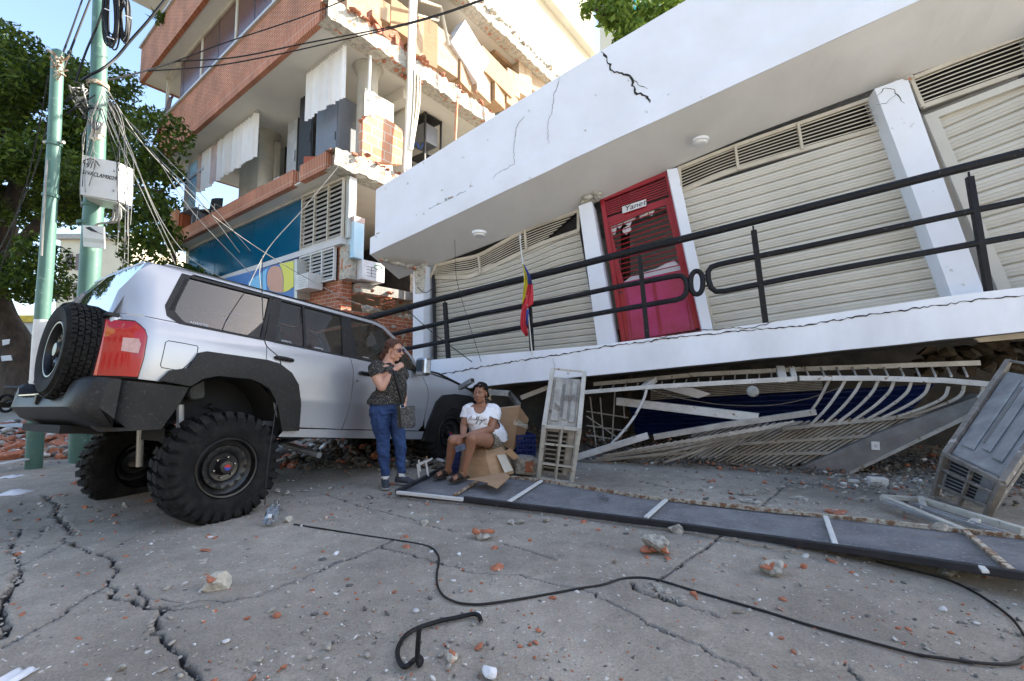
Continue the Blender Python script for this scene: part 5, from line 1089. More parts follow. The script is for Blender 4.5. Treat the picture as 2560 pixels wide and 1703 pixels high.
def w4(x, y): return (1300 + .297 * x, 850 + .297 * y)
def w5(x, y): return (1900 + .4082 * x, 820 + .4082 * y)
def w3(x, y): return (900 + x / 3.734, 820 + y / 3.734)
def fw(px, py, y): return FW.wld(FW.y(px, py, y))
# ---- security grille crushed under the slab
gr_ = empty('security_grille', fw(1900, 1170, .8), 'crushed white security grille with bowed bars hanging under the slab', 'grille')
def gbar(pts, y, s, name='grille_rail', m='grille_white', zf=w5, round_=False, par=None):
    q = [fw(*(zf(*p[:2]) if zf else p[:2]), (p[2] if len(p) > 2 else y)) for p in pts]; mb = MB()
    if round_: mb.tube(catmull(q, 5) if len(q) > 2 else q, s, 8)
    else:
        for a, b in zip(q, q[1:]): mb.bar(a, b + (b - a).normalized() * s * .2, s, s)
    return mb.build(name, m, par or gr_, smooth=round_, bevel=0 if round_ else .004)
def deep(px, py, y):      # keep a point above the ground
    p = fw(px, py, y); return p
gbar([w4(620, 372), w4(875, 350), w4(1490, 290), w4(2357, 246), w5(1335, 214)], .62, .06, zf=None)
gbar([w4(545, 440), w4(1060, 398)], .10, .055, zf=None); gbar([w4(1060, 398), w4(2320, 327)], .10, .06, zf=None); gbar([w5(240, 308), w5(700, 308), w5(1130, 322), w5(1400, 345)], .10, .06, zf=None)
for X in range(660, 2200, 104):
    a = w4(X, 437 - (X - 545) * .065); b = w4(X + 30 - (X - 600) * .02, 395 - (X - 600) * .078); gbar([a + (.12,), b + (.58,)], 0, .011, 'grille_bar', zf=None, round_=True)
for k in range(11):
    X = 300 + k * 97; gbar([w5(X, 296) + (.14,), w5(X - 25, 243) + (.58,)], 0, .012, 'grille_bar', zf=None, round_=True)
gbar([w4(2190, 240) + (.3,), w4(2210, 330) + (.12,)], 0, .09, zf=None); gbar([w4(2285, 238) + (.3,), w4(2310, 325) + (.12,)], 0, .06, zf=None); gbar([w4(1130, 330) + (.3,), w4(1050, 400) + (.12,)], 0, .08, zf=None)
e0 = [(320, 500), (225, 605), (305, 600), (388, 593), (472, 583), (560, 575), (645, 567), (735, 557), (825, 548), (910, 540), (1005, 528)]
s0 = [(427, 312), (525, 312), (622, 314), (725, 318), (822, 320), (928, 324), (1037, 330), (1155, 360), (1252, 345), (1367, 352)]
for k, s_ in enumerate(s0):
    e = e0[0] if k == 0 else e0[k + 1] if k + 1 < len(e0) else e0[-1]
    bow = .02 + .055 * k / 3
    m1 = (s_[0] * .8 + e[0] * .2 + 6 * k * .8, s_[1] * .75 + e[1] * .25 + 4 * k * .9 - 4); m2 = (s_[0] * .45 + e[0] * .55 + 3 * k, s_[1] * .38 + e[1] * .62 + 4 * k * .5)
    gbar([s_ + (.12,), m1 + (.16,), m2 + (.28,), e + (.38,)], 0, .017, 'grille_bar', round_=True)
r3 = [(130, 620), (300, 600), (560, 575), (735, 557), (910, 540), (1095, 520)]; r4_ = [(0, 702), (200, 690), (450, 675), (780, 650)]; r5_ = [(0, 770), (250, 770), (490, 765)]; r6 = [(0, 852), (250, 862)]
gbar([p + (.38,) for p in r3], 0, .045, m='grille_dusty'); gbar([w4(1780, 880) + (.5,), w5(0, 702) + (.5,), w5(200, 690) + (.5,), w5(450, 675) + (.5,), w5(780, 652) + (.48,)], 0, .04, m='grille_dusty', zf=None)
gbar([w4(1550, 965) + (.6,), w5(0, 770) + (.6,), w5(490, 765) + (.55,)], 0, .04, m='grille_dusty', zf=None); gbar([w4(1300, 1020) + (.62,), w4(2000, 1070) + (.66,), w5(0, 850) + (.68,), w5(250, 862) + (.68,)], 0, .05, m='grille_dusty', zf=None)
for k in range(38):          # raked bars running down-left across the lower rails
    X = 1060 - k * 42; a = (X, 530 + max(0, -(X - 900)) * .055 + 6); b = (X - 560 * (1 - .0 * k), 862 - max(0, 0)); 
    t0 = 1.0
    if b[0] < -420: t0 = (a[0] + 420) / 560.
    if t0 <= .15: continue
    if X > 700: t1_ = .95 - (X - 700) * .0006
    else: t1_ = 1
    t = min(t0, t1_); bb2 = (a[0] + (b[0] - a[0]) * t, a[1] + (b[1] - a[1]) * t)
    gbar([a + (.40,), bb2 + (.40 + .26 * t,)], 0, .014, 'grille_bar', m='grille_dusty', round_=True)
# left fan of rails converging behind the upright cage
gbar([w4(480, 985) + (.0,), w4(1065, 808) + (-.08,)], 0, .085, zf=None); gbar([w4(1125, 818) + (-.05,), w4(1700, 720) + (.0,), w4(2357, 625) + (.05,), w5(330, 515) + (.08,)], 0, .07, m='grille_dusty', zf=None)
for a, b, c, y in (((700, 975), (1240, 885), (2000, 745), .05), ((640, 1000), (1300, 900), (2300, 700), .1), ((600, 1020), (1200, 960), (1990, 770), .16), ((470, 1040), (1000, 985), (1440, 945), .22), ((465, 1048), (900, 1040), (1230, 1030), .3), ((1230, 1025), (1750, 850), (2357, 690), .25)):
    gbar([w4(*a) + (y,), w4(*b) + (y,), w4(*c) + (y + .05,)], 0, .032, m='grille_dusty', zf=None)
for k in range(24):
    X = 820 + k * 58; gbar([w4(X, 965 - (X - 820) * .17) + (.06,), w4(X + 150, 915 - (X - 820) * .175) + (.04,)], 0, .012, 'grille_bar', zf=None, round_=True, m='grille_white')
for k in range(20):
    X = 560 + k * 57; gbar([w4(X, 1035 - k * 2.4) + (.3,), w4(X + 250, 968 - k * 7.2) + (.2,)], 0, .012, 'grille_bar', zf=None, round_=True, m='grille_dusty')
# loose window grille lying left of it
lg = empty('window_grille', fw(1520, 1080, .7), 'small bent window grille half buried beside the upright cage', 'grille')
for a, b in (((560, 600), (910, 655)), ((560, 720), (900, 765)), ((560, 800), (760, 830)), ((590, 480), (640, 880)), ((675, 485), (705, 850)), ((800, 420), (775, 840)), ((870, 525), (880, 660)), ((560, 640), (810, 815))): gbar([a, b], .75, .02, 'grille_bar', m='grille_dusty', zf=w4, par=lg)
# leaning square tube, conduit, wire, tilted beam
def loose(name, pts, s, m, label, cat, round_=False, zf=w4, y=None, hollow=None, group=None):
    q = [fw(*(zf(*p[:2])), p[2]) for p in pts]; mb = MB()
    if round_: mb.tube(catmull(q, 8) if len(q) > 2 else q, s, 8)
    else: mb.bar(q[0], q[-1], s, s)
    o = tag(mb.build(name, m, None, smooth=round_, bevel=0 if round_ else .005), label, cat, group)
    if hollow:
        e = q[-1] if hollow > 0 else q[0]; t = (q[-1] - q[0]).normalized() * hollow; mb = MB(); mb.bar(e - t * .02, e + t * .003, s * .82, s * .82); mb.build('open_end', 'dark_void', o)
    return o
loose('square_tube', [(820, 515, .45), (2010, 655, .05)], .11, 'grille_white', 'thick white square tube slanting down to the grille under the slab', 'tube', hollow=1)
loose('conduit', [(1065, 420, .08), (1040, 500, .06), (960, 650, .0), (860, 780, -.04), (770, 872, -.05)], .018, 'grille_white', 'thin bent white conduit dangling from the grille top rail', 'conduit', True)
loose('cable', [(1100, 418, .3), (1300, 480, .6), (1700, 545, .9), (2100, 550, .95), (2357, 508, .9), (2500, 470, .8), (2700, 400, .6)], .008, 'wire_grey', 'pale sagging wire crossing the dark gap above the blue shutter', 'cable', True)
loose('square_tube', [(5, 488, .35), (230, 400, .5)], .07, 'grille_white', 'short white square tube slanting up behind the upright cage', 'tube', hollow=-1)
loose('square_tube', [(930, 560, -.75), (1050, 490, -.95)], .06, 'galv_sheet', 'short hollow steel tube sticking up from the car bonnet', 'tube', zf=w3, hollow=1)
loose('steel_beam', [(1210, 600, .0), (1395, 612, -.05)], .08, 'grille_dusty', 'dusty steel beam end behind the seated woman', 'beam', zf=w3, hollow=1)
loose('steel_beam', [(1395, 615, .3), (1480, 720, .1)], .07, 'beam_grey', 'grey beam slanting down behind the upright carton', 'beam', zf=w3)
bm_ = [w5(260, 850), w5(700, 655), w5(1100, 505), w5(1375, 405), w5(1400, 470), w5(1300, 545), w5(1000, 680), w5(505, 912), w5(280, 925)]
mb = MB(); q = [fw(a, b, .55 - (a - 2000) * .0009) for a, b in bm_]; mb.prism(q, FW.wld((0, .25, 0)) - FW.wld((0, 0, 0))); o = tag(mb.build('fallen_beam', 'beam_grey', None, bevel=.008), 'long grey plastered beam fallen diagonally to the ground on the right', 'beam')
mb = MB(); mb.prism([fw(*w5(a, b), .54 - (w5(a, b)[0] - 2000) * .0009) for a, b in ((500, 905), (1300, 515), (1310, 540), (505, 922))], FW.wld((0, .05, 0)) - FW.wld((0, 0, 0))); mb.build('lower_flange', 'grille_dusty', o)
mb = MB(); c = fw(*w5(707, 722), .36); mb.box(c, (.085, .02, .10), (0, 0, FW.ang)); ob_ = mb.build('socket_box', 'box_white', o, bevel=.004); mb = MB(); mb.lathe([(.026, 0), (.02, .01), (.001, .012)], 14, c, FW.wld((0, -1, 0)) - FW.wld((0, 0, 0))); mb.build('socket_face', 'office_light', ob_)
# blue roller shutter folded under the slab, with its cream vent above
bs = empty('roller_shutter', fw(1900, 1080, 1.5), 'dark blue roller shutter buckled in the dark gap under the slab', 'shutter')
tl, tr, bl, br = [fw(*p, y) for p, y in ((w4(900, 520), 1.3), (w5(1060, 345), 1.0), (w4(980, 800), 1.5), (w5(800, 640), 1.2))]
rows = []
for i in range(73):
    v = i / 72; rows.append([(tl * (1 - v) + bl * v) * (1 - u) + (tr * (1 - v) + br * v) * u + (FW.wld((0, 1, 0)) - FW.wld((0, 0, 0))) * (.016 * math.cos(i * 2 * math.pi / 4.5) + .05 * math.sin(4 * u + 3 * v)) for u in [k / 24 for k in range(25)]])
mb = MB(); mb.grid(rows); mb.build('slats', 'shutter_blue', bs, smooth=True)
mb = MB()
for k in range(6): mb.bar(fw(*w4(1100, 425 + k * 15), 1.1), fw(*w5(380, 325 + k * 10), 1.0), .03, .012)
mb.build('vent_slats', 'grille_dusty', bs)
# paper sheet hanging under the slab, lamp
mb = MB(); mb.prism([fw(*w4(*p), .7) for p in ((1200, 408), (1440, 400), (1610, 455), (1500, 492), (1250, 425))], (0, .01, 0)); tag(mb.build('paper_sheet', 'paper'), 'torn white sheet hanging behind the grille top rail', 'paper')
c = fw(*w4(1950, 415), .0); mb = MB(); mb.lathe([(.001, .0), (.05, .0), (.07, .02), (.07, .05), (.05, .07), (.001, .07)], 24, c - Vector((0, 0, .02)), (.6, .6, -.2)); tag(mb.build('ceiling_lamp', 'dusty_sheet', None, smooth=True, ang=50), 'round white ceiling lamp dangling under the grille top rail', 'lamp')
# ---- the two caged air-conditioner units
def cage(name, label, BL, BR, EL, ER, TL, TR, sheet, slats=9, cp='cage_paint'):
    BL, BR, EL, ER, TL, TR = [Vector(p) for p in (BL, BR, EL, ER, TL, TR)]
    t = empty(name, (BL + BR) / 2, label, 'air conditioner')
    Wd = BR - BL; Ff = EL - BL; T = TL - EL; KL, KR = BL + T, BR + T
    def P(u, f, k): return BL * 1.0 + Wd * u + (ER - EL - Wd) * u * f + Ff * f + (T + (TR - ER - T) * u) * k
    s = .035
    def bar(a, b, s=s): mb = MB(); mb.bar(P(*a), P(*b), s, s); mb.build('cage_bar', cp, t, bevel=.003)
    for u in (0, 1): bar((u, 0, 0), (u, 1, 0), .045); bar((u, 1, 0), (u, 1, 1), .045); bar((u, 0, 0), (u, 0, 1)); bar((u, 0, 1), (u, 1, 1))
    for f, k in ((0, 0), (1, 0), (1, 1), (0, 1), (.30, 0), (.68, 0)): bar((0, f, k), (1, f, k), s if (f, k) in ((1, 0), (0, 0)) else .024)
    bar((.52, 0, 0), (.52, 1, 0), .026); bar((1, .5, 0), (1, .5, 1), .02); bar((.5, 1, .93), (.5, 1, 1), .02)
    # body
    def Q(u, f, k): return P(.07 + .86 * u, .05 + .90 * f, .05 + .86 * k)
    vs = [Q(0, 0, 0), Q(1, 0, 0), Q(1, 1, 0), Q(0, 1, 0), Q(0, 0, 1), Q(1, 0, 1), Q(1, 1, 1), Q(0, 1, 1)]
    mb = MB(); mb.add(vs, [(0, 1, 2, 3), (5, 4, 7, 6), (3, 2, 6, 7), (0, 4, 5, 1), (1, 5, 6, 2), (4, 0, 3, 7)]); body = mb.build('housing', sheet, t, bevel=.012)
    nT = (P(1, 1, 0) - P(0, 1, 0)).cross(T).normalized(); nT *= 1 if nT.dot(Vector((0, 0, 1.2)) + Vector(EYE) - EL) > 0 else -1
    if nT.dot(Vector(EYE) - EL) < 0: nT = -nT
    nF = Wd.cross(Ff).normalized(); nF = nF if nF.dot(Vector(EYE) - BL) > 0 else -nF
    for u0, u1, k0, k1 in ((.10, .36, .10, .92), (.48, .64, .14, .90), (.72, .9, .10, .92)):     # raised ribs of the sheet
        mb = MB(); mb.prism([Q(u0, 1, k0) + nT * .004, Q(u1, 1, k0) + nT * .004, Q(u1, 1, k1) + nT * .004, Q(u0, 1, k1) + nT * .004], nT * .014); mb.build('pressed_rib', 'dusty_sheet' if sheet == 'dusty_sheet' else 'galv_sheet', body, bevel=.008)
    mb = MB(); mb.prism([Q(.40, 1, .2) + nT * .002, Q(.46, 1, .2) + nT * .002, Q(.45, 1, .85) + nT * .002, Q(.39, 1, .86) + nT * .002], nT * .003); mb.build('dirt_streak', 'beam_grey', body)
    for col, (u0, u1) in enumerate(((.06, .44), (.50, .72))):
        for k in range(slats):
            f0 = .06 + .88 * k / slats; f1 = f0 + .6 * .88 / slats
            mb = MB(); mb.prism([Q(u0, f0, 0) + nF * .003, Q(u1, f0, 0) + nF * .003, Q(u1, f1, 0) + nF * .003, Q(u0, f1, 0) + nF * .003], nF * .003); mb.build('air_slot', 'dark_void', body)
    mb = MB(); mb.prism([Q(.76, .03, 0) + nF * .003, Q(.97, .03, 0) + nF * .003, Q(.97, .97, 0) + nF * .003, Q(.76, .97, 0) + nF * .003], nF * .012); mb.build('control_panel', sheet, body, bevel=.004)
    return t
cage('caged_air_conditioner', 'upright pale caged air conditioner on end between the carton and the grille', at(1346, 1195, 5.36), at(1428, 1207, 5.25), at(1360, 1066, 5.08), at(1448, 1074, 4.98), at(1382, 922, 5.5), at(1461, 930, 5.38), 'dusty_sheet')
_EL, _ER, _TL = at(2363, 1136, 4.25), at(2506, 1208, 3.6), at(2522, 902, 4.75)
cage('caged_air_conditioner', 'larger grey caged air conditioner tipped over at the right edge', at(2335, 1243, 4.48), at(2464, 1297, 3.85), _EL, _ER, _TL, _TL + (_ER - _EL) * 1.15, 'galv_sheet', 10, 'cage_brown')
# pale ladder-like metal frames lying at the right
lf = empty('metal_frame', gr(2350, 1290), 'pale ladder-like metal frame lying behind the fallen panel at right', 'frame')
def gz(px, py, z=.05): return gr(px, py, z)
for a, b, s in (((750, 1040), (1240, 1245), .05), ((755, 1060), (1190, 1225), .03), ((980, 1050), (1617, 1245), .05), ((945, 1080), (1600, 1290), .03), ((1000, 1110), (1500, 1270), .03), ((1290, 1190), (1560, 1275), .03), ((985, 1045), (1005, 1115), .05), ((1330, 1185), (1290, 1210), .05), ((750, 1035), (990, 1050), .04)):
    mb = MB(); mb.bar(gz(*w5(*a), .09), gz(*w5(*b), .07), s, s); mb.build('frame_bar', 'galv_sheet' if s < .04 else 'cage_paint', lf, bevel=.004)
# ---- fallen sign panel in the foreground
fp = empty('fallen_sign_panel', gr(1700, 1280), 'long grey framed sign panel lying flat across the paving', 'panel')
def zl(px): return .05 + max(0, px - 1900) / 660 * .10
def g1(px, py, dz=0): return gr(px, py, zl(px) + dz)
top = [(1109, 1171), (1354, 1202), (1600, 1241), (2057, 1289), (2560, 1343), (2760, 1366)]; bot = [(992, 1231), (1180, 1250), (1445, 1283), (1700, 1315), (2180, 1383), (2560, 1440), (2760, 1470)]
def lerp_poly(pl, n):
    xs = [p[0] for p in pl]; return [(x, float(np.interp(x, xs, [p[1] for p in pl]))) for x in np.linspace(xs[0], xs[-1], n)]
T_, B_ = lerp_poly(top, 30), lerp_poly(bot, 30); rows = [[g1(*b, -.015).lerp(g1(*t, -.015), v) + Vector((0, 0, .004 * math.sin(9 * v + k))) for k, (t, b) in enumerate(zip(T_, B_))] for v in (0, .25, .5, .75, 1)]
mb = MB(); mb.grid(rows); mb.build('sheet', 'panel_dusty', fp, smooth=True, thick=.006)
def poly_bar(pl, s, m, name, dz=0, h=None):
    q = [g1(*p, dz) for p in pl]
    for a, b in zip(q, q[1:]): mb = MB(); mb.bar(a, b, s, h or s); mb.build(name, m, fp, bevel=.004)
poly_bar(top, .032, 'rust', 'rear_tube'); poly_bar([(1160, 1247)] + bot[2:], .035, 'dark_paint', 'front_beam', h=.045); poly_bar([bot[0], (1158, 1249)], .035, 'box_white', 'front_beam', h=.03)
poly_bar([(992, 1231), (1109, 1171)], .045, 'dark_paint', 'end_beam')
for a, b, m in (((1354, 1202), (1272, 1255), 'box_white'), ((1665, 1250), (1615, 1294), 'box_white'), ((2064, 1292), (2088, 1361), 'box_white'), ((2410, 1326), (2529, 1426), 'rust'), ((1194, 1203), (1136, 1238), 'rust')): poly_bar([a, b], .035, m, 'cross_bar', .012, h=.02)
mb = MB(); mb.prism([g1(2445, 1418, .03), g1(2462, 1421, .03), g1(2474, 1434, .03), g1(2456, 1433, .03)], (0, 0, .012)); mb.build('white_patch', 'box_white', fp)
r_ = random.Random(31); mb = MB()
for k in range(14):
    c = g1(1490 + (k % 5) * 6 + (k // 5) * 5, 1233 + (k // 5) * 7 + (k % 5) * 1.5, .002); mb.box(c, (.022, .008 + .01 * (k % 2), .001), (0, 0, .6 + r_.uniform(-.3, .3)))
mb.build('stencil_mark', 'dark_void', fp)
# ---- cardboard
def thingmesh(name, polys, m, label, cat, group=None, thick=.008, z=None):
    pass
cb = empty('cardboard_box', at(1285, 1125, 5.75), 'tall upright brown carton behind the seated woman', 'box')
A_ = [at(1243, 1022, 5.8), at(1299, 1016, 5.75), at(1283, 1128, 5.72), at(1250, 1112, 5.78)]; B2 = [at(1299, 1016, 5.75), at(1322, 1048, 5.95), at(1312, 1090, 5.95), at(1283, 1128, 5.72)]
mb = MB(); mb.prism(A_, (.02, .25, 0)); mb.build('front_face', 'cardboard', cb, bevel=.006); mb = MB(); mb.prism(B2, (-.02, .2, 0)); mb.build('side_face', 'cardboard', cb, bevel=.006)
mb = MB(); q = [A_[0].lerp(A_[3], .0), A_[1]]; mb.prism([at(1285, 1050, 5.735), at(1297, 1048, 5.735), at(1320, 1062, 5.93), at(1318, 1074, 5.93), at(1294, 1064, 5.72), at(1283, 1062, 5.735)], (0, .012, 0)); mb.build('tape', 'frame_cream', cb)
cs = empty('cardboard_box', at(1200, 1190, 5.45), 'crushed brown carton the woman sits on, its flaps spread on the panel', 'box')
# slumped carton: lofted lump with creased faces
S0 = [at(1143, 1180, 5.5), at(1165, 1204, 5.25), at(1230, 1196, 5.15), at(1284, 1183, 5.3), at(1282, 1160, 5.8), at(1160, 1160, 5.85)]
S1 = [at(1147, 1140, 5.55), at(1165, 1150, 5.30), at(1215, 1140, 5.22), at(1262, 1128, 5.35), at(1258, 1110, 5.75), at(1165, 1110, 5.8)]
S2_ = [at(1172, 1121, 5.6), at(1185, 1120, 5.42), at(1215, 1113, 5.38), at(1250, 1113, 5.45), at(1248, 1102, 5.7), at(1180, 1103, 5.72)]
def dense(s_, k=4):
    out = []
    for a, b in zip(s_, s_[1:] + s_[:1]): out += [a.lerp(b, i / k) for i in range(k)]
    return out
r_ = random.Random(12); rows = [[p + Vector((r_.uniform(-.006, .006), r_.uniform(-.006, .006), r_.uniform(-.005, .005))) for p in dense(s_)] for s_ in (S0, [a.lerp(b, .5) for a, b in zip(S0, S1)], S1, S2_)]
mb = MB(); mb.grid(rows, closeu=True); mb.add(rows[-1], [tuple(range(len(rows[-1])))]); mb.build('carton', 'cardboard', cs, smooth=True, ang=22)
mb = MB(); mb.prism([at(1242, 1138, 5.255), at(1263, 1136, 5.325), at(1283, 1176, 5.285), at(1262, 1182, 5.19)], (0, .004, .0)); mb.build('tape', 'frame_cream', cs)
for poly in ([(1168, 1205), (1215, 1196), (1262, 1190), (1276, 1196), (1262, 1212), (1225, 1214), (1195, 1209)], [(1224, 1206), (1270, 1200), (1256, 1214), (1243, 1227), (1219, 1218)], [(1262, 1130), (1275, 1122), (1298, 1144), (1284, 1150)]):
    mb = MB(); mb.prism([gr(a, b, .105 if b > 1150 else .35) + Vector((0, 0, r_.uniform(0, .03))) if b > 1150 else at(a, b, 5.35) for a, b in poly], (0, 0.003, .006)); mb.build('flap', 'cardboard', cs)
# blue crate, broken block, little white stand
mat('crate_blue', (.007, .018, .10), .5, col2=(.01, .03, .15), bump=0)
def crate(label, c, d, rz):
    t = empty('plastic_crate', c, label, 'crate', 'blue plastic crates by the cartons'); Rz = Matrix.Rotation(rz, 3, 'Z'); c = Vector(c)
    for i, (sx_, sy_, w_, dd) in enumerate(((0, -1, d[0], .012), (0, 1, d[0], .012), (-1, 0, .012, d[1]), (1, 0, .012, d[1]))):
        mb = MB()
        for k in range(5): mb.box(c + Rz @ Vector((sx_ * d[0] / 2, sy_ * d[1] / 2, d[2] * (.06 + .22 * k))), (w_, dd, d[2] * .1), Rz)
        for k in range(7): f = (k / 6 - .5) * .98; mb.box(c + Rz @ Vector((sx_ * d[0] / 2 + (f * d[0] if not sx_ else 0), sy_ * d[1] / 2 + (f * d[1] if not sy_ else 0), d[2] / 2)), (.016, .0165, d[2]), Rz)
        mb.build('crate_side', 'crate_blue', t)
    mb = MB(); mb.box(c + Vector((0, 0, .01)), (d[0], d[1], .012), Rz); mb.build('crate_floor', 'crate_blue', t)
crate('dark blue plastic crate right of the upright carton', at(1306, 1135, 5.9), (.24, .3, .26), .3)
crate('dark blue plastic crate under the seated woman behind her foot', at(1139, 1182, 5.62), (.12, .3, .26), 0)
mb = MB(); c = at(1310, 1185, 5.55); mb.box(c + Vector((0, .05, .1)), (.27, .2, .2), (.1, .12, .35)); bk = tag(mb.build('concrete_block', 'rubble_grey', None, bevel=.02), 'broken grey concrete block with a red brick beside the carton', 'block')
mb = MB(); mb.box(c + Vector((.06, -.045, .09)), (.09, .02, .12), (.1, .12, .35)); mb.build('brick_face', 'red_brick', bk)
st = empty('small_stand', gr(1060, 1200), 'tiny white wooden stand beside the standing woman', 'stand'); Ys = 5.3
for a, b, s in (((1044, 1160), (1049, 1200), .02), ((1065, 1155), (1071, 1192), .02), ((1047, 1150), (1051, 1178), .016)): mb = MB(); mb.bar(at(*a, Ys), at(*b, Ys), s, s); mb.build('leg', 'box_white', st)
mb = MB(); mb.prism([at(1042, 1161, Ys), at(1074, 1149, Ys), at(1076, 1152, Ys), at(1043, 1166, Ys)], (.01, .12, 0)); mb.build('top', 'box_white', st)
for p in ((1047, 1156), (1067, 1147)): mb = MB(); mb.tube([at(p[0], p[1] + 4, Ys + .04), at(p[0], p[1] - 6, Ys + .04)], .008, 6); mb.build('peg', 'cardboard', st)
# galvanised pipe under the car, shoe-less bits
mb = MB(); mb.tube([at(705, 1108, 5.6), at(798, 1138, 5.2)], .035, 12); tag(mb.build('pipe', 'galv_sheet', None, smooth=True), 'grey galvanised pipe lying on rubble under the car sill', 'pipe')

# ================================================================ LOOSE THINGS ON THE PAVING
def cableobj(name, px, r, m, label, z=.0, n=8, res=8, cat='cable'):
    q = catmull([gr(a, b, r + .004) for a, b in px], res); mb = MB(); mb.tube(q, r, n); return tag(mb.build(name, m, None, smooth=True), label, cat)
cableobj('cable', [(735, 1311), (900, 1337), (953, 1345), (1048, 1360), (1080, 1371), (1096, 1391), (1096, 1412), (1092, 1435), (1094, 1464), (1108, 1489), (1136, 1504), (1166, 1510), (1212, 1510), (1296, 1498), (1373, 1485), (1449, 1471), (1506, 1462), (1556, 1447), (1602, 1444), (1649, 1451), (1722, 1473), (1804, 1497), (1918, 1530), (2007, 1558), (2130, 1593), (2211, 1615), (2292, 1636), (2374, 1648), (2455, 1658), (2516, 1660), (2556, 1650), (2575, 1622), (2560, 1587), (2529, 1546), (2476, 1505), (2415, 1469), (2353, 1444), (2272, 1424), (2190, 1404)], .0065, 'wire_black', 'long black cable looping across the whole foreground paving')
q = [zB(1055, 925), zB(1040, 890), zB(1000, 878), zB(900, 900), zB(780, 925), zB(640, 970), zB(560, 1020), zB(515, 1090), zB(508, 1150), zB(530, 1205), zB(562, 1222), zB(610, 1185), zB(645, 1160), zB(665, 1180), zB(650, 1212)]
pts = [gr(a, b, .016) for a, b in q]; pts[0] += Vector((0, 0, .0)); e = pts[-1]; pts += [e + Vector((-.008, .0, .03)), e + Vector((-.006, .0, .09)), e + Vector((-.004, .005, .14))]
mb = MB(); mb.tube(catmull(pts, 6), .0105, 10); hp = tag(mb.build('bent_pipe', 'black_rail', None, smooth=True), 'thick black bent pipe with an upright hooked end in the front foreground', 'pipe')
mb = MB(); mb.tube([pts[0], pts[0] + (pts[0] - pts[1]).normalized() * .012], .007, 8); mb.build('cut_end', 'chrome', hp)
glassmat('clear_plastic', (.88, .9, .92), 1.5, rough=.15, dust=.12)
bt = gr(668, 1322, 0); bo = empty('plastic_jug', bt, 'crushed clear plastic jug by the rear tyre', 'bottle')
rows = []
for i in range(15):
    t = i / 14; rr_ = .052 * (1 - max(0, (t - .72) / .28) ** 1.6 * .8) * (.3 if i == 0 else 1); rows.append([Vector((bt.x - .005 + rr_ * math.cos(a) * (1 + .12 * math.sin(5 * t + 2 * a)), bt.y + .04 + rr_ * .62 * math.sin(a) + .08 * t, .04 + .028 * math.sin(a) + t * .12 + .004 * math.sin(14 * t))) for a in [2 * math.pi * k / 20 for k in range(20)]])
mb = MB(); mb.grid(rows, closeu=True); mb.build('jug_body', 'clear_plastic', bo, smooth=True, thick=.003)
mb = MB(); mb.box((bt.x + .003, bt.y + .025, .09), (.03, .003, .03), (-.5, 0, .1)); mb.build('jug_label', 'paper', bo)
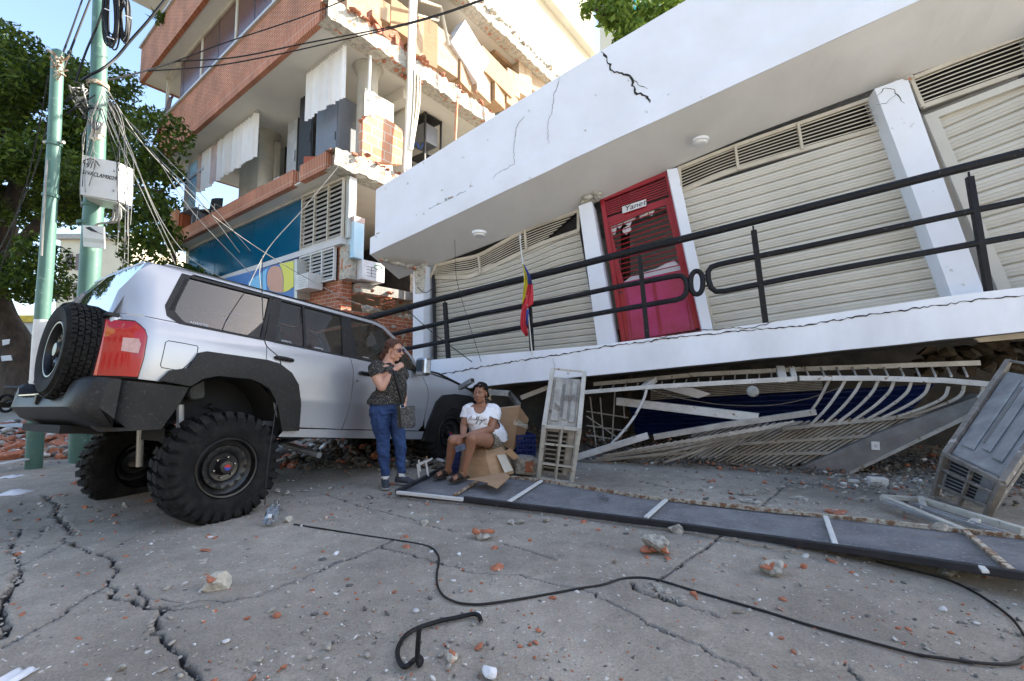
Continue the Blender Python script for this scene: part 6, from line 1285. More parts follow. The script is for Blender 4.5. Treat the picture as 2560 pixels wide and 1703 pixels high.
# broken masonry lumps: (px, py of the base centre, width px, kind)
def lump(px, py, wpx, kind, label, group=None, seed=0, asp=.8, hh=.75):
    p = gr(px, py); w_ = wpx / FPX * p.y * .5; r_ = random.Random(seed + int(px * 7 + py)); mb = MB()
    m = {'g': 'rubble_grey', 'r': 'red_brick', 'w': 'paper', 'm': 'rubble_grey', 't': 'red_brick', 'p': 'broken_plaster'}[kind]
    flat = hh
    name = {'g': 'concrete_lump', 'r': 'brick_fragment', 'w': 'plaster_chip', 'm': 'masonry_lump', 't': 'brick_fragment', 'p': 'masonry_lump'}[kind]
    rock_mb(mb, (p.x, p.y + w_ * .5, 0), (w_, w_ * asp, w_ * flat), r_, sub=3 if wpx > 40 else 2, flat=1)
    return tag(mb.build(name, m), label, 'rubble', group), p, w_
big = [(530, 1484, 78, 'p', 'pale masonry lump with an orange brick face, left foreground'), (413, 1477, 28, 'g', 'squarish grey lump left of the orange-faced lump'), (505, 1412, 28, 'g', 'small pale lump under the long red chip'),
 (511, 1384, 40, 't', 'flat long red chip left of the cable loop'), (1206, 1353, 62, 'm', 'masonry lump with brick courses on top, centre left'), (1236, 1376, 24, 'r', 'two stacked brick bits just below the brick-topped lump'),
 (1240, 1426, 48, 't', 'whole orange brick piece lying inside the cable loop'), (1642, 1390, 84, 'm', 'big masonry lump standing on orange bricks, centre right'), (1690, 1338, 50, 'g', 'rounded grey lump touching the front of the fallen panel'),
 (1540, 1412, 28, 'g', 'rough grey lump left of the big masonry lump'), (1155, 1482, 30, 'g', 'pointed grey lump inside the cable loop'), (1381, 1502, 26, 'r', 'pink brick chunk touching the cable'),
 (1134, 1656, 48, 'p', 'plaster lump with orange spots near the bottom edge'), (1219, 1696, 52, 'w', 'white-faced masonry lump near the bottom edge'), (1948, 1446, 76, 'm', 'flat slab piece with pink ribbed brick face, right'),
 (2010, 1472, 24, 'g', 'small grey lump below the pink ribbed piece'), (1738, 1494, 26, 'r', 'orange brick wedge right of the hole'), (2400, 1452, 84, 'g', 'hollow grey block supporting the fallen panel'),
 (2090, 1410, 38, 't', 'thin curved brick shard in front of the panel'), (2012, 1424, 24, 'r', 'pinkish small brick chunk right of the ribbed piece'), (1279, 1314, 28, 'g', 'left one of the grey lump pair in front of the panel'),
 (1300, 1312, 28, 'g', 'right one of the grey lump pair in front of the panel'), (1366, 1309, 30, 'g', 'grey lump with a white chip in front of the panel'), (1460, 1310, 24, 'r', 'red brick block in front of the panel'),
 (1060, 1315, 34, 'g', 'flat grey lump left of the grey pair'), (1013, 1348, 20, 'r', 'orange chip resting above the cable'), (1014, 1375, 34, 't', 'orange flakes under the cable, left of its bend'),
 (1345, 1583, 20, 'r', 'orange chip right of the bent pipe'), (1325, 1616, 15, 'r', 'small orange chip below another, right of the pipe'), (1336, 1648, 14, 'r', 'lowest of the three orange chips right of the pipe'),
 (1050, 1415, 12, 'g', 'small grey pebble left of the cable bend'), (2370, 1392, 46, 'g', 'flat grey piece lying on the fallen panel'), (1957, 1603, 18, 'r', 'orange chip right of the lower cable run'), (1930, 1594, 20, 'w', 'pale chip beside the orange chip near the lower cable'),
 (2232, 1458, 12, 'r', 'tiny orange chip in the middle of the right cable loop'), (2510, 1596, 16, 'g', 'small grey stone near the right cable end'), (2312, 1617, 18, 'g', 'grey stone just above the right end of the cable'),
 (1122, 1213, 16, 'g', 'grey bit on the panel near the sandals'), (716, 1309, 34, 'p', 'pale crumbly lump beside the clear jug'), (764, 1262, 22, 'g', 'little grey lump above the crumbly one'), (714, 1238, 26, 'g', 'pale block behind the rear tyre'), (690, 1232, 22, 'p', 'tan block behind the rear tyre'),
 (798, 1303, 12, 'g', 'tiny pebble right of the crumbly lump'), (838, 1296, 14, 'g', 'tiny pebble farther right of the crumbly lump'), (1710, 1504, 26, 'g', 'dark grey stone at the end of the hole'), (1810, 1432, 14, 'g', 'small grey stone left of the ribbed piece'),
 (1798, 1420, 8, 'r', 'tiny orange chip left of the ribbed piece'), (295, 1682, 28, 'g', 'dark flat stone at the bottom left'), (820, 1624, 26, 'g', 'brown flat stone in the lower middle'), (648, 1658, 28, 'g', 'dark leaf-shaped shard at the bottom'),
 (307, 1270, 26, 'g', 'flat grey lump in front of the far rear tyre'), (370, 1256, 24, 't', 'red shard in front of the far rear tyre'), (210, 1272, 16, 'r', 'small red chip near the wide crack'), (224, 1306, 14, 'r', 'red chip right of the wide crack'), (638, 1345, 10, 'r', 'little red chip left of the cable start'),
 (22, 1282, 16, 'r', 'red chip at the left edge'), (188, 1214, 30, 'r', 'red brick piece right of the thin pole foot'), (440, 1286, 26, 't', 'red shard under the front of the tyre'), (732, 1425, 20, 't', 'red splinter in the middle of the paving'), (838, 1390, 20, 'w', 'white chip in the middle of the paving'),
 (1148, 1391, 16, 'w', 'white chip inside the cable loop'), (1128, 1389, 14, 'g', 'grey chip inside the cable loop'), (1620, 1397, 26, 't', 'orange brick foot under the left of the big lump'), (1674, 1402, 26, 't', 'orange brick foot under the right of the big lump')]
for i, (px, py, wd, k, lb) in enumerate(big):
    o, p, w_ = lump(px, py, wd, k, lb, 'broken masonry on the paving', asp=.75, hh=.28 if k == 't' else .62 if k != 'w' else .6)
    if px == 2370: o.location.z += .16
    if px == 1122: o.location.z += .06
    if k in 'mp' and wd > 40:
        if px == 1642: o.location.z += w_ * .28
        mb = MB(); r_ = random.Random(i); kz_ = -.62 if px == 1642 else 0
        for j in range(3 if k == 'm' else 1): rock_mb(mb, (p.x + (j - 1) * w_ * .52 * (k == 'm') - w_ * .1, p.y + w_ * .3, w_ * ((.42 if k == 'm' else .5) + kz_)), (w_ * (.42 if k == 'm' else .55), w_ * .8, w_ * .42), r_, sub=1)
        mb.build('brick_face', 'red_brick', o, bevel=.006)
    if k == 'w' and wd > 40: mb = MB(); rock_mb(mb, (p.x + w_ * .2, p.y + w_ * .9, -.003), (w_ * .9, w_ * .5, w_ * .45), random.Random(9)); mb.build('rough_back', 'red_brick', o)
# broken slabs of paving round the hole, tile shards
for i, (px, py, wd, lb) in enumerate(((1625, 1470, 34, 'left flake of broken paving in the hole'), (1650, 1478, 30, 'second flake of broken paving in the hole'), (1672, 1484, 26, 'pale flake at the right of the hole'), (1640, 1466, 40, 'large cracked paving flake at the hole'), (1864, 1235, 54, 'left grey tile shard behind the panel'), (1880, 1255, 60, 'second grey tile shard behind the panel'), (2000, 1248, 58, 'triangular grey tile shard behind the panel'), (2090, 1283, 60, 'pink brick slab half under the rusty tube'), (870, 1538 , 0, ''), (1850, 1535, 44, 'thin dark strip beside the lower cable'))):
    if not wd: continue
    p = gr(px, py); w_ = wd / FPX * p.y * .5; r_ = random.Random(i * 5 + 1); mb = MB(); k = 5
    poly = [Vector((p.x + w_ * math.cos(a + r_.uniform(-.3, .3)) * r_.uniform(.7, 1.1), p.y + w_ * .8 * math.sin(a + r_.uniform(-.3, .3)) * r_.uniform(.7, 1.1) * (.25 if 'strip' in lb else 1), .006 + r_.uniform(0, .016))) for a in [2 * math.pi * j / k for j in range(k)]]
    mb.prism(poly, (0, 0, -.012)); tag(mb.build('paving_flake' if i < 4 else 'tile_shard', 'rubble_grey' if i != 7 else 'red_brick', None), lb, 'shard', 'flat shards on the paving')
for px, py, wd, lb in ((34, 1236, 52, 'crumpled white plastic bag at the left edge'), (316, 1234, 42, 'folded sheet of white paper behind the rear tyre'), (30, 1700, 60, 'white paper sheet at the bottom left corner'), (22, 1195, 40, 'white board scrap at the far left edge')):
    p = gr(px, py); w_ = wd / FPX * p.y * .5; mb = MB(); r_ = random.Random(px); bg_ = 'bag' in lb
    mb.grid([[Vector((p.x + w_ * (i / 5 - 1) + r_.uniform(-.004, .004), p.y + w_ * .9 * (j / 4 - 1) + .15 * w_ * i / 5, .006 + (w_ * .35 * math.sin(math.pi * i / 10) * math.sin(math.pi * j / 8) * r_.uniform(.6, 1.2) if bg_ else .012 * math.sin(i * .7) ** 2))) for i in range(11)] for j in range(9)])
    tag(mb.build('plastic_bag' if bg_ else 'paper_sheet', 'paper', None, smooth=True, ang=50, thick=.002), lb, 'litter')
# broken white block bits and cream batten at the right
for px, py, d_, lb in ((2200, 1216, (.18, .08, .09), 'broken white block behind the pale frame'), (2140, 1208, (.11, .04, .035), 'small white batten piece left of the white block')):
    p = gr(px, py); mb = MB(); mb.box(p + Vector((0, .03, d_[2] / 2)), d_, (.08, .05, -.1)); tag(mb.build('white_block', 'box_white', None, bevel=.008), lb, 'block')
mb = MB(); mb.prism([fw(*p, .25) for p in ((2436, 846), (2560, 828), (2640, 820), (2640, 838), (2560, 846), (2450, 856))], FW.wld((0, .04, 0)) - FW.wld((0, 0, 0))); tag(mb.build('batten', 'frame_cream'), 'cream batten hanging under the slab at the top right of the gap', 'batten')
loose('square_tube', [(870, 985, .9), (1090, 905, .7)], .06, 'cage_paint', 'pale rail end sticking out left of the tipped cage', 'tube', zf=w5)
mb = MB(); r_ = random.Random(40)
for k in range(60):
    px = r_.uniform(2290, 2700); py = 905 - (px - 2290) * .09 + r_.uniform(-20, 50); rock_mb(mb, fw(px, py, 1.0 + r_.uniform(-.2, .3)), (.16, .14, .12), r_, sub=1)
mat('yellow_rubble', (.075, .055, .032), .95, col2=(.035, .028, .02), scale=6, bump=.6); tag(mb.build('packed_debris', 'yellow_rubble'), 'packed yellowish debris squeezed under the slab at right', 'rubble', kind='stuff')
# rubble bits on balcony edge beside the first post
for px, py, k, lb in ((1143, 903, 'r', 'red brick bit on the balcony edge by the first railing post'), (1165, 906, 'g', 'pale mortar bit on the balcony edge'), (1190, 900, 'w', 'white plaster bit on the balcony edge')):
    p = fw(px, py + 6, .05); mb = MB(); rock_mb(mb, p, (.07, .05, .04), random.Random(px)); tag(mb.build('brick_fragment', {'r': 'red_brick', 'g': 'rubble_grey', 'w': 'paper'}[k]), lb, 'rubble')
# ================================================================ PEOPLE
mat('skin_light', (.58, .33, .235), .5, col2=(.52, .28, .195), scale=9, bump=.08, bscale=120, dist=.002, spec=.4)
mat('skin_tan', (.33, .165, .10), .45, col2=(.27, .13, .08), scale=9, bump=.08, bscale=120, dist=.002, spec=.45)
mat('hair_auburn', (.12, .042, .018), .45, col2=(.055, .02, .009), scale=30, bump=.9, bscale=60, dist=.008, stretch=(6, 6, .7), spec=.5)
mat('hair_black', (.005, .0045, .0045), .65, col2=(.012, .010, .009), scale=30, bump=1, bscale=60, dist=.01, stretch=(6, 6, .8), spec=.2)
mat('lace_black', (.014, .013, .013), .8, col2=(.022, .021, .02), scale=10, bump=.5, bscale=90, dist=.004, speck=(.17, .15, .12), speck_amt=.40, speck_scale=75)
mat('denim', (.034, .075, .20), .8, col2=(.012, .030, .095), scale=4.5, bump=.4, bscale=30, dist=.006, lo=.3, hi=.7)
mat('tshirt_white', (.80, .81, .84), .85, col2=(.74, .75, .78), scale=4, bump=.35, bscale=9, dist=.015)
mat('shorts_print', (.10, .09, .07), .85, col2=(.30, .27, .21), scale=42, bump=.2, lo=.46, hi=.54, stretch=(1, 1, 2.2))
mat('lip', (.38, .13, .12), .4, bump=0); mat('eye_white', (.62, .58, .55), .2, bump=0); mat('eye_dark', (.02, .012, .01), .15, bump=0); mat('brow', (.035, .02, .015), .8, bump=0)
mat('shoe_dark', (.03, .035, .045), .7, col2=(.05, .055, .065), scale=20, bump=.2); mat('sole_grey', (.30, .30, .29), .8, bump=0); mat('sock_white', (.7, .7, .7), .9, bump=0); mat('lace_white', (.7, .69, .66), .9, bump=0)
mat('bag_grey', (.035, .035, .037), .55, col2=(.10, .10, .102), scale=42, bump=.15, lo=.47, hi=.52); mat('bag_black', (.012, .012, .012), .5, bump=.1)
mat('sandal_brown', (.045, .03, .022), .6, bump=.2); mat('phone_blue', (.12, .15, .22), .25, col2=(.09, .12, .18), scale=30, bump=0)
mat('lens_violet', (.06, .03, .07), .1, bump=0); mat('leggings', (.02, .02, .06), .7, bump=0); mat('leggings_pink', (.55, .03, .26), .7, bump=0); mat('shirt_green', (.18, .62, .06), .8, bump=0)
def skinp(px, py, Y): return at(px, py, Y)
class Org:
    """soft closed body: overlapping round forms fused by a voxel remesh"""
    def __init__(s): s.mb = MB()
    def ball(s, c, r, rot=None):
        r = (r, r, r) if not isinstance(r, (tuple, list)) else r; c = Vector(c); Q = Euler(rot).to_matrix() if rot is not None and not isinstance(rot, Matrix) else rot
        rows = []
        for i in range(1, 10):
            t = math.pi * i / 10; rows.append([Vector((r[0] * math.sin(t) * math.cos(a), r[1] * math.sin(t) * math.sin(a), r[2] * math.cos(t))) for a in [2 * math.pi * k / 16 for k in range(16)]])
        pole = [Vector((0, 0, r[2])), Vector((0, 0, -r[2]))]
        if Q: rows = [[Q @ p for p in w_] for w_ in rows]; pole = [Q @ p for p in pole]
        n0 = len(s.mb.v); s.mb.grid([[p + c for p in w_] for w_ in rows], closeu=True); s.mb.v += [pole[0] + c, pole[1] + c]; a, b = len(s.mb.v) - 2, len(s.mb.v) - 1
        for k in range(16): s.mb.f += [[a, n0 + (k + 1) % 16, n0 + k], [b, n0 + 8 * 16 + k, n0 + 8 * 16 + (k + 1) % 16]]; s.mb.m += [0, 0]
        return s
    def limb(s, pts, rs, n=14):
        q = catmull(pts, 4) if len(pts) > 2 else [Vector(p) for p in pts]; k = len(q); rr = [float(np.interp(i / (k - 1) * (len(rs) - 1), range(len(rs)), rs)) for i in range(k)]
        s.mb.tube(q, rr, n)
        s.ball(q[0], rs[0] * .995); s.ball(q[-1], rs[-1] * .995); return s
    def torso(s, secs, side):
        """secs: (centre, rx along side, ry across)"""
        side = Vector(side).normalized(); rows = []
        C = [Vector(c[0]) for c in secs]; C2 = catmull(C, 4); n = len(C2)
        for i, c in enumerate(C2):
            f = i / (n - 1) * (len(secs) - 1); rx = float(np.interp(f, range(len(secs)), [q[1] for q in secs])); ry = float(np.interp(f, range(len(secs)), [q[2] for q in secs]))
            t = (C2[min(i + 1, n - 1)] - C2[max(i - 1, 0)]).normalized(); a = (side - t * side.dot(t)).normalized(); b = t.cross(a)
            rows.append([c + a * rx * math.copysign(abs(math.cos(g)) ** .9, math.cos(g)) + b * ry * math.copysign(abs(math.sin(g)) ** .9, math.sin(g)) for g in [2 * math.pi * j / 20 for j in range(20)]])
        s.mb.grid(rows, closeu=True); m_ = len(s.mb.v) - 20; s.mb.f += [list(range(m_, m_ + 20)), list(range(m_ - 20 * (n - 1) + 19, m_ - 20 * (n - 1) - 1, -1))]; s.mb.m += [0, 0]; return s
    def build(s, name, m, parent, vox=.006, smooth_it=6, cut=None, fold=0, seed=0, fscale=.09):
        me = bpy.data.meshes.new('t'); me.from_pydata(s.mb.v, [], s.mb.f); o = bpy.data.objects.new('t', me); COL.objects.link(o)
        a = o.modifiers.new('r', 'REMESH'); a.mode = 'VOXEL'; a.voxel_size = vox
        b = o.modifiers.new('s', 'SMOOTH'); b.factor = .5; b.iterations = smooth_it
        dg = bpy.context.evaluated_depsgraph_get(); dg.update(); m2 = bpy.data.meshes.new_from_object(o.evaluated_get(dg)); bpy.data.objects.remove(o)
        k = len(m2.vertices); co_ = np.empty(k * 3); m2.vertices.foreach_get('co', co_); co_ = co_.reshape(-1, 3)
        if fold:
            no = np.empty(k * 3); m2.vertices.foreach_get('normal', no); no = no.reshape(-1, 3)
            d = vnoise(co_[:, 0] * 1.0 + co_[:, 2] * .55 + 40, co_[:, 2] * .9 + co_[:, 1] * .8 + 40, fscale, seed + 1) + .5 * vnoise(co_[:, 0] - co_[:, 2] * .3 + 40, co_[:, 1] + co_[:, 2] * 1.3 + 40, fscale * .45, seed + 2)
            co_ += no * (d * fold)[:, None]; m2.vertices.foreach_set('co', co_.ravel())
        if cut is not None:
            bm = bmesh.new(); bm.from_mesh(m2)
            kill = [v for v in bm.verts if cut(v.co)]; bmesh.ops.delete(bm, geom=kill, context='VERTS')
            for _ in range(8):
                nw = {}
                for v in bm.verts:
                    be = [e.other_vert(v) for e in v.link_edges if e.is_boundary]
                    if len(be) == 2: nw[v] = v.co * .4 + (be[0].co + be[1].co) * .3
                for v, c_ in nw.items(): v.co = c_
            bm.to_mesh(m2); bm.free()
        off = OFF[parent]; m2.transform(Matrix.Translation(-off)); m2.polygons.foreach_set('use_smooth', [True] * len(m2.polygons)); m2.materials.clear(); m2.materials.append(MT[m]); m2.update()
        ob = bpy.data.objects.new(name, m2); COL.objects.link(ob); ob.parent = parent; OFF[ob] = off
        return ob
def small(name, m, parent, fn, smooth=True): mb = MB(); fn(mb); return mb.build(name, m, parent, smooth=smooth, ang=60)
def ballmb(mb, c, r, Q=None):
    o = Org(); o.ball(c, r, Q); mb.add(o.mb.v, o.mb.f)
def head(org, c, Q, s=1.0):
    """c: head centre; Q: 3x3, columns = right, forward(face), up. features added to the fused body"""
    def L(x, y, z): return Vector(c) + Q @ (Vector((x, y, z)) * s)
    org.ball(L(0, -.012, .025), (.073 * s, .092 * s, .088 * s), Q)      # cranium
    org.ball(L(0, .022, -.035), (.060 * s, .066 * s, .080 * s), Q)      # face
    org.ball(L(0, .048, -.092), (.030 * s, .026 * s, .022 * s), Q)      # chin
    for e in (-1, 1):
        org.ball(L(e * .036, .055, -.035), (.026 * s, .026 * s, .026 * s), Q); org.ball(L(e * .044, .02, -.07), (.022 * s, .035 * s, .024 * s), Q)   # cheek, jaw
        org.ball(L(e * .076, -.008, -.012), (.008 * s, .018 * s, .030 * s), Q)    # ear
        org.ball(L(e * .012, .088, -.030), (.010 * s, .012 * s, .009 * s), Q)     # nostril
        org.ball(L(e * .028, .076, .018), (.024 * s, .014 * s, .008 * s), Q)      # brow ridge
    org.limb([L(0, .082, .008), L(0, .094, -.012), L(0, .106, -.028)], [.008 * s, .010 * s, .013 * s])
    org.ball(L(0, .083, -.058), (.024 * s, .014 * s, .012 * s), Q)
    return L
def face(parent, L, Q, skin, s=1.0, eyes=True, frown=.004):
    def lips(mb):
        for dz, t in ((.0035, .0045), (-.0045, .0052)):
            rows = []; pts = [L(-.023 + .046 * k / 8, .0905 - .010 * ((k - 4) / 4) ** 2, -.058 + dz - frown * ((k - 4) / 4) ** 2) for k in range(9)]; mb.tube(pts, [t * s * (1 - .75 * abs((k - 4) / 4) ** 2) for k in range(9)], 8)
    small('lips', 'lip', parent, lips)
    if eyes:
        for e in (-1, 1):
            small('eye', 'eye_white', parent, lambda mb: ballmb(mb, L(e * .030, .0755, .0015), (.0125 * s, .008 * s, .0065 * s), Q))
            small('iris', 'eye_dark', parent, lambda mb: ballmb(mb, L(e * .030, .0825, .001), (.0055 * s, .003 * s, .0058 * s), Q))
            small('eyelid', skin, parent, lambda mb: mb.tube([L(e * .030 - .014 + .007 * k, .0815 - .0015 * abs(k - 2), .0075 - .0014 * (k - 2) ** 2) for k in range(5)], .0030 * s, 6))
    for e in (-1, 1): small('eyebrow', 'brow', parent, lambda mb: mb.tube([L(e * (.014 + .009 * k), .0885 - .0028 * k, .021 + .004 * math.sin(k * .9)) for k in range(5)], [.0022 * s, .0028 * s, .0028 * s, .0022 * s, .001], 6))
def hand(org, w_, d, pn, sp, curl=1.0, s=1.0, thumb=1, spread=.0, Ls=(.072, .080, .074, .058)):
    """w_: wrist, d: direction of the hand, pn: palm normal, sp: across the palm towards the index"""
    w_ = Vector(w_); d = Vector(d).normalized(); pn = Vector(pn); pn = (pn - d * pn.dot(d)).normalized(); sp = Vector(sp); sp = (sp - d * sp.dot(d) - pn * sp.dot(pn)).normalized()
    Q = Matrix((sp, d, pn)).transposed(); org.ball(w_ + d * .045 * s, (.038 * s, .050 * s, .017 * s), Q); org.ball(w_ + d * .065 * s, (.040 * s, .026 * s, .014 * s), Q)
    for i in range(4):
        o = w_ + d * (.082 - .004 * abs(i - 1.2)) * s + sp * (.030 - .020 * i) * s; L_ = Ls[i] * s; a = 0; p = o; pts = [o - d * .012 * s, o]; dd = d + sp * spread * (1.5 - i) * .2
        for seg, bend in ((.42, .35), (.32, .85), (.26, .7)):
            a += bend * curl; p = p + (dd * math.cos(a) + pn * math.sin(a)).normalized() * L_ * seg; pts.append(p)
        org.limb(pts, [.0098 * s, .0098 * s, .0088 * s, .0082 * s, .007 * s], 10)
    o = w_ + d * .022 * s + sp * .030 * s * thumb + pn * .006 * s
    org.limb([o, o + (sp * .7 * thumb + d * .6 + pn * .35).normalized() * .032 * s, o + (sp * .45 * thumb + d * .85 + pn * .5).normalized() * .060 * s, o + (sp * .12 * thumb + d * .9 + pn * .8 * min(1, curl + .3)).normalized() * .082 * s], [.014 * s, .0125 * s, .0105 * s, .0085 * s], 10)
def foot(org, ank, d, s=1.0, zf=0.0):
    ank = Vector(ank); d = Vector((d[0], d[1], 0)).normalized(); b = Vector((ank.x, ank.y, zf)); sd = Vector((-d.y, d.x, 0)); Q = Matrix((sd, d, Vector((0, 0, 1)))).transposed()
    org.ball(b - d * .03 * s + Vector((0, 0, .032)), (.032 * s, .042 * s, .034 * s), Q); org.ball(b + d * .06 * s + Vector((0, 0, .034)), (.036 * s, .085 * s, .032 * s), Q); org.ball(b + d * .13 * s + Vector((0, 0, .022)), (.043 * s, .05 * s, .022 * s), Q)
    for i, (L_, r) in enumerate(((.052, .0125), (.048, .009), (.043, .0085), (.036, .008), (.028, .008))): q = b + d * (.150 - .007 * i) * s + sd * (.028 - .0155 * i) * s + Vector((0, 0, .014)); org.limb([q, q + d * L_ * .7 * s - Vector((0, 0, .003))], [r * s, r * s * .9], 8)
    return b, d, sd, Q

# ---------------------------------------------------------------- standing woman
def z3p(X, Y_, D): return at(900 + X / 3.734, 820 + Y_ / 3.734, D)
D0 = 5.12
base = gr(975, 1210); base = Vector((z3p(300, 1450, D0).x, D0, 0))
ws = empty('person', base, 'standing woman in black lace top, jeans and sunglasses, one hand held to her chest', 'person')
W = lambda X, Yp, dd=0: z3p(X, Yp, D0 + dd)
fwd = Vector((.955, -.30, 0)).normalized(); sid = Vector((-fwd.y, fwd.x, 0))     # sid = her left (away from the camera)
hipc = W(232, 735); hipc.y = D0
org = Org()
chest = W(272, 450); waist = W(280, 600); nk = W(285, 300, .0)
torso = [(W(232, 790), .15, .12), (W(238, 720), .15, .125), (W(285, 620), .150, .15), (W(292, 520), .150, .150), (W(280, 430), .150, .135), (W(268, 365), .135, .095), (W(274, 325), .075, .06)]
org.torso(torso, sid)
for e in (-1, 1): org.ball(W(350, 440) + sid * e * .075, (.075, .08, .075))
hc = W(318, 205); fd = (fwd + Vector((0, 0, -.14))).normalized(); up = (Vector((0, 0, 1)) - fd * fd.z).normalized(); rt = fd.cross(up); QH = Matrix((rt, fd, up)).transposed()
L = head(org, hc, QH, 1.06)
org.limb([W(262, 335), W(278, 285), W(292, 240)], [.070, .058, .056]); org.ball(L(0, .03, -.100), (.04, .03, .02), QH)
# arms
rs_, re, rw = W(200, 372) - sid * .125, W(285, 548) - sid * .17, W(378, 395) - sid * .12
org.limb([rs_, rs_.lerp(re, .5) + Vector((-.012, 0, -.008)), re], [.064, .060, .048]); org.limb([re, re.lerp(rw, .4), rw], [.050, .046, .030])
hand(org, rw, (rw - re) + fwd * .10 + Vector((0, 0, .02)), sid * .8 - fwd * .1 + Vector((0, 0, -.3)), Vector((0, 0, 1)) + fwd * .3, curl=1.25, s=.92)
ls, le = W(315, 372) + sid * .12, W(325, 550) + sid * .17
lw = W(372, 680) + sid * .10; org.limb([ls, le], [.055, .046]); org.limb([le, lw], [.046, .030]); hand(org, lw, lw - le + Vector((0, 0, -.1)), -fwd, -sid, curl=.9, s=.9)
# legs
rh, rk, ra = W(222, 760) - sid * .085, W(245, 1060) - sid * .07, W(262, 1368) - sid * .055
lh, lk, la = W(262, 760) + sid * .085, W(345, 1060) + sid * .06, W(362, 1345) + sid * .05
la.z = max(la.z, .10); ra.z = max(ra.z, .10)
org.limb([rh, rk, ra], [.088, .048, .034]); org.limb([lh, lk, la], [.088, .048, .034])
org.build('body', 'skin_light', ws, vox=.005, smooth_it=4)
face(ws, L, QH, 'skin_light', 1.06, eyes=True, frown=.005)
sh = Org(); sh.torso([(c - Vector((0, 0, .0)), a + .016, b + .018) for c, a, b in [(W(234, 790), .196, .176), (W(238, 715), .192, .172)] + torso[2:6]] , sid)
for e in (-1, 1): sh.ball(W(352, 440) + sid * e * .075, (.088, .094, .088))
sh.limb([W(225, 362) - sid * .09, rs_, rs_.lerp(re, .42)], [.066, .076, .076]); sh.limb([W(300, 362) + sid * .1, ls, ls.lerp(le, .45)], [.06, .066, .066])
neckc = W(300, 318); hemz = W(0, 694).z
sh.ball(W(262, 352), (.09, .11, .045))
axR = (re - rs_).normalized(); cR = rs_.lerp(re, .45)
sh.build('lace_top', 'lace_black', ws, vox=.007, smooth_it=5, fold=.014, seed=4, cut=lambda p: p.z < hemz - .02 or ((p - cR).dot(axR) > 0 and (p - cR).length < .13 and (p - W(285, 520)).dot(sid) < -.10 and p.z < cR.z + .1) or ((p - W(325, 322)) * 1).length < .062 or (p.z > W(0, 322).z and (p - W(285, 300)).length < .10))
jn = Org(); jn.torso([(W(232, 800), .17, .15), (W(234, 740), .188, .163), (W(262, 640), .172, .158)], sid)
jn.limb([rh - Vector((0, 0, 0)), rh.lerp(rk, .5), rk, rk.lerp(ra, .45), ra], [.118, .094, .072, .062, .046]); jn.limb([lh, lh.lerp(lk, .5), lk, lk.lerp(la, .45), la], [.114, .092, .070, .060, .046]); jn.ball(W(175, 790), (.11, .13, .12))
az_ = ra.z - .0; jn.build('jeans', 'denim', ws, vox=.007, smooth_it=4, fold=.020, seed=8, fscale=.055, cut=lambda p: p.z < .115 or p.z > hemz + .05)
hr = Org(); hr.ball(L(0, -.02, .035), (.086, .104, .092), QH); hr.ball(L(0, -.075, -.03), (.070, .055, .075), QH); hr.ball(L(0, -.105, -.085), (.06, .05, .06), QH); hr.ball(L(0, -.09, -.14), (.05, .035, .04), QH)
for e in (-1, 1): hr.limb([L(e * .05, .045, .085), L(e * .074, .02, .03), L(e * .070, -.035, -.02)], [.016, .020, .022])
hr.build('hair', 'hair_auburn', ws, vox=.005, smooth_it=2, fold=.013, seed=2, fscale=.03, cut=lambda p: (lambda q: q.y > .040 and q.z < .062 and abs(q.x) < .07 or (q.y > .0 and q.z < .02) or (q.y > -.03 and q.z < -.0 and abs(q.x) < .09))(QH.transposed() @ (p - hc) / 1.06))
def glasses(mb):
    for e in (-1, 1): mb.tube([L(e * .034 + .026 * math.cos(a), .097 - .006 * abs(math.cos(a)) , .002 + .021 * math.sin(a)) for a in [2 * math.pi * k / 14 for k in range(14)]], .0018, 6, closed=True)
    mb.tube([L(-.010, .102, .008), L(.010, .102, .008)], .002, 6)
    for e in (-1, 1): mb.tube([L(e * .060, .092, .008), L(e * .076, .05, .009), L(e * .080, -.01, .006)], .002, 6)
gs = small('sunglasses', 'bag_black', ws, glasses)
for e in (-1, 1): small('lens', 'lens_violet', gs, lambda mb: ballmb(mb, L(e * .034, .096, .002), (.0255, .003, .0205), QH))
small('earring', 'paper', ws, lambda mb: ballmb(mb, L(.084, -.004, -.046), .005))
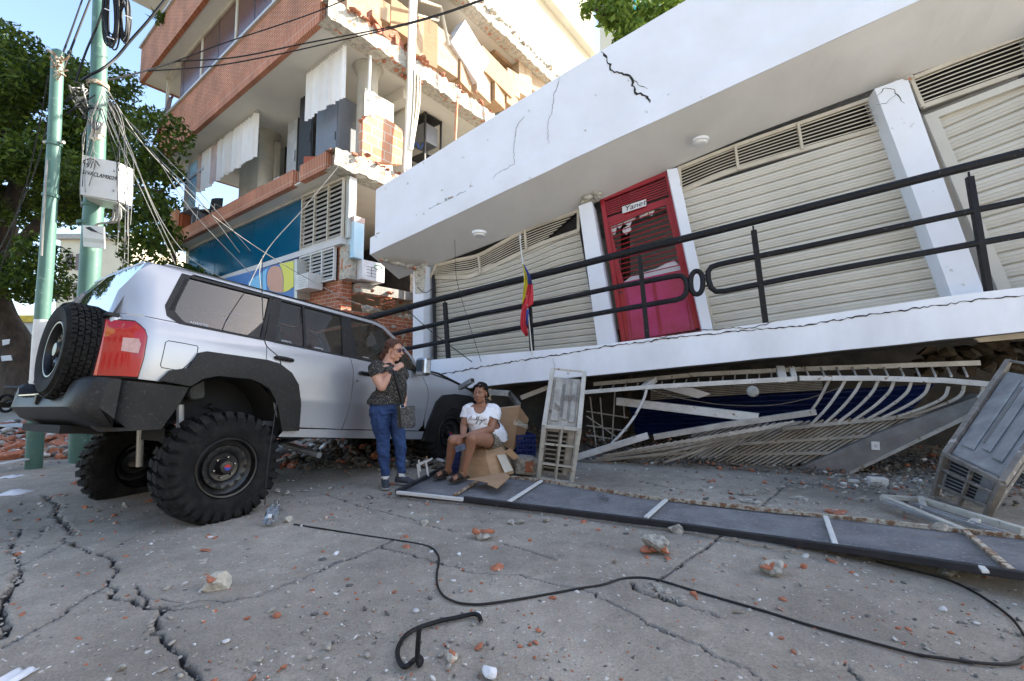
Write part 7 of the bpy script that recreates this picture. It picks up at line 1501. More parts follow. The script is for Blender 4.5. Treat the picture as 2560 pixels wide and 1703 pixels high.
def shoe(parent, ank, d, zf, s=1.0):
    d = Vector((d[0], d[1], 0)).normalized(); sd = Vector((-d.y, d.x, 0)); b = Vector((ank.x, ank.y, zf)); Q = Matrix((sd, d, Vector((0, 0, 1)))).transposed(); o = Org()
    o.ball(b - d * .028 + Vector((0, 0, .050)), (.040, .050, .050), Q); o.ball(b + d * .05 + Vector((0, 0, .045)), (.042, .085, .042), Q); o.ball(b + d * .125 + Vector((0, 0, .032)), (.045, .058, .030), Q); o.limb([b + Vector((0, 0, .06)), b + Vector((0, 0, .105)) - d * .01], [.040, .040])
    so_ = o.build('shoe', 'shoe_dark', parent, vox=.006, smooth_it=3, cut=lambda p: p.z < zf + .018)
    out = [b + d * y + sd * x for x, y in ((-.036, -.075), (-.043, 0), (-.043, .07), (-.050, .12), (-.043, .165), (-.018, .188), (.015, .188), (.040, .168), (.050, .12), (.043, .06), (.042, 0), (.036, -.07), (0, -.085))]
    mb = MB(); mb.prism([p + Vector((0, 0, .003)) for p in out], (0, 0, .020)); mb.build('sole', 'sole_grey', so_, bevel=.004)
    for k in range(4):
        mb = MB(); q = b + d * (.045 + .022 * k) + Vector((0, 0, .090 - .012 * k)); mb.tube([q - sd * .024 + Vector((0, 0, -.008)), q, q + sd * .024 + d * .008 + Vector((0, 0, -.008))], .0035, 6); mb.build('shoelace', 'lace_white', so_, smooth=True)
    small('sock', 'sock_white', parent, lambda mb: mb.tube([b + Vector((0, 0, .09)), b + Vector((0, 0, .125))], [.040, .038], 14))
shoe(ws, ra, (.35, -.95), .0); shoe(ws, la, (.93, -.30), .0)
# handbag and strap (held thing)
hb = empty('handbag', W(420, 930), 'black and grey patterned crossbody bag at the hip of the standing woman', 'bag')
c = [W(342, 742, -.20), W(490, 725, -.17), W(498, 915, -.17), W(340, 920, -.20)]; mb = MB(); mb.prism([c[0], c[1], c[2], W(470, 936, -.18), W(355, 938, -.2), c[3]], sid * .06); mb.build('bag_body', 'bag_grey', hb, bevel=.012)
mb = MB(); mb.prism([p - sid * .004 for p in (W(338, 725, -.20), W(370, 722, -.2), W(392, 935, -.2), W(372, 940, -.2))], sid * .005); mb.build('bag_panel', 'bag_black', hb)
mb = MB(); q = catmull([W(262, 330, -.05), W(318, 420, -.17), W(345, 520, -.20), W(380, 640, -.205), W(398, 735, -.20)], 5)
rows = [[p - fwd * .019, p + fwd * .019] for p in q]; mb.grid(rows); mb.build('strap', 'bag_black', hb, smooth=True, thick=.006)
mb = MB(); mb.tube([W(377, 722, -.21), W(417, 716, -.21), W(420, 740, -.21), W(380, 747, -.21)], .0035, 6, closed=True); mb.build('buckle', 'chrome', hb)

# ---------------------------------------------------------------- seated woman
E0 = 5.42
S = lambda X, Yp, D=E0: z3p(X, Yp, D)
sw = empty('person', Vector((S(1000, 1400).x, 5.3, .06)), 'seated woman in a white T-shirt with black script, patterned shorts and sandals', 'person')
org = Org(); sdx = Vector((1, .18, 0)).normalized()
tor = [(S(1225, 1050, 5.52), .185, .15), (S(1185, 985, 5.50), .178, .145), (S(1150, 900, 5.47), .165, .135), (S(1128, 810, 5.45), .165, .125), (S(1125, 745, 5.46), .175, .095), (S(1125, 712, 5.46), .10, .065)]
org.torso(tor, sdx)
for e in (-1, 1): org.ball(S(1118 + e * 62, 850, 5.37), (.075, .065, .07))
hc2 = S(1124, 604, 5.40); fd = Vector((-.30, -.95, -.04)).normalized(); up = (Vector((.07, 0, 1)) - fd * fd.dot(Vector((.07, 0, 1)))).normalized(); rt = fd.cross(up); QS = Matrix((rt, fd, up)).transposed()
L2 = head(org, hc2, QS, 1.03)
org.limb([S(1128, 735, 5.46), S(1130, 690, 5.44), S(1128, 640, 5.42)], [.062, .052, .052])
# her right arm (image left) hanging to the knee, holding the phone
a0, a1, a2 = S(1005, 765, 5.44), S(968, 920, 5.38), S(962, 1015, 5.14)
org.limb([a0, a0.lerp(a1, .5), a1], [.055, .050, .043]); org.limb([a1, a1.lerp(a2, .45), a2], [.043, .040, .027])
hand(org, a2, S(938, 1085, 5.06) - a2, Vector((-.2, .3, -.8)) * 1 + Vector((-.6, 0, 0)), Vector((-.6, -.6, .2)), curl=.75, s=.86, thumb=1)
b0, b1, b2 = S(1262, 770, 5.46), S(1225, 945, 5.36), S(1030, 992, 5.12)
org.limb([b0, b0.lerp(b1, .5), b1], [.056, .052, .045]); org.limb([b1, b1.lerp(b2, .45), b2], [.046, .041, .028])
hand(org, b2, S(950, 1010, 5.09) - b2, Vector((-.1, .3, -1)), Vector((-.3, -.8, .5)), curl=.8, s=.86, thumb=1)
# legs
k1, an1 = S(868, 1048, 5.10), S(818, 1350, 5.30); k2, an2 = S(1045, 1030, 5.02), S(965, 1375, 5.12)
h1, h2 = S(1150, 1065, 5.50), S(1255, 1060, 5.48)
org.limb([h1, h1.lerp(k1, .5), k1], [.092, .078, .060]); org.limb([k1, k1.lerp(an1, .3) + Vector((0, .02, 0)), k1.lerp(an1, .75), an1], [.058, .056, .036, .034])
org.limb([h2, h2.lerp(k2, .5), k2], [.095, .080, .060]); org.limb([k2, k2.lerp(an2, .3) + Vector((0, .02, 0)), k2.lerp(an2, .75), an2], [.058, .057, .037, .034])
ZF = .085
f1 = foot(org, an1 + Vector((0, 0, 0)), (-.62, -.78), .92, ZF); f2 = foot(org, an2, (-.60, -.80), .92, ZF)
for an, f in ((an1, f1), (an2, f2)): org.limb([an, f[0] + Vector((0, 0, .05))], [.034, .036])
org.build('body', 'skin_tan', sw, vox=.005, smooth_it=4)
face(sw, L2, QS, 'skin_tan', 1.03, frown=.006)
ts = Org(); ts.torso([(S(1240, 1065, 5.54), .192, .158), (S(1228, 1020, 5.53), .192, .16)] + [(c, a + .018, b + .018) for c, a, b in tor[1:5]], sdx)
for e in (-1, 1): ts.ball(S(1118 + e * 62, 850, 5.37), (.090, .080, .085))
ts.limb([S(1050, 742, 5.46), a0, a0.lerp(a1, .52) + Vector((-.005, 0, 0))], [.058, .066, .070]); ts.limb([S(1205, 744, 5.46), b0, b0.lerp(b1, .50)], [.058, .068, .074])
axa, axb = (a1 - a0).normalized(), (b1 - b0).normalized(); ca, cb2 = a0.lerp(a1, .54), b0.lerp(b1, .52)
nkp = S(1118, 728, 5.36)
ts.build('t_shirt', 'tshirt_white', sw, vox=.005, smooth_it=4, fold=.014, seed=6, fscale=.075, cut=lambda p: ((p - ca).dot(axa) > 0 and (p - ca).length < .105 and p.x < S(1010, 0).x) or ((p - cb2).dot(axb) > 0 and (p - cb2).length < .115 and p.x > S(1215, 0).x - .02 and p.y < 5.50) or ((p - nkp).x / .072) ** 2 + ((p - nkp).z / .085) ** 2 < 1 and p.y < 5.52 or (p.z > S(0, 712).z and (p - S(1128, 700, 5.46)).length < .085))
so2 = Org(); so2.torso([(S(1250, 1075, 5.54), .19, .15), (S(1225, 1010, 5.52), .185, .15)], sdx); so2.limb([h2, h2.lerp(k2, .32)], [.112, .103]); so2.limb([h1, h1.lerp(k1, .30)], [.104, .096])
kz = (k2 - h2).normalized(); ck = h2.lerp(k2, .34)
so2.build('shorts', 'shorts_print', sw, vox=.007, smooth_it=4, fold=.012, seed=3, cut=lambda p: (p - ck).dot(kz) > 0)
hr = Org(); hr.ball(L2(0, -.022, .036), (.084, .100, .090), QS); hr.ball(L2(.0, -.06, -.03), (.080, .055, .08), QS); hr.limb([L2(.06, .02, .06), L2(.083, -.02, -.01), L2(.075, -.045, -.09)], [.02, .022, .018])
for e in (-1, 1): hr.limb([L2(e * .02, .07, .085), L2(e * .062, .035, .055), L2(e * .078, -.01, .0), L2(e * .072, -.035, -.055)], [.014, .020, .020, .018])
hr.build('hair', 'hair_black', sw, vox=.005, smooth_it=2, fold=.014, seed=2, fscale=.03, cut=lambda p: (lambda q: q.y > .030 and q.z < .050 + .03 * abs(q.x) / .066 and abs(q.x) < .066 or (q.y > .005 and q.z < .03) or (q.y > -.03 and q.z < .005 and abs(q.x) < .088 and q.z > -.045))(QS.transposed() @ (p - hc2) / 1.03))
small('earring', 'frame_cream', sw, lambda mb: mb.tube([L2(-.080, -.004, -.046), L2(-.081, .0, -.066)], .0025, 6))
for f in (f1, f2):
    b, d, sd, Q = f; out = [b + d * y + sd * x for x, y in ((-.036, -.070), (-.042, 0), (-.044, .07), (-.052, .13), (-.044, .18), (-.018, .205), (.015, .207), (.042, .19), (.052, .14), (.044, .07), (.040, 0), (.035, -.07), (0, -.085))]
    mb = MB(); mb.prism([p + Vector((0, 0, -.017)) for p in out], (0, 0, .020)); sn = mb.build('sandal', 'sandal_brown', sw, bevel=.004)
    for y0, y1 in ((.06, .115), (.115, .075)):
        mb = MB(); rows = []
        for k in range(9):
            a = math.pi * k / 8; rows.append([b + d * (y0 + (y1 - y0) * k / 8 + o_) + sd * .050 * math.cos(a) + Vector((0, 0, .062 * math.sin(a) ** .8)) for o_ in (-.014, .014)])
        mb.grid(rows); mb.build('sandal_strap', 'sandal_brown', sn, smooth=True, thick=.005)
# script on the shirt: one hand-written stroke
pts = [(1008, 866), (1022, 850), (1036, 832), (1048, 815), (1040, 826), (1034, 846), (1038, 862), (1050, 852), (1056, 860), (1062, 852), (1068, 864), (1078, 852), (1082, 862), (1088, 838), (1096, 822), (1092, 836), (1088, 860), (1096, 862), (1104, 838), (1112, 824), (1104, 856), (1090, 892), (1078, 900), (1084, 884), (1108, 864), (1116, 854), (1122, 862), (1132, 856), (1138, 864), (1124, 862), (1136, 866), (1128, 894), (1112, 906), (1118, 888), (1146, 864), (1158, 852), (1164, 862), (1152, 866), (1166, 858), (1178, 850), (1182, 862)]
def on_shirt(px3, py3):
    o_ = bpy.data.objects['t_shirt']; bpy.context.view_layer.update(); d = Vector(ray(900 + px3 / 3.734, 820 + py3 / 3.734)).normalized(); og = Vector(EYE) - OFF[sw]
    ok, loc, no, ix = o_.ray_cast(og, d); return (loc + OFF[sw] - d * .002) if ok else S(px3, py3, 5.30)
def on_obj(name, px, py, par):
    o_ = bpy.data.objects[name]; d = Vector(ray(px, py)).normalized(); ok, loc, no, ix = o_.ray_cast(Vector(EYE) - OFF[par], d); return (loc + OFF[par]) if ok else None
bpy.context.view_layer.update()
mb = MB(); mb.tube([on_shirt(*p) for p in pts], .0028, 5); mb.build('shirt_script', 'wire_black', sw, smooth=True)
ph = empty('phone', S(930, 1125, 5.03), 'slim phone in a blue-grey case held at the knee of the seated woman', 'phone')
c = [S(883, 1112, 5.03), S(975, 1078, 5.00), S(984, 1132, 5.00), S(893, 1166, 5.03)]; mb = MB(); mb.prism(c, (.004, .010, 0)); mb.build('case', 'phone_blue', ph, bevel=.004)
mb = MB(); cc = (c[0] + c[2]) / 2 + Vector((0, -.002, 0)); mb.tube([cc + (c[1] - c[0]).normalized() * .016 * math.cos(a) + Vector((0, 0, .016 * math.sin(a))) for a in [2 * math.pi * k / 16 for k in range(16)]], .002, 5, closed=True); mb.build('ring_mark', 'wire_black', ph)
for a_, b_ in (((892, 1128), (900, 1140)), ((905, 1122), (906, 1140)), ((958, 1092), (966, 1104))): mb = MB(); mb.tube([S(a_[0], a_[1], 5.01), S(b_[0], b_[1], 5.01)], .002, 5); mb.build('printed_mark', 'wire_black', ph)
# ---------------------------------------------------------------- the two people far off at the left edge
def farperson(px, pyfoot, label, top, leg, legm2, hairm, arms, D, hgt=1.62):
    c = gr(px, pyfoot); k = D / c.y; c = Vector(EYE) + (c - Vector(EYE)) * k; c.z = CAMZ - (pyfoot - 940) / FPX * D; t = empty('person', c, label, 'person'); P = lambda x, y, z: c + Vector((x, y, z)) * (hgt / 1.62)
    o = Org(); o.torso([(P(0, 0, .82), .16, .11), (P(0, 0, 1.0), .13, .10), (P(0, 0, 1.2), .15, .11), (P(0, 0, 1.36), .17, .08), (P(0, 0, 1.40), .08, .06)], (1, 0, 0)); o.limb([P(0, 0, 1.38), P(0, 0, 1.46)], [.05, .05])
    head(o, P(0, -.01, 1.53), Matrix(((-1, 0, 0), (0, -1, 0), (0, 0, 1))), .95)
    for e in (-1, 1):
        o.limb([P(e * .09, 0, .84), P(e * .12, 0, .46), P(e * .15, 0, .08)], [.09, .06, .04]); o.ball(P(e * .16, -.05, .035), (.045, .11, .035))
    for e, (el_, wr) in zip((-1, 1), arms): o.limb([P(e * .17, 0, 1.32), P(*el_), P(*wr)], [.05, .042, .03]); o.ball(P(*wr), (.035, .03, .04))
    o.build('body', 'skin_tan', t, vox=.012, smooth_it=3)
    s_ = Org(); s_.torso([(P(0, 0, .95), .15, .12), (P(0, 0, 1.2), .165, .125), (P(0, 0, 1.36), .18, .095)], (1, 0, 0))
    for e, (el_, wr) in zip((-1, 1), arms): s_.limb([P(e * .16, 0, 1.32), P(e * .17, 0, 1.32).lerp(P(*el_), .6)], [.065, .062])
    s_.build('shirt', top, t, vox=.014, smooth_it=3); l_ = Org(); l_.torso([(P(0, 0, .80), .175, .125), (P(0, 0, .96), .145, .115)], (1, 0, 0))
    for e in (-1, 1): l_.limb([P(e * .09, 0, .84), P(e * .12, 0, .46), P(e * .15, 0, .12)], [.108, .072, .052])
    l_.build('leggings', leg, t, vox=.014, smooth_it=3)
    if legm2:
        m_ = Org(); m_.limb([P(.17, -.01, .84), P(.175, -.02, .6), P(.16, -.03, .2)], [.05, .035, .02]); m_.ball(P(-.1, -.06, .55), (.05, .04, .09)); m_.build('side_panel', legm2, t, vox=.012)
    h_ = Org(); h_.ball(P(0, .015, 1.57), (.085, .095, .085)); h_.ball(P(0, .05, 1.49), (.07, .05, .08)); h_.build('hair', hairm, t, vox=.012, cut=lambda p: (p - P(0, 0, 0)).y < -.045 and (p - P(0, 0, 0)).z < 1.57 * hgt / 1.62)
    return t
farperson(22, 1018, 'distant woman in a black T-shirt and pink-trimmed leggings by the tree trunk', 'bag_black', 'leggings', 'leggings_pink', 'hair_black', (((-.30, -.05, 1.10), (-.14, -.18, 1.12)), ((.40, .0, 1.12), (.17, -.05, .98))), 17.5)
farperson(-8, 1018, 'distant person in a bright green shirt half cut by the left edge', 'shirt_green', 'leggings', None, 'hair_black', (((-.3, 0, 1.1), (-.25, -.1, .9)), ((.28, 0, 1.08), (.22, -.1, .88))), 18.2)
# ================================================================ POLES, BOXES, CABLES, TREES, FAR BUILDINGS
def leafmat(name, c1, c2):
    m = bpy.data.materials.new(name); m.use_nodes = True; nt = m.node_tree; N = nt.nodes; L = nt.links; b = N['Principled BSDF']; b.inputs['Roughness'].default_value = .55; b.inputs['Specular IOR Level'].default_value = .3
    g = N.new('ShaderNodeNewGeometry'); r = N.new('ShaderNodeValToRGB'); r.color_ramp.elements[0].color = tuple(c1) + (1,); r.color_ramp.elements[1].color = tuple(c2) + (1,); L.new(g.outputs['Random Per Island'], r.inputs[0]); L.new(r.outputs[0], b.inputs['Base Color'])
    t = N.new('ShaderNodeBsdfTranslucent'); L.new(r.outputs[0], t.inputs[0]); mx = N.new('ShaderNodeMixShader'); mx.inputs[0].default_value = .35; L.new(b.outputs[0], mx.inputs[1]); L.new(t.outputs[0], mx.inputs[2]); L.new(mx.outputs[0], N['Material Output'].inputs[0]); MT[name] = m
leafmat('tree_leaf', (.018, .042, .007), (.13, .19, .02)); leafmat('bright_leaf', (.09, .16, .02), (.20, .28, .045))
mat('bark', (.10, .075, .055), .95, col2=(.045, .035, .028), scale=5, bump=1, bscale=14, dist=.04, stretch=(1, 1, .3))
def pole(name, label, pts, rs, extra=None, n=20):
    b = pts[0]; t = empty(name, b, label, 'pole'); mb = MB(); mb.tube(pts, rs, n); mb.build('shaft', 'green_pole', t, smooth=True); return t
Y1 = 5.88; b1 = gr(84, 1172); p1 = [Vector((b1.x, b1.y, -.05)), at(97, 950, Y1), at(108, 760, Y1), at(116, 660, Y1), at(135, 361, Y1), at(145, 130, Y1)]
t1 = pole('utility_pole', 'thin green steel pole at the left with a white painted stretch', p1, [.086, .083, .08, .078, .07, .066])
def collar(t, px, py, Y, r, h, m='green_pole'): mb = MB(); c = at(px, py, Y); mb.lathe([(r - .02, -h), (r, -h), (r, h), (r - .02, h)], 20, c); mb.build('collar', m, t, smooth=True)
collar(t1, 135, 361, Y1, .084, .02); collar(t1, 127, 490, Y1, .088, .02); collar(t1, 85, 1060, Y1, .095, .01)
mb = MB(); mb.tube([at(93.5, 1000, Y1), at(97, 950, Y1), at(104, 830, Y1), at(107, 800, Y1)], [.0875, .087, .085, .084], 24); mb.build('painted_band', 'box_white', t1, smooth=True)
for px in (118, 152): mb = MB(); mb.tube([at(px, 355, Y1), at(px + (8 if px > 130 else -8), 356, Y1)], .022, 8); mb.build('bolt', 'alu', t1)
mb = MB(); r_ = random.Random(5)
for k in range(22): a = at(145 + r_.uniform(-12, 14), 165 + r_.uniform(-18, 25), Y1 - .08); mb.tube([a, a + Vector((r_.uniform(-.12, .12), r_.uniform(-.08, .05), r_.uniform(-.1, .1)))], .012, 5)
mb.build('insulator_clamp', 'rust', t1)
Y2 = 6.375; b2 = gr(211, 1154)
t2 = pole('utility_pole', 'thick green steel pole carrying the white 911 box and cable coil', [Vector((b2.x, b2.y, -.05)), at(214, 1000, Y2), at(221, 740, Y2), at(235, 500, Y2), at(246, 245, Y2), at(252, -60, Y2), at(256, -400, Y2)], [.13, .128, .122, .115, .10, .085, .08])
mb = MB(); mb.tube([Vector((b2.x, b2.y, -.04)), at(213, 1040, Y2), at(214, 1020, Y2)], [.165, .165, .13], 16); mb.build('base_sleeve', 'green_pole', t2, smooth=True, ang=50)
mb = MB(); c = at(238, 1100, Y2); mb.bar(at(239, 1152, Y2), at(239, 1040, Y2), .06, .12); mb.build('side_conduit', 'green_pole', t2)
collar(t2, 245, 214, Y2, .13, .03, 'rust'); collar(t2, 222, 560, Y2, .135, .02); collar(t2, 232, 515, Y2, .13, .02)
YB = 6.16
bx = empty('control_box', at(245, 500, YB), 'white 911 metal control box strapped high on the thick green pole', 'box')
c4 = [at(205, 387, YB), at(297, 406, YB - .03), at(294, 502, YB - .03), at(199, 486, YB)]; mb = MB(); mb.prism(c4, Vector((.02, .22, .0))); mb.build('cabinet', 'box_white', bx, bevel=.006)
mb = MB(); mb.prism([c4[3] + Vector((.03, .02, -.02)), c4[2] + Vector((-.02, .02, -.02)), c4[2] + Vector((-.03, .2, -.09)), c4[3] + Vector((.05, .2, -.09))], (0, 0, .018)); mb.build('bracket', 'alu', bx)
ux = (c4[1] - c4[0]).normalized(); uz = (c4[0] - c4[3]).normalized(); nB = ux.cross(uz); nB = nB if nB.y < 0 else -nB
def onb_(u, v): return c4[0].lerp(c4[1], u).lerp(c4[3].lerp(c4[2], u), v) + nB * .004
text3d('S1VACLAM0039', onb_(.5, .44), ux, uz, .082, 'wire_black', bx, sx_=.93); text3d('911', onb_(.27, .245), ux, uz, .10, 'wire_black', bx, sx_=1.05); text3d('VEN', onb_(.27, .145), ux, uz, .07, 'office_grey', bx, sx_=1.0)
mb = MB(); mb.tube([onb_(.05 + .45 * k / 10, .15 - .09 * math.sin(math.pi * k / 10) + (.04 if k > 8 else 0)) for k in range(11)], .006, 5); mb.tube([onb_(.05, .15), onb_(.07, .21), onb_(.13, .22)], .005, 5); mb.build('logo_arc', 'wire_black', bx)
for v in (.25, .76): mb = MB(); c = onb_(.88, v); mb.lathe([(.001, .012), (.014, .008), (.016, 0)], 12, c, nB); mb.build('lock', 'chrome', bx)
for k in range(3): mb = MB(); q = [c4[2] + Vector((-.05 - .04 * k, .1, -.02)), c4[2] + Vector((-.05 - .05 * k, .1, -.25)), at(245, 560, 6.3), at(236, 575, 6.3)]; mb.tube(catmull(q, 4), .014, 6); mb.build('cable_tail', 'wire_grey', bx, smooth=True)
c5 = [at(206, 563, 6.2), at(260, 566, 6.2), at(261, 622, 6.2), at(208, 616, 6.2)]; mb = MB(); mb.prism(c5, (0, .015, 0)); sg = tag(mb.build('pole_sign', 'box_white', None, bevel=.003), 'small white metal plate with a dark swoosh below the 911 box', 'sign')
mb = MB()
def pc(u, v): return c5[0].lerp(c5[1], u).lerp(c5[3].lerp(c5[2], u), v) + Vector((0, -.004, 0))
mb.prism([pc(.15, .1), pc(.35, .06), pc(.75, .30), pc(.95, .38), pc(.9, .34), pc(.4, .26), pc(.2, .16)], (0, .003, 0)); mb.build('swoosh_mark', 'dark_paint', sg)
mb = MB(); mb.prism([pc(.05, .58), pc(.95, .60), pc(.95, .78), pc(.05, .76)], (0, .003, 0)); mb.build('grey_bar', 'alu', sg)
c = at(243, 322, 6.2); cm = empty('camera_unit', c, 'weathered round-eyed device fixed on the thick pole above the box', 'device'); mb = MB(); mb.box(c + Vector((0, .02, 0)), (.15, .08, .19)); mb.build('plate', 'broken_plaster', cm, bevel=.01)
mb = MB(); mb.lathe([(.001, .02), (.035, .02), (.05, .05), (.062, .05), (.065, 0)], 20, c + Vector((0, -.02, .03)), (0, -1, 0)); mb.build('round_eye', 'office_grey', cm, smooth=True); mb = MB(); mb.box(c + Vector((0, -.01, -.13)), (.13, .07, .07)); mb.build('lower_socket', 'frame_cream', cm, bevel=.01)
# coil of spare cable
cl_ = empty('cable_coil', at(285, 60, 6.1), 'hanging coil of thick black cable high on the thick green pole', 'cable'); r_ = random.Random(6)
for k in range(26):
    first = k < 17; cx, cy, rx, ry = (278, 30, 17, 78) if first else (312, 45, 10, 52); mb = MB(); dx, dy = r_.uniform(-7, 7), r_.uniform(-10, 16); sx_, sy_ = r_.uniform(.75, 1.15), r_.uniform(.85, 1.08); dz = r_.uniform(-.1, .1); ph_ = r_.uniform(0, 6)
    mb.tube([at(cx + dx + rx * sx_ * math.cos(a) + 2 * math.sin(2 * a + ph_), cy + dy + ry * sy_ * math.sin(a), 6.1 + dz + .03 * math.sin(a + ph_)) for a in [2 * math.pi * j / 22 for j in range(22)]], .0105, 6, closed=True); mb.build('cable_loop', 'wire_black', cl_, smooth=True)
for px, py in ((270, 25), (276, 95), (320, 42)): mb = MB(); mb.tube([at(px - 8, py - 3, 5.97), at(px + 8, py + 3, 5.97)], .008, 5); mb.build('cable_tie', 'paper', cl_)
def wire(pts, r, m, label, group=None, n=5, sag=0):
    q = [at(a, b, d) for a, b, d in pts]; mb = MB(); mb.tube(catmull(q, 6) if len(q) > 2 else q, r, n); return tag(mb.build('overhead_cable' if m == 'wire_black' else 'loose_wire', m, None, smooth=True), label, 'cable', group)
wire([(420, -10, 6.5), (368, 55, 6.45), (326, 102, 6.4), (290, 145, 6.35), (255, 173, 6.2), (225, 188, 6.2), (204, 202, 6.25)], .019, 'wire_black', 'thick black cable swooping from the top edge down to the thick pole')
wire([(155, 139, 5.9), (180, 72, 7), (207, -5, 8)], .013, 'wire_black', 'black cable rising from the thin pole top, left one'); wire([(157, 175, 5.9), (190, 90, 6.4), (228, -8, 7)], .014, 'wire_black', 'black cable rising from the thin pole top, right one')
wire([(188, 210, 6.3), (215, 130, 6.3), (245, 60, 6.2), (262, 5, 6.15)], .014, 'wire_black', 'black cable climbing left of the thick pole to the coil')
wire([(245, 204, 6.3), (300, 194, 6.6), (368, 176, 7), (438, 154, 7.3)], .013, 'wire_black', 'black cable bundle from the thick pole to the splice at the building')
wire([(438, 154, 7.3), (560, 108, 7.5), (691, 65, 7.6), (790, 30, 7.6), (880, -8, 7.6)], .010, 'wire_black', 'upper thin black line crossing the brick parapet')
wire([(438, 154, 7.3), (592, 143, 7.6), (761, 109, 7.8), (980, 67, 7.9), (1103, 34, 7.9), (1215, -5, 7.9)], .012, 'wire_black', 'middle thin black line crossing the brick parapet to the top edge')
wire([(369, 178, 7), (536, 165, 7.4), (691, 137, 7.6), (817, 109, 7.8), (980, 71, 7.85), (1105, 37, 7.85), (1215, -2, 7.85)], .011, 'wire_black', 'lowest thin black line crossing the brick parapet')
wire([(120, 190, 5.9), (95, 330, 6.5), (50, 520, 8), (-20, 740, 10)], .008, 'wire_black', 'dark thin line falling left from the thin pole'); wire([(128, 260, 5.9), (90, 420, 7), (30, 560, 9), (-20, 660, 11)], .008, 'wire_black', 'second dark thin line falling left from the thin pole')
wire([(118, 400, 5.8), (113, 470, 5.75), (108, 560, 5.75), (104, 640, 5.75)], .012, 'wire_grey', 'white conduit cable running down the thin pole')
wire([(268, 225, 6.3), (347, 347, 6.6), (424, 433, 7.0), (531, 539, 7.6), (690, 650, 8.2), (857, 744, 8.5), (960, 780, 8.2)], .007, 'wire_grey', 'long pale wire from the thick pole across the blue glazing to the broken corner')
wire([(262, 240, 6.3), (330, 390, 6.3), (400, 545, 6.4), (470, 640, 6.5), (560, 698, 6.6)], .0055, 'wire_grey', 'pale wire from the thick pole down to the car roof rail')
wire([(857, 403, 9.0), (760, 520, 8.6), (658, 642, 8.2), (655, 760, 7.2)], .008, 'wire_grey', 'thin pale wire from the broken slab corner down to the car roof'); wire([(658, 640, 8.2), (620, 720, 7.2), (600, 790, 6.8)], .006, 'wire_grey', 'short pale wire end beside the sign panel')
r_ = random.Random(17)
for k in range(20):
    x0, y0 = 258 + r_.uniform(-4, 12), 215 + r_.uniform(0, 60); kind = k % 3
    if kind == 0: e = (r_.uniform(330, 640), r_.uniform(600, 730)); pts = [(x0, y0, 6.25), (x0 * .7 + e[0] * .3 + r_.uniform(-8, 8), y0 * .72 + e[1] * .28, 6.2), (x0 * .4 + e[0] * .6 + r_.uniform(-35, 30), y0 * .38 + e[1] * .62 + r_.uniform(-10, 10), 6.1), (e[0], e[1], 6.3)]
    elif kind == 1: e = (r_.uniform(285, 330), r_.uniform(560, 680)); pts = [(x0, y0, 6.25), (x0 + r_.uniform(20, 50), y0 + 90, 6.15), (e[0] + r_.uniform(-8, 14), e[1] - 160, 6.1), (e[0], e[1], 6.1)]
    else: e = (r_.uniform(196, 225), r_.uniform(380, 640)); pts = [(x0 - 12, y0, 6.2), (x0 - 35 + r_.uniform(-8, 8), y0 + 60, 6.1), (e[0] + r_.uniform(-6, 16), e[1] - 60, 6.1), (e[0], e[1], 6.15)]
    wire(pts, .0038 + .0022 * r_.random(), 'wire_grey' if k % 4 else 'wire_black', 'loose telephone wire dangling from the thick green pole', 'loose wires dangling from the thick green pole')
for k in range(12):
    a = at(215 + r_.uniform(-14, 16), 235 + r_.uniform(-25, 45), 6.15); mb = MB(); q = [a] + [a + Vector((r_.uniform(-.22, .14), r_.uniform(-.1, .1), r_.uniform(-.28, .12))) for _ in range(3)]; mb.tube(catmull(q, 5), .009, 5); tag(mb.build('wire_tangle', 'wire_grey' if k % 2 else 'wire_black', None, smooth=True), 'short tangled wire end at the clamp of the thick green pole', 'cable', 'wire ends at the clamp of the thick pole')
# wires over and beside the car
wire([(656, 640, 5.2), (655, 720, 4.3), (658, 800, 4.1), (664, 860, 4.0), (700, 900, 3.9), (697, 960, 3.82), (684, 1060, 3.75), (670, 1160, 3.7), (662, 1262, 3.68)], .0045, 'wire_black', 'thin black wire hanging over the car side to the ground by the rear tyre')
wire([(1137, 600, 6.9), (1142, 700, 6.85), (1170, 800, 6.8), (1203, 905, 6.75)], .004, 'wire_black', 'hair-thin black wire slanting across the left shutter'); wire([(1012, 770, 6.9), (1080, 830, 6.8), (1180, 905, 6.6)], .007, 'wire_black', 'slack black wire falling from the left pillar to the balcony edge')
wire([(1085, 720, 7.2), (1062, 732, 7.1), (1044, 718, 7.1)], .006, 'wire_black', 'short black wire loop on the broken left pillar')
# ---- trees
def leafcloud(name, blobs, n, size, m, parent, seed, flat=.8):
    rs = np.random.RandomState(seed); C = []; 
    w_ = np.array([b[1][0] * b[1][2] for b in blobs]); w_ /= w_.sum(); idx = rs.choice(len(blobs), n, p=w_); d = rs.normal(size=(n, 3)); d /= np.linalg.norm(d, axis=1)[:, None]; rad = rs.uniform(.45, 1.08, n) ** .6
    c = np.array([b[0] for b in blobs])[idx]; r = np.array([b[1] for b in blobs])[idx]; P = c + d * r * rad[:, None] + rs.normal(size=(n, 3)) * size * .6
    a = rs.normal(size=(n, 3)) + d * .6 + np.array([0, 0, .4]); a /= np.linalg.norm(a, axis=1)[:, None]; t = np.cross(a, rs.normal(size=(n, 3))); t /= np.linalg.norm(t, axis=1)[:, None]; u = np.cross(a, t); s = size * rs.uniform(.6, 1.4, (n, 1))
    V_ = np.stack([P - t * s, P + u * s * .45 + a * s * .12, P + t * s, P - u * s * .45 + a * s * .12], 1) - np.array(OFF[parent]); o = npmesh(name, V_.reshape(-1, 3), np.arange(4 * n).reshape(n, 4), m, smooth=False); o.parent = parent; return o
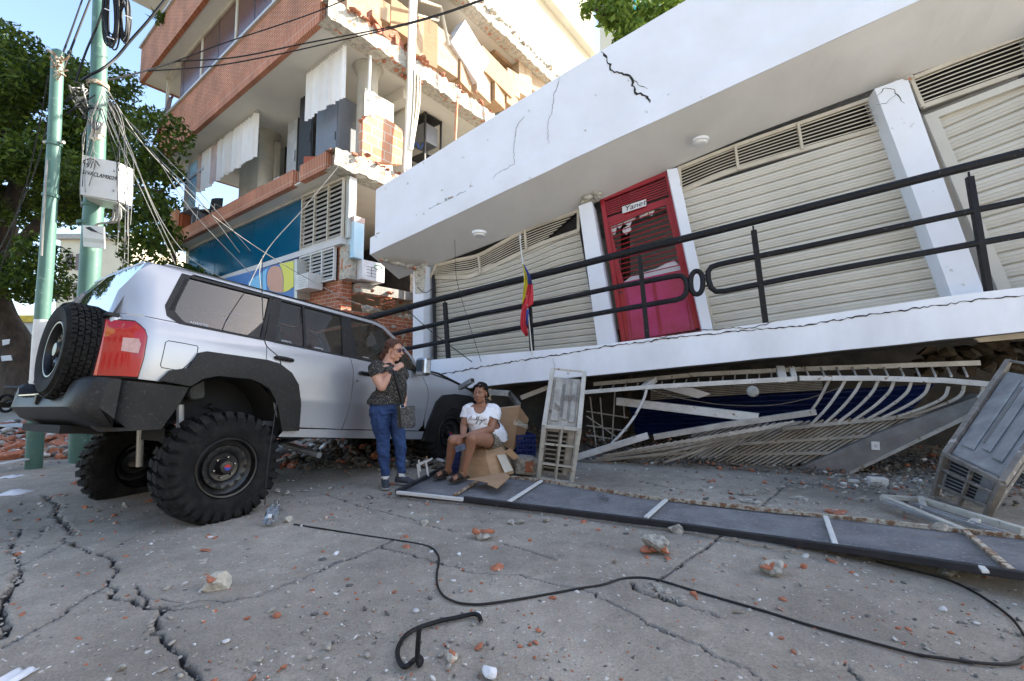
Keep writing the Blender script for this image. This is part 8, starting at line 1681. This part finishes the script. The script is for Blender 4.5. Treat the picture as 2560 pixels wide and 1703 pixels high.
def inpoly(x, y, P):
    c = False
    for i in range(len(P)):
        x1, y1 = P[i]; x2, y2 = P[i - 1]
        if (y1 > y) != (y2 > y) and x < (x2 - x1) * (y - y1) / (y2 - y1) + x1: c = not c
    return c
TP = [(-260, 60), (-60, 60), (30, 85), (100, 118), (170, 160), (300, 205), (350, 215), (400, 250), (410, 430), (420, 560), (470, 700), (470, 900), (390, 760), (360, 690), (300, 640), (290, 600), (250, 575), (170, 545), (140, 560), (120, 640), (180, 730), (110, 720), (60, 770), (-40, 760), (-260, 700)]
tr = empty('tree', at(-30, 960, 16), 'huge dark broadleaf tree filling the left side behind the poles', 'tree'); r_ = random.Random(12); bl = []
while len(bl) < 190:
    x, y = r_.uniform(-260, 470), r_.uniform(60, 900)
    if not inpoly(x, y, TP) or (x < 150 and 560 < y < 640 and r_.random() < .5): continue
    D = r_.uniform(13, 18.5) - (2 if x > 330 else 0); rr_ = r_.uniform(.45, .85); p = at(x, y, D); bl.append((tuple(p), (rr_ * 1.15, rr_ * 1.15, rr_ * .7)))
leafcloud('crown', bl, 105000, .088, 'tree_leaf', tr, 5)
mb = MB(); tk = catmull([at(75, 1000, 16), at(52, 920, 16), at(22, 850, 16), at(-12, 780, 16), at(-30, 680, 16), at(10, 560, 16.2)], 5); mb.tube(tk, [float(np.interp(i / (len(tk) - 1), (0, .3, .7, 1), (.80, .62, .48, .40))) for i in range(len(tk))], 16); tkk = mb.build('trunk', 'bark', tr, smooth=True)
for q, r0 in (([(10, 560), (60, 430), (150, 330), (260, 300)], .28), ([(10, 560), (-20, 420), (20, 280), (60, 180)], .28), ([(-25, 690), (60, 600), (150, 520), (300, 470), (400, 480)], .26), ([(60, 430), (120, 360), (130, 220)], .16), ([(150, 520), (240, 420), (330, 380)], .16), ([(-20, 420), (-100, 300), (-160, 200)], .2), ([(-28, 680), (40, 690), (110, 650)], .14), ([(400, 480), (430, 600), (445, 760)], .14)):
    mb = MB(); cc = catmull([at(a, b, 16) for a, b in q], 4); mb.tube(cc, [r0 * (1 - .75 * i / (len(cc) - 1)) for i in range(len(cc))], 8); mb.build('limb', 'bark', tr, smooth=True)
for c5 in ([(5, 850), (24, 848), (22, 860), (6, 864)], [(2, 890), (26, 888), (30, 901), (4, 903)]): mb = MB(); mb.prism([at(a, b, 15.25) for a, b in c5], (0, .02, 0)); tag(mb.build('paper_notice', 'paper'), 'paper notice pinned on the big tree trunk, ' + ('upper one' if c5[0][1] < 870 else 'lower one'), 'notice', 'notices on the tree trunk')
def tree2(label, px, py, D, n, blobs, seed, m='bright_leaf', size=.07, limbs=(), root=None):
    t = empty('tree', root or at(px, py, D), label, 'tree'); leafcloud('crown', [(tuple(at(a, b, D + dd)), (r, r, r * .8)) for a, b, dd, r in blobs], n, size, m, t, seed)
    for q in limbs: mb = MB(); cc = catmull([at(a, b, D) for a, b in q], 4); mb.tube(cc, [.05 * (1 - .7 * i / (len(cc) - 1)) for i in range(len(cc))], 6); mb.build('limb', 'bark', t, smooth=True)
    return t
tt = tree2('light green leafy tree top showing over the white parapet', 1560, 200, 8.6, 4200, [(1470, 20, 0, .18), (1530, 10, .2, .35), (1550, 45, 0, .28), (1575, 75, -.1, .26), (1600, 55, .1, .25), (1620, 35, 0, .22), (1650, 15, 0, .22), (1690, 5, 0, .18), (1560, 90, 0, .2), (1520, 40, 0, .2), (1540, -40, .2, .5), (1640, -60, .2, .5)], 3, limbs=[[(1560, 200), (1565, 110), (1545, 40), (1530, -40)], [(1545, 50), (1500, 30), (1465, 5)], [(1565, 110), (1610, 50), (1660, 10)], [(1560, 80), (1580, 40), (1560, 10)]])
mb = MB(); mb.tube([at(1560, 200, 8.6), Vector((at(1560, 200, 8.6).x, at(1560, 200, 8.6).y + .3, 0))], .09, 8); mb.build('trunk', 'bark', tt)
# far tower with a turquoise glass panel beyond the roof
mat('glass_teal', (.05, .48, .50), .15, bump=0)
tw = empty('tower_block', at(1640, 900, 42), 'pale far tower with turquoise glass over the white parapet', 'building'); A = at(1572, 60, 42); B_ = at(1700, 60, 42); mb = MB(); mb.bb((A.x, 42, 0), (B_.x + 8, 56, 60)); mb.build('tower_body', 'cream_wall' if 'cream_wall' in MT else 'concrete', tw)
mb = MB()
for k in range(6): z = at(1600, 34, 42).z - 12 + k * 6; mb.bb((A.x + .5, 41.9, z), (A.x + 3.0, 41.98, z + 4.6))
mb.build('glass_panel', 'glass_teal', tw)
# far left buildings, wall, kiosk roof, motorbike
fb = empty('office_building', at(230, 940, 46), 'cream multi-storey building far behind the two green poles', 'building')
A = at(147, 660, 46); B_ = at(196, 610, 46); mb = MB(); mb.bb((A.x, 46, 0), (at(330, 600, 46).x, 62, at(180, 600, 46).z)); mb.build('wall', 'cream_wall', fb)
for i in range(3):
    for j in range(4): x = A.x + .8 + i * 1.0; z = 3 + j * 3; mb = MB(); mb.bb((x, 45.9, z), (x + .6, 45.98, z + 1.7)); mb.build('window', 'tinted_brown', fb)
mb = MB(); mb.bb((A.x - .3, 45.5, at(180, 600, 46).z), (at(330, 600, 46).x, 62, at(180, 600, 46).z + .5)); mb.build('roof_edge', 'concrete', fb)
mat('yellow_paint', (.62, .42, .03), .6, bump=0); mat('wall_pale', (.50, .50, .49), .85, col2=(.42, .42, .41), bump=.2); mat('red_sign', (.5, .05, .04), .6, bump=0)
ks = empty('kiosk', at(70, 940, 34), 'low far kiosk with a yellow roof edge and red stripe', 'kiosk'); a, b = at(54, 806, 34), at(95, 870, 34); mb = MB(); mb.bb((a.x, 34, 0), (b.x + 3, 38, a.z)); mb.build('wall', 'wall_pale', ks); mb = MB(); mb.bb((a.x - .2, 33.7, a.z), (b.x + 3, 38, a.z + .5)); mb.bb((a.x - .2, 33.8, at(54, 848, 34).z), (b.x + 3, 33.95, at(54, 840, 34).z)); mb.build('roof', 'yellow_paint', ks); mb = MB(); mb.bb((a.x - 1.6, 33.85, at(54, 826, 34).z), (a.x, 34.2, at(54, 818, 34).z)); mb.build('stripe', 'red_sign', ks)
wl = empty('boundary_wall', at(120, 940, 24), 'pale boundary wall across the street at the far left', 'wall'); mb = MB(); mb.bb((at(-700, 900, 24).x, 24, 0), (at(420, 900, 24).x, 24.3, at(60, 873, 24).z)); mb.build('wall', 'wall_pale', wl); mb = MB(); mb.bb((at(-700, 900, 24).x, 23.95, at(60, 873, 24).z), (at(420, 900, 24).x, 24.35, at(60, 873, 24).z + .12)); mb.build('coping', 'concrete', wl)
far = [(-900, -560, 7), (-560, -260, 11), (-260, -40, 8), (-40, 45, 6.5), (100, 145, 5.5)]
for i, (x0, x1, h) in enumerate(far):
    a, b = at(x0, 900, 60 + i), at(x1, 900, 60 + i); t = empty('street_building', a, ('low', 'tall', 'plain', 'grey', 'small pale')[i] + ' distant street building glimpsed behind the big tree', 'building'); mb = MB(); mb.bb((a.x, 60 + i, 0), (b.x, 72, h)); mb.build('wall', ('wall_pale', 'cream_wall')[i % 2], t); mb = MB(); n_ = max(1, int((b.x - a.x) / 3))
    for k in range(n_): mb.bb((a.x + 1 + k * 3, 59.9 + i, 3.4), (a.x + 2.2 + k * 3, 59.98 + i, 4.9))
    mb.build('window', 'tinted_brown', t)
mo = at(65, 985, 15); mk = empty('motorbike', Vector((mo.x, 15, 0)), 'dark motorbike parked behind the thin green pole', 'motorbike')
for dx in (-.62, .62): mb = MB(); mb.tube([(mo.x + dx + .27 * math.cos(a), 15, .31 + .27 * math.sin(a)) for a in [2 * math.pi * k / 20 for k in range(20)]], .045, 8, closed=True); wh = mb.build('wheel', 'rubber', mk, smooth=True)
mb = MB(); mb.box((mo.x, 15, .55), (.55, .22, .30)); mb.box((mo.x + .18, 15, .82), (.36, .2, .18)); mb.box((mo.x - .32, 15, .84), (.6, .22, .1)); mb.bar((mo.x + .62, 15, .31), (mo.x + .42, 15, .95), .05, .05); mb.bar((mo.x - .62, 15, .31), (mo.x - .1, 15, .5), .05, .05); mb.build('frame', 'dark_paint', mk, bevel=.03)
mb = MB(); mb.tube([(mo.x + .36, 14.7, 1.02), (mo.x + .42, 15, .97), (mo.x + .36, 15.3, 1.02)], .02, 6); mb.build('handlebar', 'alu', mk)
# boards and planks lying in the brick rubble
for px0, py0, px1, py1, w_, lb in ((0, 1062, 190, 1068, .5, 'pale flat sheet on the far brick rubble at the left'), (-20, 1165, 66, 1148, .10, 'grey plank at the left edge before the rubble'), (100, 1035, 230, 1045, .3, 'second pale sheet on the far rubble behind the bumper'), (300, 1140, 330, 1130, .12, 'white board beside the thick pole foot'), (0, 1245, 40, 1228, .0, '')):
    if not w_: continue
    a, b = gr(px0, py0, .12), gr(px1, py1, .14); mb = MB(); mb.bar(a, b, w_, .02); tag(mb.build('board', 'wall_pale', None, bevel=.003), lb, 'board')
r_ = random.Random(50)
for k in range(12):
    px, py = r_.uniform(-10, 240), r_.uniform(1090, 1160)
    p = gr(px, py); mb = MB(); mb.box(p + Vector((0, 0, .05)), (.25, .12, .09), (r_.uniform(-.4, .4), r_.uniform(-.4, .4), r_.uniform(0, 3))); tag(mb.build('hollow_brick', 'red_brick', None, bevel=.01), 'broken orange hollow brick in the rubble by the green pole feet', 'brick', 'hollow bricks by the pole feet')
# unseen street buildings added behind the camera to bounce warm fill light
for i, (x0, x1, h, m) in enumerate(((-34, -14, 11, 'bounce_wall'), (-13.5, 4, 14, 'bounce_wall'), (4.5, 24, 5.5, 'bounce_wall'))):  # last one kept low so the car windows reflect sky
    t = empty('street_building', (x0, -15, 0), ('pale', 'tall cream', 'lower cream')[i] + ' unseen building across the street, added behind the camera to bounce warm light', 'building'); mb = MB(); mb.bb((x0, -24, 0), (x1, -14, h)); mb.build('wall', m, t)
    for j in range(int(h // 3.2)):
        mb = MB()
        for k in range(int((x1 - x0) / 2.4)): mb.bb((x0 + .7 + k * 2.4, -14.0 + .005, 1.2 + j * 3.2), (x0 + 2.0 + k * 2.4, -13.95, 2.6 + j * 3.2))
        mb.build('window', 'tinted_brown', t)
